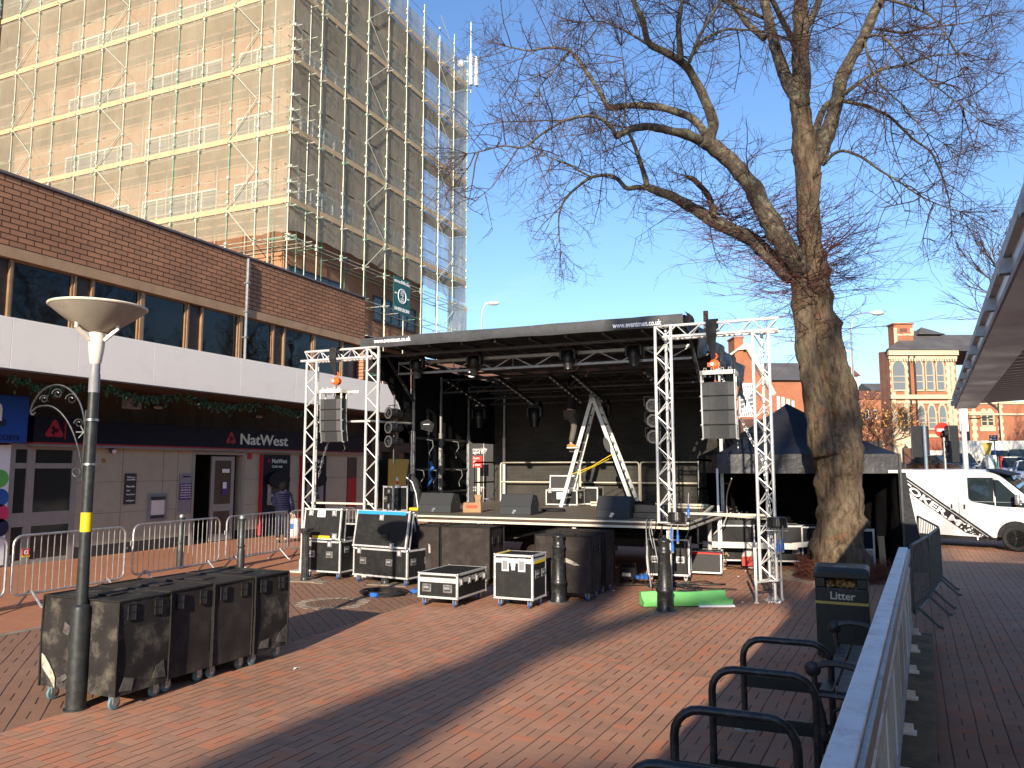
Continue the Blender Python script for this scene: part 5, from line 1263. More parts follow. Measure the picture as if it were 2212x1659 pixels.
sub('big covered cabinet just behind the one with the white scratch', (-4.36, 13.0, 0), 0, 1.05, .55, .88, m='carpet_brown', wm='rubber_blue', grp=GS)
sub('big covered cabinet left of the stage wheel, facing right with two vents', (-6.45, 13.02, 0), rad(3), .95, .7, .9, vents=(((.48, -.2, .8), 'x+'), ((.48, .1, .8), 'x+')), m='carpet_brown', wm='rubber_blue', grp=GS)
sub('big covered cabinet behind the case with leaning lids', (-7.2, 13.0, 0), rad(-4), .62, .8, .9, m='carpet_brown', wm='rubber_blue', grp=GS, patches=(([(.1, .55), (.14, .55), (.13, .7), (.09, .72)], 'y-', 'worn'),))
def monitor(label, p0, p1, rz):
    c = (V(p0) + V(p1)) / 2; w = (V(p1) - V(p0)).length
    t = thing('stage_monitor', label, 'loudspeaker', (c.x, c.y + .0, SZ), rz, group='wedge monitors on the front of the deck')
    sec = [(0, 0), (0, .15), (.14, .40), (.36, .37), (.46, .2), (.42, 0)]
    mb = MB(); mb.loft([[(x, y, z) for y, z in sec] for x in (-w / 2, w / 2)]); obj('cabinet', mb, MT['monitor'], t, bevel=.012)
    mb = MB(); mb.loft([[(x, y, z) for y, z in ((-.004, .16), (.125, .392), (.13, .39), (.002, .155))] for x in (-w / 2 + .02, w / 2 - .02)]); obj('grille', mb, MT['grille'], t)
    mb = MB(); mb.lathe([(.0001, 0), (.035, 0), (.035, .004)], 14, Matrix.Translation((w / 2, .3, .2)) @ Matrix.Rotation(math.pi / 2, 4, 'Y')); mb.lathe([(.0001, 0), (.03, 0), (.03, .004)], 14, Matrix.Translation((w / 2, .24, .3)) @ Matrix.Rotation(math.pi / 2, 4, 'Y')); obj('port', mb, MT['plinth'], t)
    mb = MB(); mb.box(-.03, .03, -.012, 0, .06, .1); mb.box(-.05, .0, -.02, 0, .02, .06); obj('connector', mb, MT['chain'], t)
    return t
Y0 = 13.95
for lab, a, b, rz, yy in (('left wedge monitor on the deck, beside the brown paper bag', 903, 973, 0, 14.15), ('middle wedge monitor on the front of the deck', 1078, 1146, 0, 14.1), ('right wedge monitor on the front of the deck, below the ladder', 1287, 1359, 0, 13.85)):
    p, q = PB(a, 1100, yy), PB(b, 1100, yy); monitor(lab, (p.x, yy, 0), (q.x, yy, 0), rz)
lad = thing('folding_ladder', 'tall silver double ladder standing open on the stage', 'ladder', (-6.0, 17.6, SZ))
ap = PB(1279, 856, 17.4); fr_ = PB(1371, 1078, 17.4); fl_x = PB(1214, 1078, 17.4).x
HZ = ap.z - SZ; ax = ap.x + 6.0; ry = -.2
def leg_(sx, x_f, nm):
    top0, top1 = V((ax, -.2, HZ)), V((ax, .16, HZ)); bt0, bt1 = V((x_f, -.28, 0.0)), V((x_f, .28, 0.0))
    mb = MB(); mb.beam(top0, bt0, .03, .085, (1, 0, 0)); mb.beam(top1, bt1, .03, .085, (1, 0, 0)); p = obj(nm, mb, MT['alu'], lad)
    for k in range(1, 12):
        u = k / 12; a_, b_ = top0.lerp(bt0, u), top1.lerp(bt1, u); mb = MB(); mb.beam(a_, b_, .035, .03, (1, 0, 0)); obj('rung', mb, MT['edge'], lad)
leg_(1, fr_.x + 6.0, 'stile_pair'); leg_(-1, fl_x + 6.0, 'stile_pair')
mb = MB(); mb.box(ax - .06, ax + .06, -.24, .2, HZ - .03, HZ + .05); obj('hinge', mb, MT['grey_mid'], lad)
mb = MB(); a_, b_ = V((fl_x + 6.0 + .25, -.3, .75)), V((fr_.x + 6 - .45, -.26, 1.25)); mb.tube([a_, a_.lerp(b_, .5) - V((0, 0, .05)), b_], .009, 5); mb.tube([a_ + V((0, .5, 0)), b_ + V((0, .5, 0))], .006, 5); obj('yellow_strap', mb, MT['yellow'], lad)
mb = MB(); mb.prism([(.07 * math.cos(k * .52), .18 * math.sin(k * .52)) for k in range(12)], 0, .003, MX(((ax + fr_.x + 6) / 2 - .12, -.29, HZ * .56), ry=0) @ XZ @ Matrix.Rotation(rad(18), 4, 'Z')); obj('label', mb, MT['plinth'], lad)
def onp(x, y): return GL(x, y, SZ)
q = PB(1018, 1100, 14.6)
mb = MB(); mb.loft([[(x, y, z) for x, y in ((-.17 * k, -.12), (.17 * k, -.1), (.17 * k, .12), (-.17 * k, .12))] for k, z in ((1, 0), (1.05, .12), (.9, .2))]); t = tag(obj('cardboard_box', mb, MT['cardboard'], loc=(q.x, q.y, SZ), rotz=.5), 'torn brown cardboard box with red print beside the left monitor', 'box')
mb = MB(); mb.box(-.12, .1, -.135, -.13, .1, .15); obj('red_print', mb, MT['label_red'], t)
q = PB(1034, 1100, 14.6); mb = MB(); mb.loft([[(x * k, y, z) for x, y in ((-.07, -.04), (.07, -.05), (.07, .04), (-.07, .05))] for k, z in ((1, 0), (1.05, .1), (.85, .25), (1.15, .36))]); tag(obj('paper_bag', mb, MT['cardboard'], loc=(q.x, q.y, SZ)), 'upright brown paper bag on the deck between the monitors', 'bag')
def coil(name, label, loc, r, n, m, plug=None, cr=.012, squash=.8):
    t = thing(name, label, 'cable', loc); mb = MB(); rg = random.Random(int(r * 1000)); pts = []
    for i in range(n * 16):
        a = i / 16 * 2 * math.pi; k = r * (1 + .18 * math.sin(i * .21) + rg.uniform(-.03, .03)); pts.append((k * math.cos(a) + .03 * math.sin(i * .13), squash * k * math.sin(a), cr + cr * 1.5 * (i / 16 / n) * n * .5))
    mb.tube(pts, cr, 5); obj('cable', mb, MT[m], t, smooth=True)
    if plug:
        for p in plug:
            mb = MB(); mb.bar((p[0], p[1], .04), (p[0] + .14, p[1] - .02, .04), .036, 10); mb.box(p[0] + .02, p[0] + .1, p[1] - .05, p[1] + .03, .01, .075); obj('plug', mb, MT['blue_plug'], t, smooth=True)
    return t
c = GL(829, 1284); coil('cable_coil', 'coiled black mains cable with blue plugs on the paving beside the manhole', c, .36, 6, 'cable', plug=((-.05, -.3), (.36, .3)), cr=.013)
c = GL(1207, 1103, SZ); coil('cable_coil', 'coiled black cable with a white tag on the deck, between two monitors', (c.x, c.y - .3, SZ), .24, 4, 'cable', cr=.014)
q = PB(1405, 1100, 14.2); mb = MB(); mb.box(-.3, .3, -.14, .14, 0, .1); mb.box(-.28, .28, -.1, .2, .1, .24); tag(obj('amplifier', mb, MT['fixture'], loc=(q.x, q.y, SZ), bevel=.01), 'low black equipment box on the deck right of the right monitor', 'equipment')
q = PB(1389, 1085, 16.5); mb = MB(); mb.box(-.25, .25, -.15, .15, 0, .2); tag(obj('black_bag', mb, MT['curtain'], loc=(q.x, q.y, SZ), bevel=.06), 'soft black bag on the deck behind the right monitor', 'bag')
mb = MB(); mb.beam((-5.7, 18.0, SZ + .05), (-2.9, 17.7, SZ + .05), .3, .07); mb.beam((-5.7, 17.8, SZ + .1), (-2.9, 17.5, SZ + .1), .04, .04); tag(obj('deck_beam', mb, MT['ivory']), 'long white beam lying on the deck behind the ladder feet', 'beam')
q = PB(926, 1000, 15.5); t = thing('antenna_stand', 'slim stand with black paddle antenna in front of the left curtain', 'stand', (q.x, 15.5, SZ))
mb = MB(); mb.bar((0, 0, 0), (0, 0, 1.75), .009, 6)
for k in range(3): mb.bar((0, 0, .25), (.3 * math.cos(k * 2.1), .3 * math.sin(k * 2.1), 0), .008, 5)
obj('pole', mb, MT['fixture'], t)
mb = MB(); mb.prism([(-.2, -.1), (.1, -.18), (.16, 0), (.0, .12), (-.2, .06)], 0, .01, MX((-.02, 0, 1.9)) @ XZ); obj('paddle', mb, MT['fixture'], t)
mb = MB(); mb.box(-.14, .02, -.02, -.012, 1.895, 1.91); obj('white_mark', mb, MT['white'], t)
mb = MB(); mb.tube([(.05, 0, 1.05), (.1, 0, .9), (.02, 0, .8), (.08, 0, .65), (-.02, 0, .5)], [.03, .05, .03, .04, .02], 7); obj('blue_cloth', mb, MT['circle_blue'], t, smooth=True)
t = thing('draped_coat', 'black coat with a white stripe draped behind the small flight case', 'clothing', (PB(890, 1080, 15.0).x, 15.0, SZ))
mb = MB(); mb.loft([[(.2 * k * math.cos(a) + ox, .14 * k * math.sin(a), z) for a in [i * math.pi / 6 for i in range(12)]] for k, z, ox in ((1.2, 0, 0), (1.1, .2, .02), (.95, .45, .03), (.7, .65, .0), (.3, .78, -.04))]); obj('cloth', mb, MT['jacket_black'], t, smooth=True)
mb = MB(); mb.tube([(-.1, -.12, .72), (.08, -.14, .6), (.17, -.12, .35), (.22, -.12, .05)], .013, 5); obj('white_stripe', mb, MT['white'], t)
mb = MB(); mb.box(-.25, .2, -.1, .12, 0, .06); q = PB(890, 1090, 14.7); tag(obj('yellow_case', mb, MT['yellow'], loc=(q.x, q.y, SZ), bevel=.02), 'flat yellow case lying on the deck beside the coat', 'case')
rg = random.Random(9)
c = GL(1356, 1262)
t = thing('power_box', 'black mains junction box with blue sockets on the paving under the deck', 'junction box', (c.x, c.y + .1, 0))
mb = MB(); mb.box(-.16, .12, -.1, .1, .08, .3); obj('body', mb, MT['fixture'], t, bevel=.015); mb = MB(); mb.tube([(-.16, 0, .3), (-.16, 0, .36), (.12, 0, .36), (.12, 0, .3)], .012, 5); mb.box(-.14, -.12, -.1, .1, 0, .08); mb.box(.08, .1, -.1, .1, 0, .08); obj('frame', mb, MT['fixture'], t)
mb = MB(); mb.box(-.1, .06, -.106, -.1, .14, .2); obj('label', mb, MT['wall_white'], t)
for k in range(3): mb = MB(); mb.bar((.15 + k * .08, -.05, .14 + .02 * k), (.2 + k * .08, -.16, .14), .035, 9); obj('socket', mb, MT['blue_plug'], t, smooth=True)
def cables(name, label, paths, m='cable', r=.011, kind=None):
    mb = MB()
    for p in paths: mb.tube(p, r, 5)
    return tag(obj(name, mb, MT[m], smooth=True), label, 'cable')
def wander(a, b, n, amp, z=.012):
    a, b = V(a), V(b); return [a.lerp(b, i / n) + V((rg.gauss(0, amp), rg.gauss(0, amp), 0)) for i in range(n + 1)]
def smooth_path(p, it=2):
    for _ in range(it):
        q = [p[0]]
        for a, b in zip(p, p[1:]): q += [a.lerp(b, .25), a.lerp(b, .75)]
        p = q + [p[-1]]
    return p
K = 0
for i in range(11):
    a = (rg.uniform(-4.3, -2.3), rg.uniform(13.2, 14.4), .012); b = (rg.uniform(-3.2, -1.6), rg.uniform(13.0, 14.6), .012 + .004 * i)
    cables('loose_cable', 'one of the black cables tangled on the paving under the deck corner', [smooth_path(wander(a, b, 6, .16))], r=.011)['group'] = 'tangled cables under the deck corner'
cables('loose_cable', 'thin black cable lying across the paving to the right truss leg', [smooth_path([V(GL(1405, 1262)), V(GL(1480, 1266)), V(GL(1560, 1273)), V(GL(1650, 1277)), V(GL(1668, 1275))])], r=.011)
for i in range(10):
    x = rg.uniform(-3.25, -2.5); y = SY0 - rg.uniform(0.02, .06); z1 = SZ - .1; x2 = x + rg.uniform(-.12, .12)
    L_ = rg.uniform(.2, 1.0)
    cables('hanging_cable', 'one of the thin cables hanging from the right front corner of the deck', [smooth_path([V((x, y + .3, SZ + .02)), V((x, y, SZ + .04)), V((x, y - .03, z1)), V((x2, y - .05, z1 - L_ * .5)), V((x2 + .05, y - .04, max(.03, z1 - L_)))])], m='cable' if i % 3 else 'cable_grey', r=.008)['group'] = 'cables hanging at the deck corner'
for i, (px, py, lab) in enumerate(((1450, 1154, 'upper blue plug hanging from the deck corner'), (1464, 1160, 'blue plug hanging just right of the upper one at the deck corner'), (1453, 1180, 'lower blue plug hanging over the flight case'), (1691, 1178, 'right blue plug hanging on the right truss leg'), (1681, 1180, 'left blue plug hanging on the right truss leg'), (1487, 1104, 'blue plug lying on the deck corner'))):
    q = PB(px, py, SY0 - .12 if i < 3 or i == 5 else FY - .25); t = thing('mains_plug', lab, 'plug', q, group='blue mains plugs'); mb = MB()
    mb.bar((0, 0, -.08), (0, 0, .03), .024, 10); mb.bar((0, 0, .03), (0, 0, .1), .016, 8); obj('body', mb, MT['blue_plug'], t, smooth=True); mb = MB(); mb.bar((0, 0, .1), (.01, 0, .3), .009, 6); mb.bar((0, 0, -.11), (0, 0, -.08), .02, 10); obj('collar', mb, MT['grey_mid'], t)
a, b = GL(1388, 1312), GL(1570, 1309)
t = thing('green_sheet', 'flat folded bright green sheet lying behind the cannon bollard', 'sheet', ((a.x + b.x) / 2, (a.y + b.y) / 2, 0), math.atan2(b.y - a.y, b.x - a.x))
mb = MB(); Lh = (b - a).length / 2; vs = []
n = 24
for i in range(n + 1):
    x = -Lh + 2 * Lh * i / n
    for y, z in ((-.03, .01), (-.04, .06), (-.02, .13), (.03, .19), (.12, .185), (.2, .01)): vs.append((x + .02 * math.sin(z * 30), y + .008 * math.sin(i * .8), z * (1.15 + .05 * math.sin(i * .35)) + .002))
mb.add(vs, [(i * 6 + j, (i + 1) * 6 + j, (i + 1) * 6 + j + 1, i * 6 + j + 1) for i in range(n) for j in range(5)] + [(0, 1, 2, 3, 4, 5), tuple(n * 6 + k for k in (5, 4, 3, 2, 1, 0))])
obj('green_layer', mb, MT['sheet_green'], t, smooth=True, ang=50)
mb = MB(); mb.box(.2, Lh + .09, -.09, .2, .004, .03, MX(rz=-.04)); obj('white_layer', mb, MT['white'], t); mb = MB(); mb.box(Lh - .02, Lh + .1, -.0, .15, .03, .1); obj('green_end', mb, MT['sheet_green'], t)
for i, (px, py, lab) in enumerate(((1343, 1252, 'crumpled white paper scrap near the covered cabinets'), (1323, 1277, 'white paper scrap right of the cannon bollard'), (1594, 1246, 'white scrap on the paving left of the truss leg'), (1612, 1234, 'pale scrap under the truss beam'), (1605, 1302, 'small white scrap right of the green sheet'), (1620, 1600, 'dead leaf scrap beside the bike racks'), (640, 1445, 'tiny white chip on the paving right of the covered row'))):
    q = GL(px, py); mb = MB(); s = rg.uniform(.03, .06)
    mb.add([(-s, 0, .004), (0, -s * .5, .012), (s, .1 * s, .004), (s * .4, s * .5, .02), (-s * .4, s * .6, .006)], [(0, 1, 2, 3, 4)]); tag(obj('paper_scrap', mb, MT['white'] if i != 5 else MT['stone_flag'], loc=q, rotz=rg.uniform(0, 6)), lab, 'litter')
L0 = GL(163, 1532)
t = thing('lamp_post', 'dark lamp post with a yellow band and a wide shallow dish on top', 'lamp post', L0)
mb = MB(); mb.lathe([(.083, 0), (.083, .84), (.078, .88), (.052, .9), (.048, 1.55)], 24); mb.lathe([(.1, -.01), (.1, .012), (.083, .015)], 18); obj('column', mb, MT['lamp_grey'], t, smooth=True)
mb = MB(); mb.lathe([(.0485, 1.53), (.0485, 1.7)], 24); obj('yellow_band', mb, MT['yellow'], t, smooth=True)
mb = MB(); mb.lathe([(.0465, 1.7), (.044, 2.79)], 24); obj('upper_column', mb, MT['lamp_grey'], t, smooth=True)
mb = MB(); mb.lathe([(.047, 2.78), (.047, 2.95), (.042, 2.95), (.042, 3.06)], 24); obj('sleeve', mb, MT['grey_mid'], t, smooth=True)
mb = MB(); mb.lathe([(.04, 3.04), (.05, 3.06), (.068, 3.2), (.068, 3.33), (.0001, 3.34)], 24)
for k in range(3):
    a = rad(20 + 120 * k); ca, sa = math.cos(a), math.sin(a)
    mb.beam((.07 * ca, .07 * sa, 3.26), (.2 * ca, .2 * sa, 3.37), .022, .03); mb.bar((.19 * ca, .19 * sa, 3.36), (.19 * ca, .19 * sa, 3.44), .016, 8)
obj('head_cone', mb, MT['lamp_cream'], t, smooth=True)
mb = MB(); mb.lathe([(.06, 3.33), (.1, 3.345), (.2, 3.40), (.31, 3.48), (.4, 3.555), (.41, 3.565)], 48); obj('dish', mb, MT['lamp_disc'], t, smooth=True)
mb = MB(); mb.lathe([(.41, 3.56), (.418, 3.57), (.415, 3.58), (.3, 3.6), (.0001, 3.62)], 48); obj('rim', mb, MT['lamp_cream'], t, smooth=True)
D_ = V((-math.cos(HEAD), -math.sin(HEAD), 0))
def spiral(c, r0, r1, a0, turns, n=16): return [c + D_ * (r0 + (r1 - r0) * i / n) * math.cos(a0 + turns * 6.283 * i / n) + V((0, 0, 1)) * (r0 + (r1 - r0) * i / n) * math.sin(a0 + turns * 6.283 * i / n) for i in range(n + 1)]
t2 = thing('scroll_bracket', 'black wrought-iron scroll bracket clamped to the lamp post', 'bracket', L0)
def W(u, z): return D_ * u + V((0, 0, z))
mb = MB(); arc = [W(.07 + .52 * math.sin(a), 2.4 + .55 * math.cos(a) + .02) for a in [i * rad(97) / 14 for i in range(15)]]
arc = [W(.05, 2.3), W(.07, 2.55), W(.13, 2.72), W(.24, 2.83), W(.36, 2.86), W(.48, 2.8), W(.55, 2.68), W(.57, 2.6), W(.54, 2.57), W(.52, 2.6)]
mb.tube(smooth_path(arc), .009, 6); mb.tube(smooth_path([W(.06, 2.05), W(.1, 2.25), W(.2, 2.5), W(.35, 2.66), W(.5, 2.66), W(.56, 2.6)]), .008, 6)
for c, r in (((.2, 2.72), .055), ((.33, 2.77), .05), ((.45, 2.72), .04), ((.12, 2.5), .045)): mb.tube(spiral(W(*c), r, .012, 0, 1.4), .006, 5)
obj('scrollwork', mb, MT['iron_black'], t2, smooth=True)
mb = MB(); mb.bar(W(.058, 1.98), W(.058, 2.62), .011, 6); mb.tube(spiral(W(.11, 2.06), .05, .03, 3, 1.1), .007, 5); obj('backplate', mb, MT['iron_black'], t2, smooth=True)
mb = MB()
for z in (2.12, 2.52): mb.lathe([(.05, z), (.056, z), (.056, z + .02), (.05, z + .02)], 18)
obj('clamp', mb, MT['chain'], t2, smooth=True)
mb = MB()
for k in range(5): mb.bar(W(.07, 2.42), W(.09 + .05 * math.cos(k * 1.3), 2.42 + .06 * math.sin(k * 1.3)), .005, 5)
obj('wire_tie', mb, MT['grey_mid'], t2)
def bol_slim(label, p, h=1.12):
    t = thing('bollard', label, 'bollard', p, group='slim black bollards along the pavement')
    mb = MB(); mb.lathe([(.075, 0), (.075, .42), (.066, .46), (.062, .5), (.078, .52), (.078, .54), (.062, .56), (.06, h - .1), (.07, h - .09), (.07, h - .07), (.055, h - .06)], 20); obj('post', mb, MT['lamp_grey'], t, smooth=True)
    mb = MB(); mb.lathe([(.055, h - .06), (.055, h - .03), (.035, h), (.0001, h + .005)], 16); obj('cap', mb, MT['steel_galv'], t, smooth=True)
bol_slim('slim black bollard in front of the bank doorway, left one of two', GL(388, 1228)); bol_slim('slim black bollard behind the far end of the covered row', GL(519, 1238), 1.14)
def bol_flute(label, p, h):
    t = thing('bollard', label, 'bollard', p, group='fluted column bollards on stone slabs')
    mb = MB(); vs = []; n = 48
    prof = [(.082, 0), (.082, .04), (.072, .07), (.068, h - .13), (.075, h - .1)]
    for r, z in prof:
        for i in range(n): k = r * (1 - (.09 if i % 4 in (1, 2) and .05 < z < h - .11 else 0)); a = 2 * math.pi * i / n; vs.append((k * math.cos(a), k * math.sin(a), z))
    mb.add(vs, [(j * n + i, j * n + (i + 1) % n, (j + 1) * n + (i + 1) % n, (j + 1) * n + i) for j in range(len(prof) - 1) for i in range(n)]); obj('shaft', mb, MT['iron_black'], t)
    mb = MB(); mb.lathe([(.075, h - .1), (.095, h - .08), (.1, h - .06), (.085, h - .05), (.08, h - .04)], 20); mb.box(-.1, .1, -.1, .1, h - .045, h - .005); obj('capital', mb, MT['iron_black'], t)
    mb = MB(); mb.box(-.3, .28, -.16, .2, -.01, .012, MX(rz=.2)); mb.box(.28, .5, -.2, .1, -.01, .009, MX(rz=.1)); obj('stone_slab', mb, MT['stone_flag'], t)
bol_flute('fluted column bollard in front of the case with the raised lid', GL(658, 1255), .97); bol_flute('fluted column bollard in front of the case with the leaning lids', GL(832, 1262), .9)
def bol_cannon(label, p, h=1.1):
    t = thing('bollard', label, 'bollard', p, group='heavy cannon-shaped bollards')
    mb = MB(); mb.lathe([(.135, 0), (.135, .03), (.12, .06), (.115, .26), (.125, .28), (.13, .31), (.115, .34), (.105, .37), (.092, h * .74), (.1, h * .755), (.106, h * .775), (.098, h * .8), (.088, h * .81), (.086, h * .89), (.1, h * .905), (.104, h * .925), (.092, h * .94), (.05, h * .96), (.034, h * .97), (.036, h * .99), (.0001, h)], 26); obj('post', mb, MT['black_paint'], t, smooth=True, ang=60)
    mb = MB(); mb.lathe([(.2, -.01), (.17, .008), (.13, .012)], 14); obj('footing', mb, MT['kerb'], t)
bol_cannon('cannon bollard behind the long low flight case', V((-7.55, 12.75, 0)), 1.08)
bol_cannon('cannon bollard between the square flight case and the scratched cabinet', GL(1207, 1300)); bol_cannon('cannon bollard in front of the green sheet', GL(1437, 1320))
def barrier(label, p, q, grp='steel crowd barriers', dark=False, feet=1, m=None, n=18):
    p, q = V(p), V(q); c = (p + q) / 2; L_ = (q - p).length; rz = math.atan2(q.y - p.y, q.x - p.x)
    t = thing('crowd_barrier', label, 'crowd barrier', (c.x, c.y, 0), rz, grp); m = MT[m or 'alu_dull']; h = 1.08; z0 = .2; l = L_ / 2; r = .019
    mb = MB(); loop = []
    for sx, sz in ((-1, -1), (-1, 1), (1, 1), (1, -1)):
        cx, cz = sx * (l - .14), (z0 + .12 if sz < 0 else h - .14); R_ = (.14, .12 if sz < 0 else .14)
        a0 = {(-1, -1): 270, (-1, 1): 180, (1, 1): 90, (1, -1): 0}[(sx, sz)]
        for k in range(5): a = rad(a0 - k * 22.5); loop.append((cx + R_[0] * math.cos(a), 0, cz + R_[1] * math.sin(a)))
    mb.tube(loop, r, 8, closed=True); obj('frame', mb, m, t, smooth=True)
    for i in range(1, n):
        x = -l + L_ * i / n; dz = 0 if .12 < i / n < .88 else .03
        mb = MB(); mb.bar((x, 0, z0 + dz * .5), (x, 0, h - dz * .5), .0075, 5, caps=False); obj('upright', mb, m, t, smooth=True)
    for sx in (-1, 1):
        x = sx * (l - .32); mb = MB()
        mb.tube([(x, -.3, .012), (x, -.25, .02), (x, -.02, .24), (x, .02, .24), (x, .25, .02), (x, .3, .012)], .018, 7); obj('foot', mb, m, t, smooth=True)
    mb = MB(); mb.tube([(-l, 0, .8), (-l - .05, .0, .8), (-l - .05, 0, .72)], .012, 5); mb.box(l, l + .05, -.015, .015, .7, .73); obj('coupling', mb, m, t)
    return t
mk('alu_dull', (.44, .44, .43), .42, .7, .18, 9, dirt=(.16, .12, .09), dirtamt=.35, dscale=7)
mk('rust_dark', (.12, .13, .12), .55, .4, .3, 9, dirt=(.1, .055, .035), dirtamt=.4, dscale=9)
b1a, b1b = GL(22, 1289, .2), GL(266, 1250, .2); b2a, b2b = GL(284, 1243, .2), GL(472, 1212, .2); b3a, b3b = GL(487, 1210, .2), GL(620, 1186, .2)
t = barrier('crowd barrier at the far left with a small red tag', b1a, b1b)
mb = MB(); mb.box(-.88, -.76, -.03, -.022, .78, .88); k = obj('tag', mb, MT['red'], t); mb = MB(); mb.box(-.88, -.76, -.031, -.021, .76, .782); obj('tag_edge', mb, MT['yellow'], k)
tt = text_mb('\u03b1', .11, depth=.002, bold=.003, align='CENTER'); tt.v = [(-.82 + a_, -.032 - c_, .8 + b_) for a_, b_, c_ in tt.v]; obj('letter', tt, MT['white'], k)
barrier('crowd barrier in front of the night safe and hours board', b2a, b2b); barrier('crowd barrier in front of the bank doorway and cash machine', b3a, b3b)
barrier('crowd barrier cut by the left edge of the photo', b1a + (b1a - b1b).normalized() * 2.35, b1a + (b1a - b1b).normalized() * .1)
d_ = (b3b - b3a).normalized(); barrier('crowd barrier behind the lidded flight case, beside the shopping bag', b3b + d_ * .08, b3b + d_ * .08 + V((.55, 1.9, 0)))
barrier('crowd barrier behind the foot of the left truss frame', GL(655, 1098, 1.08) * V((1, 1, 0)) if 0 else V((-11.6, 15.0, 0)), V((-10.5, 16.6, 0)))
barrier('crowd barrier left of the stage, behind the case with leaning lids', V((-10.45, 16.7, 0)), V((-9.5, 17.9, 0)))
barrier('crowd barrier seen through the gap in the stage back cloth, left', V((-11.2, 23.0, 0)), V((-9.9, 23.9, 0))); barrier('crowd barrier seen through the gap in the stage back cloth, right', V((-9.85, 23.9, 0)), V((-8.0, 24.4, 0)))
r1a, r1b, r2b, r3b = GL(1966, 1179, 1.08), GL(2004, 1158, 1.08), GL(2028, 1139, 1.08), GL(1981, 1114, 1.08)
for lab, a, b in (('dark barrier nearest the end of the white railing', r1a, r1b), ('dark barrier at the bend of the zigzag beside the van', r1b, r2b), ('dark barrier nearest the side of the van', r2b, r3b), ('dark barrier between the gazebo curtain and the van', GL(1972, 1118, 1.08), GL(1938, 1104, 1.08))):
    a, b = V((a.x, a.y, 0)), V((b.x, b.y, 0)); barrier(lab, a, b, 'dark barriers beside the van', m='rust_dark', n=12)
B0 = C2(3.73, 8.95)
t = thing('litter_bin', 'black litter bin with gold bands and the word Litter, full of leaves', 'litter bin', B0, HEAD - rad(26))
mb = MB(); w_, d2, h = .27, .23, .98
mb.box(-w_, w_, -d2, d2, .03, .775); mb.box(-w_, -w_ + .11, -d2, d2, .775, h - .1); mb.box(w_ - .11, w_, -d2, d2, .775, h - .1); mb.box(-w_ + .11, w_ - .11, d2 - .05, d2, .775, h - .1)
mb.box(-w_ - .015, w_ + .015, -d2 - .015, d2 + .015, h - .1, h - .02)
obj('body', mb, MT['bin_black'], t, bevel=.012)
mb = MB(); mb.loft([[(sx * k * (w_ + .015), sy * k * (d2 + .015), z) for sx, sy in ((-1, -1), (1, -1), (1, 1), (-1, 1))] for k, z in ((1, h - .02), (.93, h + .015), (.86, h + .02))]); lid = obj('lid', mb, MT['bin_black'], t); mb = MB(); mb.box(-.08, .06, -.2, -.1, h + .02, h + .026); obj('stub_plate', mb, MT['grey_mid'], lid)
for z in (.6, .12): mb = MB(); mb.box(-w_ - .003, w_ + .003, -d2 - .003, d2 + .003, z, z + .028); obj('gold_band', mb, MT['gold'], t)
mb = MB(); mb.box(-w_ + .05, w_ - .05, -d2 - .006, -d2, .08, .59); obj('door_panel', mb, MT['bin_black'], t, bevel=.004)
mb = MB(); mb.box(-w_ + .05, w_ - .05, -d2 - .009, -d2 - .004, .6, .628); obj('gold_band', mb, MT['gold'], t)
tt = text_mb('Litter', .115, depth=.002, bold=.002, align='CENTER'); tt.v = [(a_ + .01, -d2 - .004 - c_, .655 + b_) for a_, b_, c_ in tt.v]; obj('lettering', tt, MT['ivory'], t)
mb = MB(); rg = random.Random(4)
for i in range(260):
    p = V((rg.uniform(-.16, .16), rg.uniform(-.2, .16), .775 + rg.uniform(0, .06))); M2 = Matrix.Translation(p) @ Euler((rg.uniform(0, 6), rg.uniform(0, 6), 0)).to_matrix().to_4x4(); s = rg.uniform(.015, .035); mb.add([(-s, 0, 0), (0, -s, 0), (s, 0, .01), (0, s, 0)], [(0, 1, 2, 3)], M2)
o = tag(obj('dead_leaves', mb, MT['litter_in'], loc=B0, rotz=HEAD - rad(26)), 'brown dead leaves filling the litter bin', 'leaves'); o['kind'] = 'stuff'
def rack(label, a, b, h=.72):
    a, b = V(a), V(b); c = (a + b) / 2; l = (b - a).length / 2
    t = thing('bike_rack', label, 'bike rack', (c.x, c.y, 0), math.atan2(b.y - a.y, b.x - a.x), 'black hoop bike racks')
    pts = [(-l, 0, 0), (-l, 0, h - .17)] + [(-l + .15 - .15 * math.cos(rad(k * 18)), 0, h - .15 + .15 * math.sin(rad(k * 18))) for k in range(6)]
    pts += [(-x, y, z) for x, y, z in pts[::-1]]
    mb = MB(); mb.tube(pts, .026, 12); obj('hoop', mb, MT['black_paint'], t, smooth=True)
    mb = MB(); mb.box(-l + .02, l - .02, -.006, .006, .34, .43); mb.box(-l + .02, l - .02, -.006, .006, .07, .12); obj('crossbar', mb, MT['bin_black'], t)
    mb = MB()
    for s in (-1, 1): mb.box(s * l - .08, s * l + .08, -.04, .04, 0, .012); mb.bar((s * l + .05, 0, .01), (s * l + .05, 0, .03), .012, 6)
    obj('base_plate', mb, MT['steel_galv'], t)
RD = GL(1786, 1599) - GL(1610, 1577); RD.z = 0; RD.normalize()
def rack_at(label, xl, yt, dx):
    p = GL(xl, yt, .72); p.z = 0; rack(label, p, p + RD * dx)
rack_at('farthest bike rack hoop, beside the bench', 1640, 1384, .0) if 0 else None
ra = GL(1610, 1577)
rack('farthest of the bike racks, beside the bench', ra, ra + RD * .66, .72)
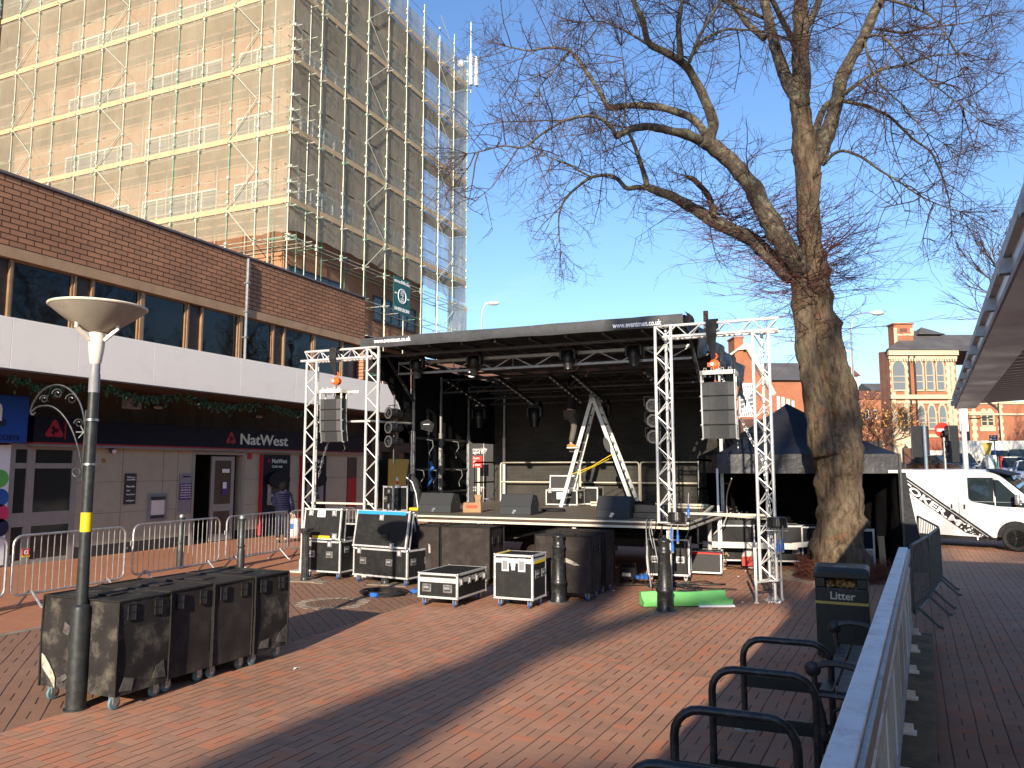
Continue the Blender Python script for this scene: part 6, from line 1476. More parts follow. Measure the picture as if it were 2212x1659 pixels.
for nm, xx, yy, ww in (('second bike rack counting from the bench', 1585, 1447, .67), ('third bike rack counting from the bench', 1512, 1534, .67), ('nearest bike rack, only its top edge in the photo', 1420, 1652, .7)):
    p = GL(xx, yy, .72); p.z = 0; p = p - RD * .15; rack(nm, p, p + RD * ww, .72)
K_ = V((-.03, 7.25, 0)); t = thing('bench', 'black slatted bench with scrolled iron ends behind the bike racks', 'bench', K_, rad(-4))
for k in range(3): mb = MB(); mb.box(-.2 + k * .115, -.105 + k * .115, -.85, .85, .43, .455); obj('seat_slat', mb, MT['bin_black'], t, bevel=.005)
for k in range(3): mb = MB(); mb.box(.14 + k * .01, .16 + k * .01, -.85, .85, .52 + k * .12, .61 + k * .12); obj('back_slat', mb, MT['bin_black'], t, bevel=.005)
for sy in (-1, 1):
    mb = MB(); y = sy * .86
    mb.tube(smooth_path([V((-.2, y, 0)), V((-.16, y, .2)), V((-.22, y, .42)), V((-.24, y, .62)), V((-.1, y, .66)), V((.05, y, .64)), V((.14, y, .6))]), .024, 6); mb.tube(smooth_path([V((.16, y, 0)), V((.13, y, .2)), V((.13, y, .45)), V((.17, y, .85))]), .022, 6)
    mb.bar((-.22, y, .42), (.13, y, .42), .02, 6); mb.ball((-.24, y, .6), .06, 10, 6, (1, .6, 1)); mb.ball((-.2, y, .12), .07, 10, 6, (1, .5, 1)); mb.tube([V((-.02 + .1 * math.cos(a), y, .25 + .1 * math.sin(a))) for a in [i * .5 for i in range(13)]], .012, 5)
    obj('iron_end', mb, MT['iron_black'], t, smooth=True)
mb = MB(); mb.box(-.75, -.73, -.01, .01, 0, 0); 
ZK = .1; HR = 1.13
ra_, rb_ = GL(1807, 1659, HR), GL(1951, 1182, HR)
dv = (rb_ - ra_); dv.z = 0; dv.normalize(); nv = V((dv.y, -dv.x, 0)); S0 = ra_ - dv * 3.2; Lr = (rb_ - S0).length
t = thing('pedestrian_railing', 'long flaking white pedestrian railing with close upright bars', 'railing', (S0.x, S0.y, 0), math.atan2(dv.y, dv.x))
mb = MB(); mb.box(0, Lr, -.05, .05, HR - .055, HR); obj('top_rail', mb, MT['rail_white'], t, bevel=.006)
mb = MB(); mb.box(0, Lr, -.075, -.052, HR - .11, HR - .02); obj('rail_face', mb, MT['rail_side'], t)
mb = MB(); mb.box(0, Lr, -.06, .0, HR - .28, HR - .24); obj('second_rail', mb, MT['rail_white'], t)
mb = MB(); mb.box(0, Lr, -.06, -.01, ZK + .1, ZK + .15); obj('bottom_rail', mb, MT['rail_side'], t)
n = int(Lr / .11)
vis = 0
for i in range(n + 1):
    x = Lr - i * .11
    if x < 0: break
    if i % 9 == 0:
        mb = MB(); mb.box(x - .03, x + .03, -.05, .02, ZK, HR - .055); mb.box(x - .05, x + .05, -.14, .03, ZK, ZK + .015); mb.box(x - .015, x + .015, -.12, -.05, ZK + .015, ZK + .07); mb.bar((x, -.11, ZK + .01), (x, -.11, ZK + .035), .014, 6); obj('post', mb, MT['rail_white'], t)
        mb = MB(); mb.beam((x, -.03, HR - .05), (x - .4, -.03, HR - .26), .012, .03); obj('brace', mb, MT['rail_side'], t)
    elif vis < 99:
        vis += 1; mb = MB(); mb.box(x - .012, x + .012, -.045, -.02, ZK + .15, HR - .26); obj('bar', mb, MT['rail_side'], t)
mb = MB(); mb.box(-3, Lr + .15, -.27, .08, -.02, ZK); o = obj('kerb', mb, MT['kerb_moss'], kind='structure', bevel=.01); o.location = (S0.x, S0.y, 0); o.rotation_euler = (0, 0, math.atan2(dv.y, dv.x))
RAIL_END = rb_
g0, g1 = C2(4.28, 16.3), C2(7.9, 15.9); gx = (g1 - g0).normalized(); gy = V((-gx.y, gx.x, 0)); GW = (g1 - g0).length; GD = 3.0
t = thing('gazebo', 'black pop-up gazebo tent with open dark front behind the tree', 'tent', (g0.x, g0.y, 0), math.atan2(gx.y, gx.x)); gaz = t
zv0, zv1 = 1.98, 2.38
def wav(p0, p1, z0, z1, amp, n=30, hz=6): return cloth('', p0, p1, z0, z1, None, amp, n, hz=hz)
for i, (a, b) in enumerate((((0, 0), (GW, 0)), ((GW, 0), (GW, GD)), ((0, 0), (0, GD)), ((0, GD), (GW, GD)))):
    obj('valance', wav(a, b, zv0, zv1, .02), MT['gazebo_valance_lit'], t, smooth=True, ang=180)
mb = MB(); pk = (GW / 2, GD / 2, 3.55); n = 12; vs = []; edge = []
cs = [(0, 0), (GW, 0), (GW, GD), (0, GD)]
for k in range(4):
    for i in range(n): u = i / n; edge.append((cs[k][0] + (cs[(k + 1) % 4][0] - cs[k][0]) * u, cs[k][1] + (cs[(k + 1) % 4][1] - cs[k][1]) * u))
m = len(edge); H = 7
for j in range(H + 1):
    v = j / H
    for i, (x, y) in enumerate(edge):
        side = abs(math.sin(math.pi * (i % n) / n)); z = zv1 + (pk[2] - zv1) * (v ** 1.15) - .14 * side * math.sin(math.pi * min(1, v * 1.2)) 
        vs.append((x + (pk[0] - x) * v, y + (pk[1] - y) * v, z))
mb.add(vs, [(j * m + i, j * m + (i + 1) % m, (j + 1) * m + (i + 1) % m, (j + 1) * m + i) for j in range(H) for i in range(m)]); obj('roof', mb, MT['gazebo_cloth'], t, smooth=True, ang=60)
obj('back_wall', wav((0, GD), (GW, GD), 0, zv1, .05), MT['curtain'], t, smooth=True, ang=180)
obj('side_wall', wav((GW, .0), (GW, GD), 0, zv1, .06), MT['curtain'], t, smooth=True, ang=180)
obj('side_wall', wav((0, 1.6), (0, GD), 0, zv1, .05), MT['curtain'], t, smooth=True, ang=180)
mb = wav((GW - .03, 0), (GW + .1, -.05), 0.02, zv0 + .02, .05, 14); mb.v = [(x + (x - GW + .03) * max(0, 1.9 - z) * 1.3, y - .12 * max(0, 1 - z), z) for x, y, z in mb.v]; obj('front_curtain', mb, MT['gazebo_cloth'], t, smooth=True, ang=180)
for i, (x, y) in enumerate(cs):
    mb = MB(); mb.box(x - .02, x + .02, y - .02 + (-.03 if y == 0 else 0), y + .02 + (-.03 if y == 0 else 0), 0, zv1 - (.0 if i else .3)); obj('leg', mb, MT['white'] if i == 0 else MT['truss_dark'] if i == 1 else MT['steel_galv'], t)
mb = MB(); mb.box(GW - .24, GW - .05, -.035, -.03, zv0 + .01, zv0 + .07); obj('maker_tag', mb, MT['wall_white'], t)
wt = thing('leg_weight', 'orange rope-bound weight round the left tent leg', 'weight', g0 + V((0, 0, 0)) - gy * .03)
mb = MB()
for k in range(4): mb.tube([(.115 * math.cos(a), .115 * math.sin(a), .03 + .045 * k) for a in [i * math.pi / 8 for i in range(16)]], .028, 7, closed=True)
obj('coil', mb, MT['rope'], wt, smooth=True); mb = MB(); mb.tube([(.05, 0, .18), (.1, .0, .3), (.14, 0, .36), (.18, .02, .3), (.15, 0, .24)], .014, 6); mb.tube([(-.05, 0, .18), (-.12, .0, .32), (-.16, 0, .27)], .014, 6); obj('rope_end', mb, MT['rope'], wt, smooth=True)
mb = MB(); mb.lathe([(.146, .07), (.146, .115)], 18); obj('tape', mb, MT['plinth'], wt)
def GZ(x, y): return g0 + gx * x + gy * y
ga = math.atan2(gx.y, gx.x)
GG = 'black flight cases under the gazebo'
case('flight_case', 'wide black flight case under the gazebo, just left of the tree trunk', GZ(1.35, .75), ga, .9, .55, .75, handles=(((.3, -.275, .35), 'y-'), ((-.2, -.275, .35), 'y-')), wheels='steel_galv', grp=GG)
case('flight_case', 'black flight case under the gazebo with a crate of bottles on top', GZ(.35, .8), ga, .95, .55, .75, handles=(((.3, -.275, .3), 'y-'),), wheels='steel_galv', grp=GG)
case('flight_case', 'black flight case under the gazebo, right of the tree trunk', GZ(2.75, .8), ga, .5, .5, .8, handles=(((.0, -.25, .5), 'y-'),), wheels='steel_galv', grp=GG)
case('flight_case', 'small black flight case stacked right of the tree trunk, topmost', GZ(2.75, .8) + V((0, 0, .94)), ga, .5, .5, .18, z0=0, wheels=None, grp=GG)
case('flight_case', 'black flight case under the gazebo, partly hidden by the trunk', GZ(2.1, .9), ga, .6, .55, .72, handles=(((-.1, -.275, .35), 'y-'),), wheels='steel_galv', grp=GG)
t = thing('bottle_crate', 'low crate of dark water bottles on a flight case under the gazebo', 'crate', GZ(.35, .75) + V((0, 0, .88)), ga)
mb = MB(); mb.box(-.42, .42, -.2, .2, 0, .1); obj('tray', mb, MT['plinth'], t)
for k in range(9): mb = MB(); mb.lathe([(.035, .02), (.036, .2), (.014, .26), (.014, .28), (.0001, .28)], 8, MX((-.36 + k * .09, (-.05, .06)[k % 2], 0))); obj('bottle', mb, MT['glass_shop'], t, smooth=True)
case('amplifier_case', 'open rack case with white trim standing left of the tent leg', GZ(-.1, .5), ga - .2, .5, .5, .62, z0=.5, wheels=None, cat='rack case', grp=None, body='speaker_grey')
case('amplifier_case', 'low rack case with red stripe on the paving under the right deck edge', V((-2.8, 15.9, 0)), rad(5), .8, .5, .42, z0=.05, wheels=None, cat='rack case', body='speaker_grey')
mb = MB(); mb.box(-.41, .41, -.258, -.252, .42, .46); t3 = tag(obj('red_strap', mb, MT['red'], loc=(-2.8, 15.9, 0), rotz=rad(5)), 'red strap on the low rack case under the deck edge', 'strap')
t = thing('trailer_drawbar', 'white trailer drawbar with a jockey wheel lying beside the gazebo', 'trailer', GZ(.3, .15), ga)
mb = MB(); mb.beam((-.6, .1, .5), (1.3, .0, .48), .1, .12); mb.beam((1.2, 0, .5), (1.75, -.05, .56), .06, .1); mb.ball((1.8, -.05, .55), .08, 10, 6); obj('bar', mb, MT['wall_white'], t)
mb = MB(); mb.lathe([(.0001, -.04), (.2, -.04), (.2, .04), (.0001, .04)], 22, Matrix.Translation((.42, .25, .2)) @ Matrix.Rotation(math.pi / 2, 4, 'X')); obj('jockey_wheel', mb, MT['wall_white'], t, smooth=True)
mb = MB(); mb.box(.2, .5, .1, .14, .06, .25); obj('light_board', mb, MT['label_red'], t)
t = thing('display_board', 'blue and silver framed panel leaning right of the tree trunk', 'panel', GZ(3.0, .15), ga)
mb = MB(); mb.box(-.14, .14, 0, .05, 0, .85); obj('frame', mb, MT['edge'], t); mb = MB(); mb.box(-.1, .1, -.004, 0, .45, .8); obj('blue_panel', mb, MT['navy'], t); mb = MB(); mb.box(-.1, .1, -.006, 0, .05, .42); obj('silver_panel', mb, MT['chain'], t, bevel=.01)
mb = MB(); mb.box(-.06, .06, -.02, .02, 0, .7, MX(rx=-.1)); tag(obj('timber_board', mb, MT['board'], loc=GZ(3.3, .2), rotz=ga), 'pale timber board leaning beside the tent curtain', 'board')
cables('white_cable', 'white cable hanging from the deck guard rail to the tent leg', [smooth_path([V((-2.0, 14.6, 1.9)), V(GZ(.15, -.1)) + V((0, 0, 1.5)), V(GZ(.2, 0)) + V((0, 0, 1.0)), V(GZ(-.2, .2)) + V((0, 0, .6))])], m='ivory', r=.012)
mb = MB(); a_ = V((-2.45, 14.2, 1.28)); b_ = V((xoR, FY + .2, 1.28)); mb.beam(a_, b_, .05, .035); mb.beam(a_, GZ(-.1, 0) + V((0, 0, 1.3)), .05, .035); tag(obj('cross_bar', mb, MT['ivory']), 'white horizontal bar linking the right truss leg to the stage', 'bar')
def skin_body(name, joints, edges, m, parent, levels=2, root=0):
    me = bpy.data.meshes.new(name); me.from_pydata([j[0] for j in joints], edges, []); me.materials.append(m)
    o = bpy.data.objects.new(name, me); COL.objects.link(o); o.parent = parent
    sk = o.modifiers.new('skin', 'SKIN'); sk.use_smooth_shade = True
    if not me.skin_vertices: me.skin_vertices.new()
    for i, j in enumerate(joints):
        r = j[1]; me.skin_vertices[0].data[i].radius = (r, r) if isinstance(r, (int, float)) else r
        me.skin_vertices[0].data[i].use_root = (i == root)
    sb = o.modifiers.new('sub', 'SUBSURF'); sb.levels = sb.render_levels = levels
    return o
def figure(label, loc, rz, P, cl, hair, extra=None):
    t = thing('person', label, 'person', loc, rz)
    J = []; E = []; ix = {}
    def add(n, p, r, par=None):
        ix[n] = len(J); J.append((V(p), r))
        if par is not None: E.append((ix[par], ix[n]))
    add('pelvis', P['pelvis'], (.13, .1)); add('waist', P['waist'], (.125, .09), 'pelvis'); add('chest', P['chest'], (.16, .1), 'waist'); add('neck0', P['neck'] - V((0, 0, .04)), .06, 'chest'); add('neck', P['neck'] + V((0, 0, .03)), .05, 'neck0')
    hd = P['head']; add('jaw', hd - V((0, -.01, .07)), (.062, .07), 'neck'); add('skull', hd + V((0, 0, .02)), (.076, .09), 'jaw'); add('crown', hd + V((0, -.005, .085)), (.055, .07), 'skull')
    for s in ('l', 'r'):
        add('sh' + s, P['sh' + s], .062, 'chest'); add('el' + s, P['el' + s], .043, 'sh' + s); add('wr' + s, P['wr' + s], .028, 'el' + s)
        h = P['wr' + s] + (P['wr' + s] - P['el' + s]).normalized() * .07; add('pa' + s, h, (.038, .02), 'wr' + s)
        f = (P['wr' + s] - P['el' + s]).normalized(); a = f.cross(V((0, 0, 1))); a = a.normalized() if a.length > .1 else V((1, 0, 0)); b = a.cross(f)
        for k in range(4):
            o = a * (.026 - .017 * k); l = (.034, .04, .038, .03)[k]
            add(f'f{k}{s}', h + o + f * .035, .009, 'pa' + s); add(f'g{k}{s}', h + o + f * (.035 + l) - b * .012, .008, f'f{k}{s}'); add(f'h{k}{s}', h + o + f * (.04 + l) - b * .035, .007, f'g{k}{s}')
        add('t0' + s, h + a * .042 - f * .01, .01, 'pa' + s); add('t1' + s, h + a * .055 + f * .03 - b * .01, .009, 't0' + s)
        add('hi' + s, P['hi' + s], .09, 'pelvis'); add('kn' + s, P['kn' + s], .058, 'hi' + s); add('an' + s, P['an' + s], .038, 'kn' + s); add('fo' + s, P['an' + s] + P['toe'] * .5 - V((0, 0, .05)), (.04, .03), 'an' + s); add('to' + s, P['an' + s] + P['toe'] - V((0, 0, .06)), (.035, .022), 'fo' + s)
    skin_body('body', J, E, MT['skin'], t)
    CJ = []; CE = []; ci = {}
    def ca(n, p, r, par=None):
        ci[n] = len(CJ); CJ.append((V(p), r))
        if par is not None: CE.append((ci[par], ci[n]))
    up = V((0, 0, 1)); g = cl['puff']
    ca('p', P['pelvis'] + up * .02, (.17 * g, .135 * g)); ca('w', P['waist'], (.165 * g, .13 * g), 'p'); ca('c', P['chest'], (.195 * g, .14 * g), 'w'); ca('n', P['neck'] + up * .02, .075, 'c')
    for s in ('l', 'r'):
        ca('s' + s, P['sh' + s], .085 * g, 'c'); m2 = P['sh' + s].lerp(P['el' + s], .5); ca('m' + s, m2, .07 * g, 's' + s); ca('e' + s, P['el' + s], .062 * g, 'm' + s); ca('r' + s, P['wr' + s], .042 * g, 'e' + s)
    j = skin_body('jacket', CJ, CE, MT[cl['top']], t)
    if cl.get('quilt'):
        tx = bpy.data.textures.new('quilt', 'WOOD'); tx.wood_type = 'BANDS'; tx.noise_scale = .05
        mb = MB()
        for k in range(9):
            z = P['pelvis'].z - .02 + k * .062; u = min(1, k / 8); c = P['pelvis'].lerp(P['chest'], u); rx, ry = (.185 + .022 * u) * g, (.15 + .01 * u) * g
            mb.tube([(c.x + rx * math.cos(a), c.y + ry * math.sin(a), z) for a in [i * math.pi / 10 for i in range(20)]], .026, 6, closed=True)
        for s in ('l', 'r'):
            for k in range(8):
                u = (k + .5) / 8; a_, b_ = (P['sh' + s], P['el' + s]) if u < .5 else (P['el' + s], P['wr' + s]); q = a_.lerp(b_, (u * 2) % 1); d = (b_ - a_).normalized(); s1 = d.orthogonal().normalized(); s2 = d.cross(s1); rr_ = (.078 - .03 * u) * g
                mb.tube([q + s1 * rr_ * math.cos(a) + s2 * rr_ * math.sin(a) for a in [i * math.pi / 6 for i in range(12)]], .02, 5, closed=True)
        obj('quilting', mb, MT[cl['top']], t, smooth=True)
    TJ = []; TE = []; ti = {}
    def ta(n, p, r, par=None):
        ti[n] = len(TJ); TJ.append((V(p), r))
        if par is not None: TE.append((ti[par], ti[n]))
    ta('p', P['pelvis'], (.15, .12))
    for s in ('l', 'r'): ta('h' + s, P['hi' + s], .105, 'p'); ta('k' + s, P['kn' + s], .08, 'h' + s); ta('a' + s, P['an' + s] + (P['kn' + s] - P['an' + s]) * .05, .065, 'k' + s)
    skin_body('trousers', TJ, TE, MT[cl['bot']], t)
    for s in ('l', 'r'):
        a_ = P['an' + s]; tv = P['toe'].normalized(); px = V((-tv.y, tv.x, 0)); mb = MB(); zf = a_.z - .085
        rings = []
        for u, w_, hh in ((-.09, .03, .07), (-.05, .042, .085), (.04, .045, .075), (.12, .048, .05), (.18, .03, .03)):
            c = V((a_.x, a_.y, zf)) + tv * u; rings.append([c + px * w_, c - px * w_, c - px * w_ * .8 + up * hh, c + px * w_ * .8 + up * hh])
        mb.loft(rings); sh = obj('shoe', mb, MT[cl['shoe']], t, bevel=.01); mb = MB(); mb.loft([[r[0] - up * .012, r[1] - up * .012, r[1] + up * .006, r[0] + up * .006] for r in rings]); obj('sole', mb, MT[cl.get('sole', 'plinth')], sh)
    mb = MB()
    for s in (-1, 1): mb.ball(hd + V((s * .03, .082, .015)), .011, 8, 5)
    obj('eye', mb, MT['white'], t, smooth=True)
    mb = MB(); mb.loft([[hd + V((x, y, z)) for x, y, z in ((-.008, .085, .02), (.008, .085, .02), (.014, .09, -.02), (-.014, .09, -.02))], [hd + V((x, y, z)) for x, y, z in ((-.003, .088, .015), (.003, .088, .015), (.008, .112, -.018), (-.008, .112, -.018))]]); obj('nose', mb, MT['skin'], t, smooth=True)
    mb = MB()
    for s in (-1, 1): mb.ball(hd + V((s * .082, 0, 0)), .03, 8, 6, (.35, .7, 1))
    obj('ear', mb, MT['skin'], t, smooth=True)
    mb = MB(); mb.tube([hd + V((x, .084, -.052)) for x in (-.025, 0, .025)], .006, 5); obj('mouth', mb, MT['label_red'], t)
    mb = MB(); mb.lathe([(.06, -.07), (.1, -.05), (.12, .0), (.118, .06), (.095, .12), (.045, .15), (.0001, .155)], 16, Matrix.Translation(hd + V((0, -.022, .01))) @ Matrix.Diagonal((.95, 1.02, 1, 1))); obj(hair, mb, MT['hair_dark'], t, smooth=True)
    return t
fp = V((-14.85, 17.85, 0)); y_atm = wy(590, XW, 1080)
fp = GL(608, 1172); P = dict(pelvis=V((0, 0, .9)), waist=V((0, .02, 1.05)), chest=V((0, .03, 1.27)), neck=V((0, .05, 1.42)), head=V((0, .1, 1.53)), toe=V((.02, .13, 0)),
    shl=V((-.17, .03, 1.34)), ell=V((-.23, .1, 1.08)), wrl=V((-.17, .33, 1.12)), shr=V((.17, .03, 1.34)), elr=V((.25, -.02, 1.06)), wrr=V((.27, .06, .82)),
    hil=V((-.09, 0, .84)), knl=V((-.1, .03, .48)), anl=V((-.1, 0, .09)), hir=V((.09, 0, .84)), knr=V((.1, .02, .48)), anr=V((.11, -.03, .09)))
pers = figure('person in navy quilted jacket and dark hat using the cash machine, seen from behind', fp, rad(38), P, dict(top='puffer', bot='trousers_navy', shoe='plinth', puff=1.02, quilt=True), 'woolly_hat')
hb = fp + (Matrix.Rotation(rad(38), 4, 'Z') @ V((.29, .08, 0)))
t = thing('shopping_bag', 'white shopping bag with red pattern held by the person at the cash machine', 'bag', (hb.x, hb.y, .12), rad(10))
mb = MB(); mb.loft([[(x * k, y * k, z) for x, y in ((-.2, -.08), (.2, -.08), (.2, .08), (-.2, .08))] for k, z in ((1, 0), (1.1, .2), (1.0, .45), (.85, .55))]); obj('bag_body', mb, MT['bag'], t, bevel=.02)
mb = MB(); mb.tube([(-.08, 0, .54), (-.04, 0, .66), (.04, 0, .66), (.08, 0, .54)], .008, 5); obj('handle', mb, MT['bag'], t)
mb = MB(); mb.box(-.05, .07, -.105, -.09, .25, .4); obj('blue_patch', mb, MT['circle_blue'], t, bevel=.01)
feet = PB(1245, 976, 17.4); rz = rad(-90) + 0
lp = V((feet.x - .12, 17.4, 0)); zf = feet.z
P = dict(pelvis=V((0, -.02, zf + .93)), waist=V((0, .0, zf + 1.08)), chest=V((0, .03, zf + 1.34)), neck=V((0, .06, zf + 1.51)), head=V((0, .08, zf + 1.63)), toe=V((0, .14, 0)),
    shl=V((-.18, .05, zf + 1.43)), ell=V((-.24, .2, zf + 1.6)), wrl=V((-.16, .32, zf + 1.8)), shr=V((.18, .05, zf + 1.43)), elr=V((.25, .16, zf + 1.66)), wrr=V((.18, .2, zf + 1.9)),
    hil=V((-.09, 0, zf + .88)), knl=V((-.12, .06, zf + .5)), anl=V((-.11, 0, zf + .1)), hir=V((.09, 0, zf + .88)), knr=V((.11, .12, zf + .62)), anr=V((.11, .02, zf + .18)))
figure('person in black top and khaki trousers standing high on the left side of the ladder', lp, rz, P, dict(top='jacket_black', bot='trousers_khaki', shoe='litter_in', sole='white', puff=.95), 'hair')
rt = random.Random(21)
TDP = 15.2
def TP_(x, y, d): return CP(x, y, d)
tb = C2((1815 - CXD) / FD * TDP, TDP)
tree = thing('tree', 'large bare winter tree with gnarled forked trunk in front of the black gazebo', 'tree', tb)
def lump_tube(pts, rr, n=20, amp=.12, seed=0, flute=0):
    pts = [V(p) for p in pts]; out = MB(); P2 = []; R2 = []
    for (a, ra), (b, rb) in zip(zip(pts, rr), zip(pts[1:], rr[1:])):
        k = max(2, int((b - a).length / .07))
        for i in range(k): P2.append(a.lerp(b, i / k)); R2.append(ra + (rb - ra) * i / k)
    P2.append(pts[-1]); R2.append(rr[-1])
    for _ in range(3):
        P2 = [P2[0]] + [(P2[i - 1] + P2[i] * 2 + P2[i + 1]) / 4 for i in range(1, len(P2) - 1)] + [P2[-1]]
        R2 = [R2[0]] + [(R2[i - 1] + R2[i] * 2 + R2[i + 1]) / 4 for i in range(1, len(R2) - 1)] + [R2[-1]]
    mb = MB(); vs = []; a = None; m = len(P2)
    for i, p in enumerate(P2):
        d = (P2[min(i + 1, m - 1)] - P2[max(0, i - 1)]).normalized(); a = d.orthogonal().normalized() if a is None else (a - d * a.dot(d)).normalized(); b = d.cross(a)
        for j in range(n):
            t_ = 2 * math.pi * j / n; u = a * math.cos(t_) + b * math.sin(t_); q = p + u * R2[i]
            k = 1 + amp * noise.noise(q * (1.1 / max(.12, R2[i]) * .5) + V((seed, 0, 0))) + amp * .8 * noise.noise(V((q.x * 5, q.y * 5, q.z * 2.2)) + V((seed * 2, 3, 0))) + flute * math.sin(t_ * 5 + seed)
            b2 = (max(0, noise.noise(q * 3.4 + V((seed, 9, 2))) - .12) * amp * 2.8 + max(0, noise.noise(q * 7.5 + V((seed, 4, 7))) - .1) * amp * 1.1) if m > 12 else 0
            vs.append(p + u * R2[i] * (k + b2))
    mb.add(vs, [(i * n + j, i * n + (j + 1) % n, (i + 1) * n + (j + 1) % n, (i + 1) * n + j) for i in range(m - 1) for j in range(n)] + [tuple(range(n - 1, -1, -1)), tuple(range((m - 1) * n, m * n))])
    return mb
def px2r(w, d): return w / 2 / FD * d * 1.02
LIMBS = []
def limb(name, pts, widths, d0, d1, n=14, amp=.1, m='bark_limb', part=True, dcurve=None):
    k = len(pts); P3 = []; R3 = []
    for i, (x, y) in enumerate(pts):
        u = i / (k - 1); d = d0 + (d1 - d0) * u + (dcurve(u) if dcurve else 0); P3.append(TP_(x, y, d)); w = widths[0] + (widths[1] - widths[0]) * u ** .9 if isinstance(widths, tuple) else widths[i]; R3.append(px2r(w, d))
    LIMBS.append((P3, R3))
    mb = lump_tube([p - tb for p in P3], R3, n, amp, seed=len(LIMBS) * 3.1); mb.v = [tuple(p) for p in mb.v]
    obj(name, mb, MT[m], tree, smooth=True, ang=180); return P3
def z5(pts): return [(x * .5536 + 987.5, y * .5536) for x, y in pts]
base = [(1815, 1252), (1813, 1215), (1811, 1150), (1810, 1090), (1809, 1030)]
limb('trunk', [(1816, 1262), (1815, 1225), (1812, 1160), (1811, 1100), (1810, 1040), (1808, 985), (1806, 945)], [142, 112, 92, 86, 86, 90, 86], TDP, TDP, 30, .17, 'bark')
limb('right_stem', [(1822, 1000), (1826, 950), (1824, 890), (1812, 830), (1800, 775), (1784, 715), (1770, 660), (1760, 610), (1757, 575)], [56, 66, 60, 54, 52, 56, 60, 66, 56], TDP + .12, TDP + .1, 26, .2, 'bark')
limb('left_stem', [(1783, 985), (1773, 930), (1760, 870), (1750, 810), (1743, 750), (1737, 700), (1735, 650), (1733, 600), (1722, 560)], [54, 48, 44, 42, 40, 42, 46, 50, 42], TDP - .16, TDP + .1, 24, .18, 'bark')
limb('trunk_core', [(1790, 1010), (1783, 940), (1778, 860), (1771, 790), (1763, 720), (1756, 650)], (60, 44), TDP + .22, TDP + .3, 12, .1, 'bark')
limb('main_stem', z5([(1400, 1090), (1385, 1000), (1372, 900), (1368, 800), (1368, 700), (1370, 640), (1350, 540), (1340, 420), (1340, 300), (1340, 180), (1340, 60), (1345, -80), (1360, -300)]), [52, 50, 46, 46, 50, 56, 46, 40, 36, 34, 32, 26, 14], TDP, TDP + .2, 22, .12, 'bark')
limb('limb', z5([(1345, 1060), (1300, 990), (1250, 915), (1190, 810), (1140, 710), (1065, 625), (1000, 575), (955, 545)]), (46, 30), TDP, TDP - .9, 18, .14)
A1 = z5([(950, 548), (900, 525), (830, 510), (750, 492), (680, 500), (620, 532)])
limb('limb', A1, (21, 13), TDP - .9, TDP - 1.8, 12, .14)
limb('branch', z5([(620, 525), (590, 480), (550, 455), (500, 450), (420, 468), (330, 522), (258, 582), (180, 565), (100, 590), (40, 600)]), (9, 2), TDP - 1.8, TDP - 3.0, 9)
limb('limb', z5([(970, 525), (940, 480), (900, 450), (800, 420), (700, 410), (590, 422)]), (18, 13), TDP - .9, TDP - .3, 12, .14)
limb('branch', z5([(590, 422), (545, 340), (495, 265), (440, 192), (360, 184), (280, 200), (190, 180)]), (11, 2.5), TDP - .3, TDP + .6, 9)
limb('branch', z5([(440, 200), (380, 270), (320, 340), (290, 400)]), (5, 1.5), TDP + .3, TDP + .1, 7)
limb('limb', z5([(985, 560), (1002, 480), (960, 370), (900, 260), (830, 210), (740, 170), (730, 90), (690, 10), (650, -90)]), (24, 9), TDP - .8, TDP - 2.2, 12, .12)
limb('branch', z5([(873, 235), (862, 100), (880, 0), (900, -120)]), (14, 7), TDP - 1.6, TDP - 1.2, 9)
limb('branch', z5([(905, 245), (940, 150), (985, 70), (1025, 10), (1080, -80)]), (9, 4), TDP - 1.5, TDP - 2.4, 8)
limb('branch', z5([(905, 235), (960, 152), (1050, 112), (1150, 118), (1230, 130), (1300, 155)]), (7, 3), TDP - 1.5, TDP - .6, 8)
limb('branch', z5([(640, 520), (660, 430), (655, 300), (640, 180)]), (5, 2), TDP - 1.7, TDP - 2.2, 7)
limb('limb', z5([(1310, 1085), (1220, 1000), (1150, 932), (1050, 888), (980, 850), (900, 800), (830, 760), (750, 735)]), (36, 17), TDP + .1, TDP + 1.5, 14, .14)
limb('branch', z5([(750, 735), (700, 728), (660, 742), (632, 700), (595, 680), (520, 690), (450, 745), (410, 790), (395, 850), (398, 920), (405, 980)]), (12, 2), TDP + 1.5, TDP + 2.4, 9)
limb('branch', z5([(742, 728), (718, 640), (690, 560), (660, 500)]), (12, 5), TDP + 1.5, TDP + 1.1, 8)
limb('branch', z5([(520, 690), (430, 640), (350, 610), (300, 560)]), (5, 1.5), TDP + 1.9, TDP + 2.6, 7)
limb('branch', z5([(1005, 842), (985, 765), (925, 700), (900, 690)]), (15, 9), TDP + .7, TDP + .3, 9, .2)
limb('stem', z5([(1352, 420), (1290, 330), (1240, 180), (1212, 60), (1190, -40), (1170, -200)]), (30, 16), TDP, TDP + .7, 14)
limb('branch', z5([(1200, 150), (1130, 90), (1080, 20), (1030, -60)]), (16, 9), TDP + .5, TDP + 1.3, 9)
limb('stem', z5([(1320, 180), (1250, 40), (1200, -60)]), (14, 9), TDP - .2, TDP - .9, 9)
limb('stem', z5([(1350, 120), (1390, 60), (1420, -20), (1450, -140)]), (20, 12), TDP, TDP + .5, 10)
limb('limb', z5([(1405, 640), (1430, 560), (1465, 460), (1490, 360), (1500, 300), (1545, 215), (1585, 150), (1625, 50), (1665, -20), (1700, -160)]), (34, 18), TDP, TDP - 1.2, 16, .12)
limb('branch', z5([(1385, 560), (1410, 470), (1440, 400), (1500, 395)]), (18, 10), TDP + .1, TDP - .3, 9)
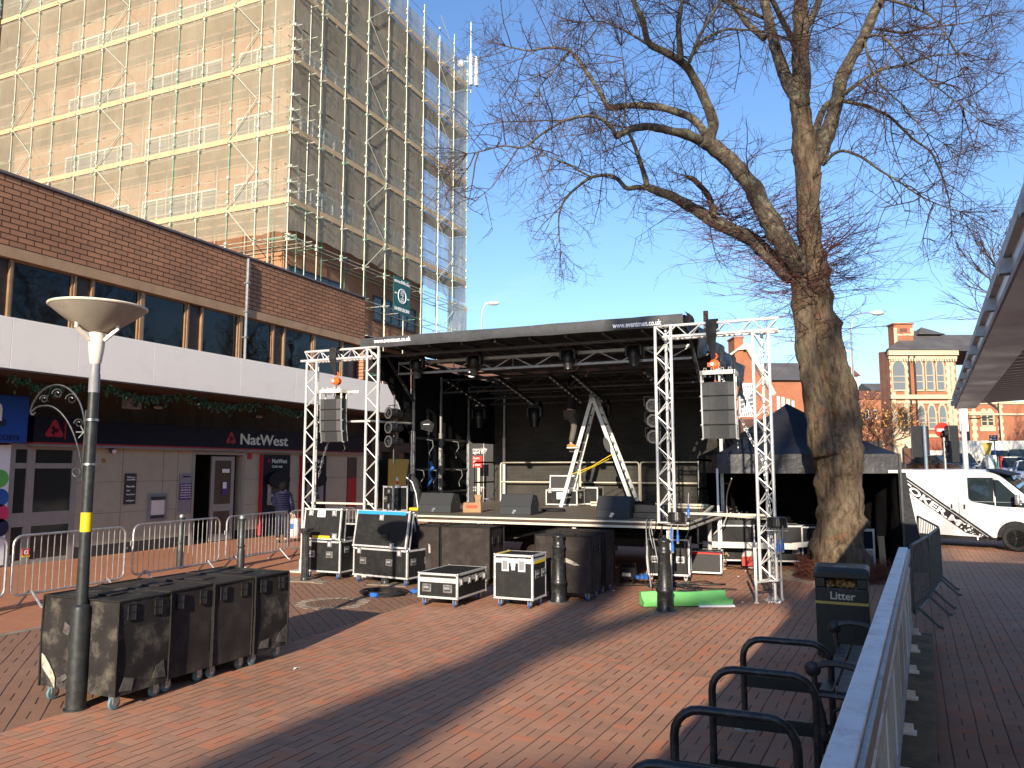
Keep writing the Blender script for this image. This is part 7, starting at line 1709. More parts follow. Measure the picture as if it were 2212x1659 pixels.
limb('branch', z5([(1425, 645), (1470, 595), (1510, 585), (1580, 612), (1650, 665), (1720, 705), (1800, 762), (1880, 800), (1960, 825)]), (8, 2), TDP - .2, TDP - 2.0, 7)
limb('branch', z5([(1505, 395), (1600, 412), (1690, 455), (1780, 545), (1850, 590), (1895, 690), (1925, 800), (1930, 900)]), (8, 2), TDP - .6, TDP + .8, 7)
limb('branch', z5([(1500, 375), (1570, 320), (1650, 270), (1750, 255), (1850, 215), (1975, 212)]), (10, 2.5), TDP - .7, TDP - 1.6, 8)
limb('branch', z5([(1590, 145), (1650, 132), (1690, 170), (1760, 255), (1850, 322), (1950, 400), (2040, 470)]), (7, 2), TDP - 1, TDP - 2.4, 7)
limb('branch', z5([(1640, 112), (1740, 130), (1820, 110), (1900, 100), (2000, 88), (2085, 60)]), (7, 1.6), TDP - 1, TDP + .6, 7)
limb('branch', z5([(1590, 160), (1610, 260), (1660, 340), (1750, 420), (1830, 520), (1900, 560)]), (5, 1.5), TDP - 1, TDP - 1.4, 6)
limb('branch', z5([(1650, -10), (1760, 20), (1850, 60), (1920, 150), (1980, 260)]), (7, 1.5), TDP - 1.2, TDP - 2.4, 6)
limb('branch', z5([(740, 170), (640, 110), (560, 80), (480, 90)]), (6, 1.6), TDP - 2, TDP - 2.6, 6)
limb('branch', z5([(500, 280), (510, 380), (520, 440)]), (4, 2), TDP, TDP - .3, 6)
limb('branch', z5([(1215, 80), (1000, -20), (900, -100)]), (8, 4), TDP + .6, TDP + 1.6, 6)
class TW:
    def __init__(s): s.v = []; s.f = []
    def seg(s, pts, r0, r1):
        k = len(pts); o = len(s.v); a = None
        for i, p in enumerate(pts):
            d = (pts[min(i + 1, k - 1)] - pts[max(i - 1, 0)]); d = d.normalized() if d.length > 1e-6 else V((0, 0, 1)); a = d.orthogonal().normalized(); b = d.cross(a); r = 1.25 * (r0 + (r1 - r0) * i / (k - 1))
            for j in range(3): t_ = 2.0944 * j; q = p + a * (r * math.cos(t_)) + b * (r * math.sin(t_)); s.v.append((q.x, q.y, q.z))
        for i in range(k - 1):
            for j in range(3): s.f.append((o + i * 3 + j, o + i * 3 + (j + 1) % 3, o + (i + 1) * 3 + (j + 1) % 3, o + (i + 1) * 3 + j))
def grow(tw, p, d, L_, r, lev, rg, droop=.0, curl=.35, kids=(5, 4), minlev=0, spread=.9):
    n = 5 if lev > 0 else 4; pts = [p]; dd = d.normalized(); w = V((rg.gauss(0, 1), rg.gauss(0, 1), rg.gauss(0, 1))) * curl
    for i in range(n):
        dd = (dd + w * .22 + V((rg.gauss(0, .1), rg.gauss(0, .1), -droop + rg.gauss(0, .08)))).normalized(); pts.append(pts[-1] + dd * (L_ / n))
    tw.seg(pts, r, max(.0022, r * .45))
    if lev > minlev:
        nk = kids[0] if lev == 2 else kids[1]
        for c in range(nk):
            u = rg.uniform(.2, 1.0) * n; i = min(n - 1, int(u)); q = pts[i].lerp(pts[i + 1], u - i); ax = (pts[i + 1] - pts[i]).normalized()
            s = V((rg.gauss(0, 1), rg.gauss(0, 1), rg.gauss(0, 1))); s = (s - ax * s.dot(ax)).normalized(); nd = ax * (1 - spread * .45) + s * spread + V((0, 0, rg.uniform(-.1, .25)))
            grow(tw, q, nd, L_ * rg.uniform(.3, .62), r * .55, lev - 1, rg, droop, curl, kids, minlev, spread)
tw = TW(); tw2 = TW(); rg = random.Random(77)
for li, (P3, R3) in enumerate(LIMBS):
    if li < 1: continue
    for (a, b), (ra, rb) in zip(zip(P3, P3[1:]), zip(R3, R3[1:])):
        L_ = (b - a).length; ax = (b - a).normalized(); rm = (ra + rb) / 2
        if li in (1, 2, 3, 4) and a.z < 5.3: continue
        dens = 9.0 if rm < .05 else 4.6 if rm < .13 else 2.4
        for k in range(int(L_ * dens + rg.random())):
            q = a.lerp(b, rg.random()); s = V((rg.gauss(0, 1), rg.gauss(0, 1), rg.gauss(0, 1))); s = (s - ax * s.dot(ax)).normalized()
            big = rg.random() < .4
            nd = ax * rg.uniform(.1, .8) + s + V((0, 0, rg.uniform(-.35, .35)))
            grow(tw, q + s * rm * .8, nd, rg.uniform(.7, 1.7) if big else rg.uniform(.35, .9), rg.uniform(.007, .013) if big else .0065, 2 if big else 1, rg, rg.uniform(-.03, .07), .3)
    tip, dr = P3[-1], (P3[-1] - P3[-2]).normalized()
    if R3[-1] < .05:
        for k in range(10): grow(tw, tip, dr + V((rg.gauss(0, .5), rg.gauss(0, .5), rg.gauss(0, .5))), rg.uniform(.5, 1.1), .006, 2, rg, .02, .3)
for k in range(330):
    y = rg.gauss(600, 62); y = min(max(y, 430), 745); xc = 1745 + (600 - y) * (.1 if y < 600 else -.14); src = TP_(xc + rg.uniform(-18, 18), y, TDP + rg.uniform(-.2, .3))
    if rg.random() < .45:
        u = rg.random(); src = TP_(1700 - 190 * u + rg.gauss(0, 4), 560 - 130 * u + rg.gauss(0, 4), TDP + .3 + .7 * u)
    ang = rg.uniform(0, 6.283); dd = V((math.cos(ang), math.sin(ang), rg.uniform(-.1, .55)))
    L_ = rg.uniform(.8, 2.3); n = 7; pts = [src]; d2 = dd.normalized(); bend = rg.uniform(-.13, .04)
    for i in range(n): d2 = (d2 + V((rg.gauss(0, .05), rg.gauss(0, .05), bend * .5 + .02 * i * (1 if bend < -.05 else 0)))).normalized(); pts.append(pts[-1] + d2 * L_ / n)
    tw2.seg(pts, rg.uniform(.0055, .009), .0025)
    for c in range(rg.randint(2, 5)):
        i = rg.randint(2, n - 1); q = pts[i]; nd = (pts[i + 1] - pts[i]).normalized() + V((rg.gauss(0, .45), rg.gauss(0, .45), rg.gauss(0, .3))); grow(tw2, q, nd, rg.uniform(.3, .8), .004, 1 if rg.random() < .5 else 0, rg, .0, .2, (2, 2))
def twobj(name, tw, m, parent, org):
    me = bpy.data.meshes.new(name); me.from_pydata([(x - org.x, y - org.y, z - org.z) for x, y, z in tw.v], [], tw.f); me.materials.append(m); o = bpy.data.objects.new(name, me); COL.objects.link(o)
    if parent: o.parent = parent
    o['kind'] = 'stuff'; return o
twobj('twigs', tw, MT['bark_twig'], tree, tb); twobj('fine_shoots', tw2, MT['twig_red'], tree, tb)
mb = MB(); rp = random.Random(8)
dp = TW()
for k in range(420):
    a = rp.uniform(0, 6.28); r_ = rp.uniform(.42, .85); p = tb + V((r_ * math.cos(a), r_ * math.sin(a), 0)); grow(dp, p, V((math.cos(a) * .5, math.sin(a) * .5, 1)) + V((rp.gauss(0, .3), rp.gauss(0, .3), 0)), rp.uniform(.15, .42), .005, 1, rp, 0, .2, (3, 3))
o = twobj('dry_shoots', dp, MT['dry_plant'], None, tb); o.location = tb; o['kind'] = 'stuff'; tag(o, 'reddish dry shoots growing round the foot of the big tree', 'shoots')
mb = MB(); mb.lathe([(1.0, -.01), (1.0, .012), (.2, .02)], 20)
o = obj('tree_pit', mb, MT['dry_plant'], kind='structure', loc=(tb.x, tb.y, 0))
mb = MB()
for i in range(34):
    a = 2 * math.pi * i / 34; mb.box(1.0, 1.13, -.07, .07, -.01, .01, MX(rz=a)); mb.box(1.16, 1.28, -.07, .07, -.01, .008, MX(rz=a + .05))
obj('pit_edging', mb, MT['stone_flag'], kind='structure', loc=(tb.x, tb.y, 0))
def bare_tree(label, loc, h, seed, leaves=None, low=0, tf=.36, limbs=(), lean=0, dens=1.0, grp=None, r0=.16, m='bark', spread=.7):
    rg = random.Random(seed); t = thing('bare_tree', label, 'tree', loc, group=grp); tk = MB(); tw = TW(); lv = MB()
    def rec(p, d, L_, r, lev):
        n = 5; pts = [p]; rr_ = [r]; dd = d.normalized()
        for i in range(n): dd = (dd + V((rg.gauss(0, .1), rg.gauss(0, .1), .05))).normalized(); pts.append(pts[-1] + dd * L_ / n); rr_.append(r * (1 - .45 * (i + 1) / n))
        if lev > 1: tk.tube(pts, rr_, 8 if lev > 3 else 5)
        else: tw.seg(pts, r, r * .4)
        if lev == 0:
            if leaves and rg.random() < leaves:
                for c in range(3): q = pts[rg.randint(2, 5)]; s = .06; M2 = Matrix.Translation(q + V((rg.gauss(0, .06), rg.gauss(0, .06), rg.gauss(0, .06)))) @ Euler((rg.uniform(0, 6), rg.uniform(0, 6), 0)).to_matrix().to_4x4(); lv.add([(-s, 0, 0), (0, -s * .7, 0), (s, 0, 0), (0, s * .7, 0)], [(0, 1, 2, 3)], M2)
            return
        if lev <= low: return
        nk = {5: 4, 4: 4, 3: 4, 2: 5, 1: 6}[lev]; nk = max(2, round(nk * dens))
        for k in range(nk):
            u = rg.uniform(.45, 1) * n if k else n; i = min(n - 1, int(u)); q = pts[i].lerp(pts[i + 1], min(1, u - i)); s = V((rg.gauss(0, 1), rg.gauss(0, 1), rg.gauss(0, .5))); s = (s - dd * s.dot(dd)).normalized()
            rec(q, dd * (1 if k else 1.4) + s * spread * rg.uniform(.7, 1.3), L_ * rg.uniform(.55, .8), r * .52, lev - 1)
    rec(V((0, 0, -.1)), V((lean, 0, 1)), h * tf, r0, 5)
    for pts, a_, b_ in limbs: tk.tube(smooth_path([V(p) for p in pts]), [a_ + (b_ - a_) * i / (len(smooth_path([V(p) for p in pts])) - 1) for i in range(len(smooth_path([V(p) for p in pts])))], 8)
    obj('trunk', tk, MT[m], t, smooth=True); twobj('twigs', tw, MT['bark_twig'], t, V((0, 0, 0)))
    if leaves: lo = obj('leaves', lv, MT['leaf_orange'], t); lo['kind'] = 'stuff'
    return t
ZC1, ZC2 = 3.05, 2.885
e_far = GL(2062, 857, ZC1)
dc = V((math.sin(rad(4.6)), math.cos(rad(4.6)), 0)); LC = 64.0; O = V((e_far.x, e_far.y, 0)) - dc * LC
t = thing('walkway_canopy', 'grey walkway roof with pale fascia and ribbed underside, top right of the photo', 'canopy', O, math.atan2(dc.y, dc.x))
W1 = (.725 - .421) * (ZC2 - CAMH)
sc_ = [(0, ZC2), (-W1, ZC2 - .003), (-W1 - .03, ZC2 + .1), (-.12, ZC1 - .02), (0, ZC1 - .05)]
mb = MB(); mb.loft([[(x, y, z) for y, z in sc_] for x in (0, LC)]); obj('fascia', mb, MT['canopy_face'], t)
mb = MB(); mb.box(0, LC + .02, -.1, .03, ZC1 - .05, ZC1); obj('edge_gutter', mb, MT['rail_side'], t)
for i in range(22): mb = MB(); mb.box(LC - i * .9 - .06, LC - i * .9, .0, .05, ZC2 + .04, ZC1 - .06); obj('gutter_bracket', mb, MT['steel_galv'], t)
mb = MB(); mb.box(0, LC, .0, .012, ZC2, ZC2 + .03); obj('drip_edge', mb, MT['canopy_dark'], t)
mb = MB(); vs = []; n = int(30 / .06)
for i in range(n + 1):
    x = LC - 30 + 30 * i / n; z = ZC2 + .06 + .03 * (1 if i % 4 < 2 else 0)
    vs += [(x, -W1 - .02, z), (x, -6.0, z + .25)]
mb.add(vs, [(2 * i, 2 * i + 1, 2 * i + 3, 2 * i + 2) for i in range(n)]); obj('ribbed_soffit', mb, MT['corrugated'], t)
mb = MB(); mb.box(0, LC, -6.0, -.1, ZC1 - .04, ZC1 - .005); obj('deck', mb, MT['canopy_dark'], t)
mb = MB(); mb.box(LC - .04, LC + .02, -6, -.0, ZC2 + .12, ZC1 + .0); obj('end_trim', mb, MT['canopy_dark'], t)
for i in range(8): mb = MB(); mb.beam((LC + .03, -W1 - .25 - i * .5, ZC2 - .02), (LC + .03, -W1 - .1 - i * .5, ZC2 + .12), .04, .03); obj('end_clip', mb, MT['canopy_face'], t)
for x in (LC - 1.2, LC - 14, LC - 27):
    mb = MB(); mb.bar((x, -5.4, 0), (x, -5.4, ZC2 + .2), .1, 12); obj('column', mb, MT['canopy_dark'], t, smooth=True)
pg = GL(2186, 502, ZC1)
t = thing('pigeon', 'white pigeon perched on the edge of the walkway roof', 'bird', (pg.x + .01, pg.y, ZC1), rad(75))
mb = MB(); mb.loft([[(x * .3, r * .3 * math.cos(a) * .9, z * .3 + r * .3 * math.sin(a)) for a in [i * math.pi / 5 for i in range(10)]] for x, z, r in ((-.2, .055, .012), (-.1, .07, .04), (.0, .085, .062), (.07, .1, .055), (.105, .14, .032), (.12, .175, .026), (.14, .185, .024), (.16, .18, .01), (.18, .172, .003))]); obj('body', mb, MT['pigeon'], t, smooth=True)
mb = MB(); mb.bar((.004, .006, 0), (.004, .006, .012), .0015); mb.bar((.004, -.006, 0), (.004, -.006, .012), .0015); obj('leg', mb, MT['label_red'], t)
mb = MB(); mb.prism([(-.07, -.006), (-.03, -.015), (.015, -.012), (.015, .012), (-.03, .015), (-.07, .006)], .03, .036); obj('wing', mb, MT['grey_mid'], t)
VB = V((0, 0, 0)); fw = C2((2196 - CXD) / FD * 20.5, 20.5); hd = V((.853, -.522, 0)).normalized()
hd = V((math.sin(rad(109)), math.cos(rad(109)), 0))
t = thing('van', 'white panel van with a black lettered diagonal stripe, parked behind the gazebo', 'van', fw, math.atan2(hd.y, hd.x)); van = t
HWD = .97
rings = []
def sec(x, zb, zs, wb, zt, wt, wf=None):
    return [(x, -wb, zb), (x, -HWD if wf is None else -wf, zs[0]), (x, -(HWD if wf is None else wf) + .01, zs[1]), (x, -wt, zt - .12), (x, -wt + .14, zt), (x, 0, zt + .03), (x, wt - .14, zt), (x, wt, zt - .12), (x, (HWD if wf is None else wf) - .01, zs[1]), (x, HWD if wf is None else wf, zs[0]), (x, wb, zb)]
rings = [sec(-3.75, .42, (.75, 1.22), .9, 1.98, .82), sec(-3.7, .36, (.75, 1.22), .94, 2.02, .86), sec(-1.2, .32, (.75, 1.22), .95, 2.04, .87), sec(-.72, .32, (.75, 1.22), .95, 2.02, .86), sec(-.45, .32, (.75, 1.22), .95, 1.97, .84), sec(.0, .6, (.8, 1.21), .95, 1.62, .82), sec(.42, .34, (.78, 1.14), .94, 1.24, .84), sec(.85, .32, (.72, 1.0), .9, 1.08, .74, .93), sec(1.02, .34, (.66, .86), .8, .92, .62, .84)]
def ys(z): return -(HWD - .01) + max(0, z - 1.22) * .132
mb = MB(); mb.loft(rings); obj('body', mb, MT['van_white'], t, smooth=True, ang=35)
def side(name, pts, m, par=t, off=.006, thick=.004):
    mb = MB(); n = len(pts); ar = sum(pts[i][0] * pts[(i + 1) % n][1] - pts[(i + 1) % n][0] * pts[i][1] for i in range(n))
    if ar < 0: pts = pts[::-1]
    vs = [(x, (ys(z) - .004 if z > 1.22 else -HWD) - off, z) for x, z in pts]; mb.add(vs, [tuple(range(n))]); return obj(name, mb, m, par)
mb = MB()
for sw in ([(-1.04, 1.84), (-1.02, 1.3), (-.95, 1.23), (-.45, 1.23), (-.45, 1.84)], [(-.93, 1.22), (-.43, 1.13), (-.43, 1.22)], [(-.4, 1.8), (-.4, 1.23), (.2, 1.23), (.04, 1.4), (-.33, 1.78)], [(-.4, 1.22), (-.4, 1.12), (.25, 1.1), (.22, 1.22)]): side('side_window', sw, MT['glass_car'], off=.012); mb = MB(); mb.box(-.44, -.41, -.93, -.9, 1.15, 1.8); obj('window_divider', mb, MT['van_trim'], t)
for xs_ in (-1.25, -2.55, .28): mb = MB(); mb.beam((xs_, -HWD - .003, .5), (xs_, -HWD - .003, 1.2), .008, .012); mb.beam((xs_, ys(1.25) - .005, 1.22), (xs_, ys(1.9) - .004, 1.88), .008, .012); obj('door_seam', mb, MT['grey_mid'], t)
mb = MB(); mb.box(-2.55, -.4, -HWD - .004, -HWD, .78, .788); obj('crease', mb, MT['grey_mid'], t)
for xs_ in (-1.4, -1.1): mb = MB(); mb.box(xs_ - .06, xs_ + .06, -HWD - .014, -HWD, 1.0, 1.16); k = obj('door_handle', mb, MT['white'], t, bevel=.01); mb = MB(); mb.box(xs_ - .045, xs_ + .0, -HWD - .017, -HWD - .013, 1.02, 1.14); obj('recess', mb, MT['van_trim'], k)
mb = MB(); mb.add([(-.40, -.72, 1.93), (-.40, .72, 1.93), (.36, .84, 1.28), (.36, -.84, 1.28)], [(0, 3, 2, 1)]); mb.v = [(x + .03, y, z + .035) for x, y, z in mb.v]; obj('windscreen', mb, MT['glass_car'], t)
mb = MB(); mb.loft([[(-.62, -.78, 2.03), (-.62, .78, 2.03), (-.62, .78, 2.07), (-.62, -.78, 2.07)], [(-.12, -.84, 1.9), (-.12, .84, 1.9), (-.12, .84, 1.94), (-.12, -.84, 1.94)]]); obj('sun_visor', mb, MT['navy'], t, bevel=.01)
mb = MB(); mb.box(.04, .14, -1.2, -.98, 1.18, 1.42); mb.box(.02, .16, -1.0, -.92, 1.15, 1.2); obj('wing_mirror', mb, MT['chain'], t, bevel=.03)
for x in (0, -2.93):
    mb = MB(); a8 = [(x + .42 * math.cos(a), .34 + .42 * math.sin(a)) for a in [i * math.pi / 12 for i in range(13)]]; side('wheel_arch', a8, MT['van_trim'], off=.012)
    for sy in (-1, 1):
        mb = MB(); M2 = Matrix.Translation((x, sy * .86, .33)) @ Matrix.Rotation(math.pi / 2 * (1 if sy < 0 else -1), 4, 'X'); mb.lathe([(.22, .14), (.3, .15), (.33, .11), (.335, -.05), (.0001, -.05)], 28, M2); wl = obj('wheel', mb, MT['tyre'], t, smooth=True)
        mb = MB(); mb.lathe([(.0001, .12), (.06, .13), (.07, .1), (.2, .1), (.23, .14)], 24, M2)
        for k in range(7): a = k * 2 * math.pi / 7; mb.beam(M2 @ V((.05 * math.cos(a), .05 * math.sin(a), .125)), M2 @ V((.215 * math.cos(a), .215 * math.sin(a), .135)), .045, .02)
        obj('rim', mb, MT['rim_black'], wl)
        mb = MB(); mb.lathe([(.0001, .14), (.022, .14)], 10, M2); obj('hub_cap', mb, MT['chain'], wl)
mb = MB(); mb.box(-3.6, -.45, -.9, .9, .22, .4); obj('underbody', mb, MT['van_trim'], t)
A_, B_ = V((-2.92, 2.02)), V((-.86, .46)); ds = (B_ - A_).normalized(); ns = V((ds.y, -ds.x)) * -1
def sp(u, v_): p = A_ + ds * u + V((-ds.y, ds.x)) * v_; return (p.x, p.y)
Ls = (B_ - A_).length
for va, vb, ea, eb in ((.1, .05, .42, .34), (.03, -.2, .3, -.18)):
    mb = MB(); n = 40; vs = []
    for i in range(n + 1):
        for v_, e_ in ((va, ea), (vb, eb)): x, z = sp(.12 + (Ls + e_ - .12) * i / n, v_); vs.append((x, (ys(z) - .004 if z > 1.22 else -HWD) - .009, z))
    mb.add(vs, [(2 * i, 2 * i + 1, 2 * i + 3, 2 * i + 2) for i in range(n)]); obj('stripe', mb, MT['van_trim'], t)
tt = text_mb('STOKER.M', 1, depth=0, bold=.03); wt_ = max(p[0] for p in tt.v); ht = max(p[1] for p in tt.v)
nv_ = []
for a, b, c in tt.v: x, z = sp(.22 + a / wt_ * 1.95, -.175 + b / ht * .165); nv_.append((x, (ys(z) - .005 if z > 1.22 else -HWD) - .016, z))
tt.v = nv_; obj('lettering', tt, MT['white'], t)
tt = text_mb('Ford', .14, depth=0, shear=.4); tt.v = [(.05 + a, -HWD - .006, .98 + b) for a, b, c in tt.v]; tt.v = [(x + .2, y, z) for x, y, z in tt.v]; obj('lettering', tt, MT['grey_mid'], t)
mb = MB(); rg = random.Random(2)
for k in range(40): u = rg.uniform(2.15, Ls + .15); v_ = rg.uniform(-.17, .0); x, z = sp(u, v_); s = rg.uniform(.006, .02); mb.box(x - s, x + s, -HWD - .012, -HWD - .009, z - s, z + s)
o = obj('paint_splash', mb, MT['white'], t); o['kind'] = 'stuff'
def car(label, p, rz, m, L_=4.2, H_=1.45, W_=1.76, est=False, grp=None):
    t = thing('parked_car', label, 'car', p, rz, grp); h = L_ / 2; w = W_ / 2
    def s(x, zb, zt, wb, wt, cab=None): return [(x, -wb * .95, zb), (x, -wb, zb + .22), (x, -wb, zt * .8), (x, -wt, zt), (x, wt, zt), (x, wb, zt * .8), (x, wb, zb + .22), (x, wb * .95, zb)]
    mb = MB(); mb.loft([s(-h, .35, .75, w * .86, w * .7), s(-h + .12, .25, .92, w * .97, w * .84), s(-h + .7, .22, .96, w, w * .9), s(.3, .2, .95, w, w * .9), s(h - 1.1, .2, .93, w, w * .88), s(h - .35, .22, .8, w * .95, w * .8), s(h - .05, .28, .62, w * .8, w * .66), s(h, .34, .52, w * .7, w * .55)]); obj('body', mb, MT[m], t, smooth=True, ang=40)
    xr = -h + (.15 if est else .35)
    def cbn(x, zt, wt): return [(x, -w * .88, .9), (x, -wt, zt), (x, wt, zt), (x, w * .88, .9)]
    mb = MB(); mb.add([(xr, -w * .86, .9), (xr, w * .86, .9), (h - 1.15, w * .86, .9), (h - 1.15, -w * .86, .9), (xr + .35, -w * .66, H_ - .03), (xr + .35, w * .66, H_ - .03), (h - 1.95, w * .66, H_), (h - 1.95, -w * .66, H_)], [(0, 1, 5, 4), (2, 3, 7, 6), (1, 2, 6, 5), (3, 0, 4, 7)]); obj('windows', mb, MT['glass_car'], t)
    mb = MB(); mb.loft([[(xr + .33, -w * .67, H_ - .05), (xr + .33, w * .67, H_ - .05), (xr + .33, w * .6, H_), (xr + .33, -w * .6, H_)], [(h - 1.93, -w * .67, H_ - .03), (h - 1.93, w * .67, H_ - .03), (h - 1.93, w * .6, H_ + .03), (h - 1.93, -w * .6, H_ + .03)]])
    for sy in (-1, 1):
        for xa, xb in ((xr, xr + .35), (-.35, -.3), (h - 1.15, h - 1.95)): mb.beam((xa, sy * w * .87, .9), (xb, sy * w * .665, H_ - .02), .06, .05)
    obj('roof', mb, MT[m], t, smooth=True, ang=30)
    for x in (-h + .75, h - .8):
        for sy in (-1, 1):
            M2 = Matrix.Translation((x, sy * (w - .1), .31)) @ Matrix.Rotation(math.pi / 2 * (1 if sy < 0 else -1), 4, 'X'); mb = MB(); mb.lathe([(.2, .115), (.28, .12), (.31, .08), (.31, -.08), (.0001, -.08)], 20, M2); wl = obj('wheel', mb, MT['tyre'], t, smooth=True); mb = MB(); mb.lathe([(.0001, .11), (.08, .125), (.2, .1)], 16, M2); obj('rim', mb, MT['rim_silver'], wl)
    for sy in (-1, 1):
        mb = MB(); mb.ball((h - .16, sy * w * .68, .66), .14, 10, 6, (.7, 1.1, .6)); obj('headlight', mb, MT['lamp_glass'], t, smooth=True)
        mb = MB(); mb.ball((-h + .1, sy * w * .74, .8), .13, 8, 6, (.5, .8, 1)); obj('tail_light', mb, MT['lamp_red'], t, smooth=True)
        mb = MB(); mb.box(h - 1.55, h - 1.4, sy * (w + .02), sy * (w + .16), .9, 1.02); obj('wing_mirror', mb, MT[m], t, bevel=.02)
    mb = MB(); mb.box(h - .04, h + .02, -.45, .45, .38, .58); obj('grille', mb, MT['plinth'], t); mb = MB(); mb.box(h + .02, h + .03, -.26, .26, .4, .5); obj('number_plate', mb, MT['white'], t)
    return t
def at(x, d, dz=0.0): p = C2((x - CXD) / FD * d, d); p.z = ground_z(p) + dz; return p
CG = 'cars parked up the street behind the van'
F_ = HEAD
car('dark estate car facing the square, left of the tall white pole', at(2066, 52), HEAD - rad(110), 'car_dark', 4.6, 1.5, 1.85, True, CG)
car('bronze hatchback parked side-on beside the red brick gatepost', at(2026, 51), HEAD - rad(60), 'car_bronze', 4.0, 1.45, 1.7, False, CG)
car('silver estate car facing the square near the right edge', at(2176, 45), HEAD - rad(112), 'car_silver', 4.5, 1.5, 1.8, True, CG)
car('pale silver car cut by the right edge of the photo', at(2222, 41.5), HEAD - rad(120), 'car_white', 4.3, 1.45, 1.75, False, CG)
car('dark car behind the silver estate at the right edge', at(2200, 56), HEAD - rad(115), 'car_dark', 4.3, 1.5, 1.8, False, CG)
car('small silver car behind the silver estate, beside the ticket machine', at(2152, 57), HEAD - rad(115), 'car_silver', 4.1, 1.45, 1.75, False, CG)
car('white car whose roof shows just above the white van', at(2062, 33), HEAD + rad(12), 'car_white', 4.2, 1.4, 1.75, False, CG)
car('small red car far up the hill', at(1862, 135), HEAD - rad(100), 'lamp_red', 4.0, 1.45, 1.7, False, 'red cars far up the hill'); car('red car far up the hill, right one of two', at(1876, 140), HEAD - rad(90), 'lamp_red', 4.0, 1.45, 1.7, False, 'red cars far up the hill')
def zat(x, y, d): return CP(x, y, d).z
DTL = 33.0
def pole(mb, p, z1, r=.06): mb.bar((p.x, p.y, p.z - .05), (p.x, p.y, z1), r, 10)
p = at(1996, DTL); t = thing('traffic_signal', 'traffic signal seen from behind on a blue-grey pole', 'traffic light', p, HEAD); mb = MB(); mb.bar((0, 0, 0), (0, 0, zat(1996, 917, DTL) - p.z), .075, 10); obj('pole', mb, MT['pole_blue'], t, smooth=True)
z0, z1 = zat(0, 988, DTL) - p.z, zat(0, 920, DTL) - p.z; mb = MB(); mb.box(-.52, -.02, .1, .13, z0, z1); mb.box(-.42, -.12, .13, .35, z0 + .1, z1 - .1); mb.box(.1, .25, .1, .13, z0 + .1, z1); obj('backing_board', mb, MT['traffic_black'], t, bevel=.02)
p = at(2040, DTL); t = thing('traffic_signal', 'tall traffic signal with three dark lenses turned left, on a grey pole', 'traffic light', p, HEAD); mb = MB(); mb.bar((-.06, 0, 0), (-.06, 0, zat(0, 945, DTL) - p.z), .055, 10); obj('pole', mb, MT['steel_galv'], t, smooth=True)
z0, z1 = zat(0, 1000, DTL) - p.z, zat(0, 919, DTL) - p.z; mb = MB(); mb.loft([[(x + .12, y, z) for x, y in ((-.02, -.1), (.42, -.1), (.42, .2), (-.02, .2))] for z in (z0, z1)]); obj('housing', mb, MT['traffic_black'], t, bevel=.04)
for k in range(3): mb = MB(); zz = z0 + (z1 - z0) * (.22 + .28 * k); mb.lathe([(.14, 0), (.15, .18), (.13, .18), (.1, .02), (.0001, .02)], 16, Matrix.Translation((.1, .0, zz)) @ Matrix.Rotation(-math.pi / 2, 4, 'Y')); obj('lens_hood', mb, MT['traffic_black'], t, smooth=True)
t = thing('no_entry_sign', 'round red no-entry sign left of the tall traffic signal', 'road sign', C2((2035 - CXD) / FD * 33.3, 33.3, zat(2035, 929, 33.3)), HEAD)
Rm = Matrix.Rotation(math.pi / 2, 4, 'X'); mb = MB(); mb.lathe([(.0001, 0), (.33, 0), (.33, .02), (.0001, .02)], 32, Rm); obj('disc', mb, MT['red'], t); mb = MB(); mb.box(-.24, .24, -.024, -.02, -.055, .055); obj('bar', mb, MT['white'], t); mb = MB(); mb.bar((.02, .05, -1.7), (.02, .05, .5), .035, 8); obj('pole', mb, MT['steel_galv'], t)
p = at(2081, 31); t = thing('white_pole', 'thick pale grey pole right of the traffic signals', 'pole', p, HEAD); mb = MB(); mb.bar((0, 0, 0), (0, 0, zat(0, 928, 31) - p.z), .1, 14); mb.bar((0, 0, zat(0, 928, 31) - p.z), (0, 0, zat(0, 913, 31) - p.z), .085, 14); mb.lathe([(.105, 1.2), (.105, 1.25)], 14); obj('column', mb, MT['pole_white'], t, smooth=True)
p = at(2143, 44); t = thing('taxi_rank_sign', 'blue taxi rank sign with white words above the ticket machine', 'road sign', p, HEAD); zz0, zz1 = zat(0, 953, 44) - p.z, zat(0, 941, 44) - p.z
mb = MB(); mb.bar((.1, .05, 0), (.1, .05, zz1), .035, 8); obj('pole', mb, MT['steel_galv'], t); mb = MB(); mb.box(-.2, .26, -.01, .01, zz0, zz1 + .02); obj('plate', mb, MT['blue_dark'], t)
MT['sign_blue2'] = mat('sign_blue2', (.01, .05, .25), .5); bpy.data.objects[t.children[-1].name].data.materials[0] = MT['sign_blue2'] if t.children else MT['blue_dark']
for k, s_t in enumerate(('TAXI', 'RANK')): tt = text_mb(s_t, .13, depth=.001, align='CENTER'); tt.v = [(a + .03, -.012 - c, zz1 - .12 - k * .14 + b) for a, b, c in tt.v]; obj('lettering', tt, MT['white'], t)
p = at(2137, 43); t = thing('ticket_machine', 'white parking ticket machine with green stripe beside the taxi sign', 'ticket machine', p, HEAD); hh = 1.75
mb = MB(); mb.box(-.25, .2, -.15, .15, 0, hh); obj('cabinet', mb, MT['white'], t, bevel=.03); mb = MB(); mb.box(.02, .12, -.155, -.15, .3, hh - .2); obj('green_stripe', mb, MT['green'], t); mb = MB(); mb.bar((.5, 0, 0), (.5, 0, 1.7), .04, 8); mb.box(.44, .58, -.05, .05, 1.45, 1.7); obj('marker_post', mb, MT['label_red'], t)
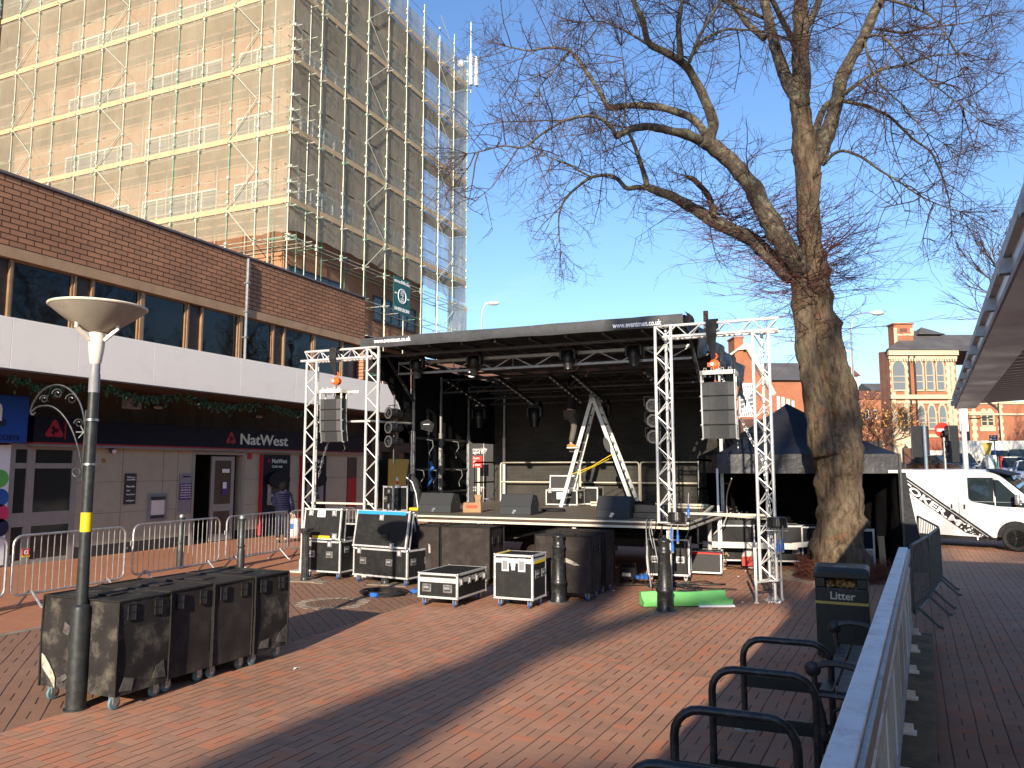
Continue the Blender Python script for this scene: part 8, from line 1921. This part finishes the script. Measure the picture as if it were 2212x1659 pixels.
p = at(2150, 42); t = thing('traffic_cone', 'red plastic cone standing beside the ticket machine', 'cone', p); mb = MB(); mb.lathe([(.22, 0), (.22, .03), (.14, .04), (.03, .75), (.0001, .75)], 14); obj('cone', mb, MT['cone'], t)
mb = MB(); mb.lathe([(.112, .25), (.082, .42)], 14); obj('reflective_band', mb, MT['white'], t)
p = at(2130, 44.5); t = thing('yellow_bin', 'yellow tapered post-box shape behind the ticket machine', 'sign', p, HEAD); mb = MB(); mb.prism([(-.1, 1.6), (.1, 1.6), (.28, 2.4), (-.28, 2.4)], -.02, .02, XZ); mb.bar((0, 0, 0), (0, 0, 1.6), .03); obj('panel', mb, MT['gold'], t)
def street_light(label, x, d, ytop, arm, lamp):
    p = at(x, d); t = thing('street_light', label, 'street light', p, HEAD, 'tall street lights'); z = zat(x, ytop, d) - p.z
    mb = MB(); mb.bar((0, 0, 0), (0, 0, z * .9), .09, 8, .05); mb.tube([(0, 0, z * .9), (arm * .1, 0, z * .96), (arm * .5, 0, z * 1.0), (arm, 0, z)], .035, 6); obj('pole', mb, MT['steel_galv'], t, smooth=True)
    mb = MB(); mb.ball((arm + lamp * .3, 0, z), abs(lamp) * .5, 10, 6, (1, .45, .35)); obj('lantern', mb, MT['wall_white'], t, smooth=True)
street_light('street light standing above the stage roof, left of the tree', 1039, 46, 655, .5, .75)
street_light('street light arching right of the tree trunk', 1848, 46, 676, 1.4, .85)
p = at(1846, 62); t = thing('sign_frame', 'tall white rectangular frame sign on a white post beyond the tree', 'sign frame', p, HEAD); z0, z1 = zat(0, 850, 62) - p.z, zat(0, 758, 62) - p.z
mb = MB()
for a, b in (((-1.38, z0), (-1.38, z1)), ((0, 0), (0, z1)), ((-1.38, z1), (0, z1)), ((-1.38, z0), (0, z0))): mb.beam((a[0], 0, a[1]), (b[0], 0, b[1]), .07, .07)
mb.beam((-.85, 0, z1 - 1.6), (-.2, 0, z1 - .6), .04, .04); mb.beam((-.85, 0, z0), (-.85, 0, z1 - .5), .04, .04); mb.beam((-.4, 0, z0), (-.4, 0, z1 - .5), .04, .04); obj('frame', mb, MT['white'], t)
DV = 62.0
def PV(x, y): return CP(x, y, DV)
def lx(x): return (x - 1928) / FD * DV
org = C2((1928 - CXD) / FD * DV, DV); gz0 = zat(0, 983, DV); org.z = 0
gb = thing('gothic_building', 'red and yellow gothic corner building with pointed windows and dark hipped roof', 'building', org, HEAD)
def zy(y): return zat(1990, y, DV)
Wm = lx(2073)
wall = MB(); wall.prism([(0, 0), (Wm, 0), (Wm, 9), (4.6, 9)], gz0 - 2, zy(758)); wall.box(Wm + .0, lx(2260), 1.2, 9, gz0 - 2, zy(868)); wl = obj('wall', wall, MT['brick_red'], gb)
mb = MB(); mb.prism([(-.45, .8), (.02, .05), (4.6, 9), (4.1, 9)], gz0 - 2, zy(758)); obj('side_wall', mb, MT['brick_dark'], gb)  # left face in shade, the shade put in as darker brick colour
mb = MB(); mb.box(-.15, Wm + .12, -.3, .0, zy(768), zy(757)); mb.box(-.1, Wm + .05, -.16, 0, zy(776), zy(770)); mb.box(-.1, Wm + .1, -.22, 0, zy(862), zy(853)); mb.box(0, Wm, -.1, 0, zy(872), zy(866)); mb.box(0, Wm, -.12, 0, zy(945), zy(938)); mb.box(0, Wm + 2.8, -.02, 0, zy(892), zy(889))
for k in range(26): mb.box(.05 + k * Wm / 26, .05 + k * Wm / 26 + .12, -.22, -.1, zy(781), zy(775))
mb.box(Wm, lx(2260), 1.05, 1.2, zy(895), zy(891)); mb.box(Wm, lx(2260), 1.1, 1.2, zy(868) - .1, zy(868) + .15)
obj('stone_band', mb, MT['stone_yellow'], gb)
def arch(x0, x1, yb, ysp, yt, k=10):   # pointed outline in local x/z
    c = (x0 + x1) / 2; w = x1 - x0; zb, zs, zt = yb, ysp, yt; pts = [(x0, zb), (x0, zs)]
    for i in range(1, k): u = i / k; pts.append((x0 + w / 2 * (1 - math.cos(u * math.pi / 2)) ** .75 if 0 else x0 + (w / 2) * u ** 1.7, zs + (zt - zs) * math.sin(u * math.pi / 2) ** 1.0))
    pts.append((c, zt)); left = pts[2:-1]; pts += [(2 * c - x, z) for x, z in left[::-1]]; pts += [(x1, zs), (x1, zb)]; return pts
def gwin(cx_, yb, ysp, yt, w, dep, pale=True, y0=0):
    c = lx(cx_); zb, zs, zt = zy(yb), zy(ysp), zy(yt); g = .09
    mb = MB(); mb.prism(arch(c - w / 2 - g, c + w / 2 + g, zb - .12, zs, zt + .22), 0, dep, Matrix.Translation((0, y0, 0)) @ XZ); f = obj('window', mb, MT['stone_yellow'], gb)
    mb = MB(); mb.prism(arch(c - w / 2, c + w / 2, zb, zs, zt), dep + .002, dep + .012, Matrix.Translation((0, y0, 0)) @ XZ); obj('pane', mb, MT['glass_pale'] if pale else MT['glass_shop'], f)
    mb = MB()
    for q in (.33, .6): z = zb + (zs - zb) * q; mb.box(c - w / 2, c + w / 2, y0 - dep - .03, y0 - dep - .012, z, z + .05)
    for s in (-1, 1): mb.bar((c + s * (w / 2 + .07), y0 - dep - .03, zb), (c + s * (w / 2 + .07), y0 - dep - .03, zs), .05, 6)
    obj('glazing_bar', mb, MT['stone_yellow'], f)
zz = [gwin(1946, 842, 795, 780, .95, .12)]
for cx_ in (1990, 2013, 2036): gwin(cx_, 842, 792, 778, .52, .12)
gwin(1952, 932, 893, 879, .55, .1, False)
for cx_ in (1990, 2013, 2036): gwin(cx_, 925, 890, 876, .5, .12)
for cx_ in (2145, 2159): gwin(cx_, 917, 893, 886, .38, .1, False, 1.2)
mb = MB()
for x in (1972, 2073, 1930): c = lx(x); mb.box(c - .35, c - .12, -.08, 0, gz0, zy(862)); 
mb.box(lx(1930), lx(1962), -.06, 0, zy(862), zy(776)) if 0 else None
for x, y_ in ((2100, 1.2), (2124, 1.2), (2182, 1.2), (1962, 0), (2064, 0), (2055, 0), (1934, 0)):
    c = lx(x); z = zy(960) ; k = 0; mb = MB()
    while z < zy(872 if y_ else 778): w = .3 if k % 2 else .48; mb.box(c - w / 2, c + w / 2, y_ - .04, y_, z, z + .3); z += .3; k += 1
    obj('quoin', mb, MT['stone_yellow'], gb)
mb = MB()
mb.box(lx(2135), lx(2170), 1.14, 1.2, zy(930), zy(920))
obj('quoin', mb, MT['stone_yellow'], gb)
mb = MB(); mb.box(-.05, lx(1965), -.25, 0, gz0 - 2, zy(938)); obj('base', mb, MT['stone_yellow'], gb)
mb = MB(); mb.prism(arch(lx(1945), lx(1955), zy(978), zy(968), zy(963)), .25, .3, XZ); obj('cellar_window', mb, MT['glass_shop'], gb)
for x in (1969, 1981): mb = MB(); c = lx(x); mb.bar((c, -.15, gz0), (c, -.15, zy(765)), .07, 6); obj('drainpipe', mb, MT['plinth'], gb)
mb = MB(); mb.bar((lx(2178), 1.1, zy(960)), (lx(2178), 1.1, zy(868)), .06, 6); obj('drainpipe', mb, MT['plinth'], gb)
er = zy(757); mb = MB(); hr = CP(1990, 716, DV + 4.7).z - er
mb.add([(-.4, -.4, er), (Wm + .3, -.4, er), (Wm + .3, 9, er), (4.0, 9, er), (4.2, 4.3, er + hr), (Wm + .3, 4.3, er + hr)], [(0, 1, 5, 4), (1, 2, 5), (2, 3, 4, 5), (3, 0, 4), (3, 2, 1, 0)])
mb.add([(Wm - .2, -.4 + .6, er), (lx(2260), .2, er), (lx(2260), 9, er), (Wm - .2, 9, er), (Wm, 4.3, er + hr * .85), (lx(2260), 4.3, er + hr * .85)], [(0, 1, 5, 4), (1, 2, 5), (2, 3, 4, 5), (3, 0, 4)])
mb.add([(3.9, 2.6, er + hr * .75), (6.2, 2.6, er + hr * .75), (6.2, 5.5, er + hr * .75), (3.9, 5.5, er + hr * .75), (5.0, 4.2, er + hr * 1.12)], [(0, 1, 4), (1, 2, 4), (2, 3, 4), (3, 0, 4)])
obj('roof', mb, MT['slate'], gb)
ch = MB(); c0, c1 = lx(1966), lx(2009); ch.box(c0, c1, 1.8, 2.8, er, zy(692)); ch.box(c0 - .08, c1 + .08, 1.7, 2.9, zy(692), zy(689)); k_ = obj('chimney', ch, MT['brick_red'], gb)
mb = MB(); mb.box(c0 - .03, c1 + .03, 1.77, 1.8, zy(717), zy(713)); mb.box(c0 - .03, c0 + .25, 1.76, 1.8, zy(736), zy(700)); mb.box(c1 - .25, c1 + .03, 1.76, 1.8, zy(713), zy(700)); obj('stone_dressing', mb, MT['stone_yellow'], k_)
mb = MB(); mb.box(c0 + .5, c1 - .5, 1.76, 1.79, zy(709), zy(701)); obj('dark_panel', mb, MT['brick_dark'], k_)
mb = MB(); c = lx(2034); mb.lathe([(.45, 0), (.4, .5), (.42, .55), (.25, .95), (.08, 1.3), (.05, 1.5), (.0001, 1.55)], 8, Matrix.Translation((c, 6, er + hr * .9))); obj('cupola', mb, MT['copper'], gb)
def box_thing(name, label, cat, px0, px1, y0_, y1_, d, dep, m, rz=0):
    a = C2((px0 - CXD) / FD * d, d); b_ = C2((px1 - CXD) / FD * d, d); zb = zat(px0, y1_, d); zt_ = zat(px0, y0_, d); w = (px1 - px0) / FD * d
    mb = MB(); mb.box(0, w, 0, dep, zb - 1.5, zt_); return tag(obj(name, mb, m, loc=(a.x, a.y, 0), rotz=HEAD + rz), label, cat)
box_thing('boundary_wall', 'long low white wall behind the parked cars', 'wall', 2072, 2240, 952, 985, 58, .4, MT['wall_white'])
box_thing('boundary_wall', 'short pale wall below the iron railings of the gothic building', 'wall', 1993, 2038, 973, 995, 57, .4, MT['wall_white'])
box_thing('gate_pier', 'orange brick gate pier beside the blue-grey signal pole', 'wall', 1983, 1994, 948, 995, 56.5, .6, MT['brick_red'])
box_thing('boundary_wall', 'dark brick wall below the hoarding at the foot of the gothic building', 'wall', 1950, 1984, 968, 993, 57.5, .3, MT['brick_dark'])
a = C2((1995 - CXD) / FD * 57.1, 57.1); t = thing('iron_railing', 'thin iron railings on the pale wall left of the no-entry sign', 'railing', (a.x, a.y, zat(0, 973, 57)), HEAD)
for k in range(11): mb = MB(); mb.bar((k * .14, 0, 0), (k * .14, 0, .85), .015, 4); obj('bar', mb, MT['label_red'], t)
mb = MB(); mb.box(0, 1.5, -.02, .02, .75, .78); obj('rail', mb, MT['label_red'], t)
t = box_thing('doorway_block', 'blue doorway with white board above between the gothic wings', 'doorway', 2073, 2094, 893, 958, 62.3, .3, MT['navy'])
t = box_thing('white_board', 'white board above the blue doorway', 'sign', 2074, 2092, 880, 891, 61.9, .1, MT['white']); t.data.transform(Matrix.Identity(4))
def block(label, x0, x1, ytop, ybot, d, depth, m, roof=None, rm='tile_roof', wins=(), rz=0, name='house'):
    a = C2((x0 - CXD) / FD * d, d); w = (x1 - x0) / FD * d; zt = zat((x0 + x1) / 2, ytop, d); zb = zat(0, ybot, d)
    t = thing(name, label, 'building', (a.x, a.y, 0), HEAD + rz); mb = MB(); mb.box(0, w, 0, depth, min(zb, 0), zt); obj('wall', mb, MT[m], t)
    if roof:
        rh = roof; mb = MB(); mb.add([(-.2, -.3, zt), (w + .2, -.3, zt), (w + .2, depth + .3, zt), (-.2, depth + .3, zt), (-.2, depth / 2, zt + rh), (w + .2, depth / 2, zt + rh)], [(0, 1, 5, 4), (2, 3, 4, 5), (0, 4, 3), (1, 2, 5), (3, 2, 1, 0)]); obj('roof', mb, MT[rm], t)
    for wx0, wx1, wy0, wy1 in wins:
        mb = MB(); u0, u1 = (wx0 - x0) / FD * d, (wx1 - x0) / FD * d; mb.box(u0, u1, -.05, -.0, zat(0, wy1, d), zat(0, wy0, d)); f = obj('window', mb, MT['white'], t); mb = MB(); mb.box(u0 + .1, u1 - .1, -.06, -.05, zat(0, wy1, d) + .1, zat(0, wy0, d) - .1); obj('pane', mb, MT['glass_shop'], f)
    return t
t = thing('gabled_house', 'red brick gabled building with tall chimney behind the right truss frame', 'building', C2((1560 - CXD) / FD * 48, 48), HEAD)
def z48(y): return zat(0, y, 48)
def l48(x): return (x - 1560) / FD * 48
mb = MB(); mb.prism([(l48(1520), -1), (l48(1520), z48(880)), (l48(1548), z48(800)), (l48(1590), z48(758)), (l48(1616), z48(752)), (l48(1650), z48(812)), (l48(1665), z48(845)), (l48(1665), -1)], -8, 0, XZ); obj('wall', mb, MT['brick_red'], t)
mb = MB(); mb.prism([(l48(1540), z48(800)), (l48(1542), z48(792)), (l48(1612), z48(742)), (l48(1622), z48(746)), (l48(1675), z48(850)), (l48(1668), z48(856)), (l48(1614), z48(756)), (l48(1596), z48(758))], .0, .35, XZ); obj('verge', mb, MT['ivory'], t)
mb = MB(); mb.box(l48(1590), l48(1609), -.2, 1.2, z48(820), z48(731)); mb.box(l48(1588), l48(1611), -.25, 1.3, z48(731), z48(728)); obj('chimney', mb, MT['brick_red'], t)
mb = MB(); mb.box(l48(1598), l48(1632), -.05, 0, z48(900), z48(828)); w_ = obj('feature_window', mb, MT['white'], t); mb = MB(); mb.box(l48(1600), l48(1630), -.08, -.05, z48(898), z48(832)); obj('pane', mb, MT['glass_pale'], w_)
mb = MB()
for k in range(7): mb.beam((l48(1600), -.1, z48(895 - k * 10)), (l48(1630), -.1, z48(885 - k * 9)), .05, .05); mb.beam((l48(1600 + k * 5), -.1, z48(898)), (l48(1630 - k * 5), -.1, z48(834)), .04, .04)
obj('lattice', mb, MT['white'], w_)
t = thing('street_lantern_post', 'rusty brown pole rising behind the right end of the stage roof', 'pole', C2((1531 - CXD) / FD * 30, 30)); mb = MB(); mb.bar((0, 0, 0), (0, 0, zat(0, 672, 30)), .1, 10); obj('pole', mb, MT['brick_dark'], t)
block('long red brick terrace wall with tall windows right of the right truss', 1650, 1760, 822, 1000, 52, 6, 'brick_red', 1.6, 'slate', [(1680, 1686, 856, 890), (1690, 1696, 858, 892), (1701, 1707, 862, 894), (1712, 1717, 866, 896)], rz=rad(0))
block('low dark shop front with yellow sign behind the gazebo', 1600, 1650, 905, 1000, 44, 4, 'brick_dark', None, wins=[(1606, 1618, 925, 960), (1622, 1640, 930, 960)])
t = block('white stepped modern building behind the brick terrace', 1640, 1745, 805, 900, 75, 8, 'wall_white', None, wins=[(1686, 1696, 812, 835), (1706, 1716, 826, 848)])
block('tiled roof building far behind the trunk, left side', 1655, 1745, 800, 900, 92, 8, 'brick_red', 1.4)
block('pale building with tiled roof right behind the trunk', 1820, 1858, 812, 930, 80, 8, 'wall_white', 2.2, 'tile_roof', [(1832, 1842, 822, 838)])
block('orange brick house at the top of the street', 1860, 1916, 862, 960, 128, 9, 'brick_red', 1.8, 'tile_roof', [(1870, 1878, 885, 905), (1888, 1895, 885, 905)])
block('distant row of brick houses above the hill street', 1890, 1935, 845, 960, 150, 9, 'brick_red', 2.0, 'slate')
block('low grey buildings beyond the far end of the street', 1740, 1880, 868, 960, 175, 10, 'render_grey', 2.0, 'slate')
t = thing('brick_shop', 'dark brick building with white corner strip seen through the stage gap', 'building', (-14.5, 34, 0))
mb = MB(); mb.box(-6, 6.5, 0, 8, 0, 7.5); obj('wall', mb, MT['brick_dark'], t)
q = PB(1024, 900, 34); mb = MB(); mb.box(q.x + 14.5 - .25, q.x + 14.5 + .15, -.1, 0, 2.2, 7.5); obj('corner_strip', mb, MT['white'], t)
q0, q1 = PB(1056, 908, 34), PB(1074, 930, 34); mb = MB(); mb.box(q0.x + 14.5, q1.x + 14.9, -.05, 0, q1.z, q0.z); f = obj('window', mb, MT['white'], t)
for i in range(2):
    for j in range(2): mb = MB(); w = (q1.x + .4 - q0.x) / 2; h = (q0.z - q1.z) / 2; mb.box(q0.x + 14.5 + i * w + .06, q0.x + 14.5 + (i + 1) * w - .04, -.06, -.05, q1.z + j * h + .06, q1.z + (j + 1) * h - .05); obj('pane', mb, MT['glass_shop'], f)
YH = 26.5
a, b = PB(985, 1000, YH), PB(1082, 1000, YH)
t = thing('hoarding', 'black site hoarding with white words behind the gap in the stage', 'hoarding', (a.x, YH, 0)); W_ = b.x - a.x; zt_ = PB(1030, 957, YH).z
mb = MB(); mb.box(0, W_, 0, .05, 0, zt_); obj('board', mb, MT['plinth'], t); mb = MB(); mb.box(W_ * .62, W_ * .63, -.02, 0, 0, zt_); mb.box(0, W_, -.05, .05, zt_, zt_ + .06); obj('edge', mb, MT['ivory'], t)
for s, px, py, h in (('mercially', 1021, 971, .13), ('aged by:', 1021, 977, .13), ('rst Street,', 1022, 1052, .1), ('on B72', 1022, 1058, .1)):
    q = PB(px, py, YH); tt = text_mb(s, h * 1.3, depth=.002); tt.v = [(q.x - a.x + x, -.004 - c, q.z + y - .05) for x, y, c in tt.v]; obj('lettering', tt, MT['white'], t)
q = PB(1021, 985, 25.6); q1 = PB(1041, 1010, 25.6); t = thing('red_sign', 'small red sign with white words on a pale post behind the stage', 'sign', (q.x, 25.6, 0)); mb = MB(); mb.box(0, q1.x - q.x, 0, .02, q1.z, q.z); obj('plate', mb, MT['red'], t)
for k, s in enumerate(('hort', 'th', 'ption')): tt = text_mb(s, .14, depth=.001); tt.v = [(.03 + x, -.003 - c, q.z - .12 - k * .12 + y) for x, y, c in tt.v]; obj('lettering', tt, MT['white'], t)
mb = MB(); mb.box((q1.x - q.x) * .5, (q1.x - q.x) * .5 + .09, .02, .06, 0, q1.z + .2); obj('post', mb, MT['ivory'], t)
t = thing('shop_block', 'long two-storey shop block on the right side of the square, outside the photo', 'building', (13, -30, 0)); mb = MB(); mb.box(0, 10, 0, 40, 0, 7.5); obj('wall', mb, MT['brick_dark'], t)
bare_tree('small street tree with a few orange leaves beyond the gazebo', at(1858, 38), 6.3, 5, leaves=.07, lean=.2, r0=.12)
tq = thing('green_bush', 'yellow-green bush on the bank below the small street tree', 'bush', at(1875, 44)); mb = MB(); rg = random.Random(6)
for i in range(500): u = V((rg.gauss(0, 1), rg.gauss(0, 1), abs(rg.gauss(0, .6)))).normalized() * rg.uniform(.5, 1); s = .07; M2 = Matrix.Translation((u.x * 1.6, u.y * .8, .1 + u.z * .8)) @ Euler((rg.uniform(0, 6), rg.uniform(0, 6), 0)).to_matrix().to_4x4(); mb.add([(-s, 0, 0), (0, -s, 0), (s, 0, 0), (0, s, 0)], [(0, 1, 2, 3)], M2)
MT['bush'] = mat('bush', (.2, .17, .03), .8, var=.4, scale=9); obj('foliage', mb, MT['bush'], tq)
bare_tree('bare tree behind the viewer whose trunk shades the paving', V((1.76, -30.0, 0)), 18, 15, r0=.5, low=1, dens=.7, tf=.8, grp='bare trees outside the photo', spread=.6, limbs=[([(0, 0, 11.8), (.6, 0, 12.9), (1.7, 0, 13.8), (3, .3, 14.8), (4.5, 0, 15.4)], .3, .14), ([(0, 0, 9.8), (-.5, .2, 11.0), (-.9, 0, 11.8)], .26, .15), ([(.1, 0, 10.6), (.5, .2, 11.5), (1.3, 0, 12.1), (2.6, 0, 12.5), (4, 0, 12.6)], .24, .12)])
bare_tree('second bare tree behind the viewer, further left', V((7.2, -30.0, 0)), 18, 31, r0=.42, low=1, dens=.8, tf=.55, grp='bare trees outside the photo', spread=.6)
bare_tree('bare tree across the square that the dark windows reflect', V((10, 31, 0)), 14, 44, r0=.26, grp='bare trees outside the photo')
bare_tree('second bare tree across the square that the dark windows reflect', V((10.3, 42, 0)), 15, 47, r0=.28, grp='bare trees outside the photo')
bare_tree('third bare tree across the square that the dark windows reflect', V((13, 53, 0)), 16, 48, r0=.3, grp='bare trees outside the photo')
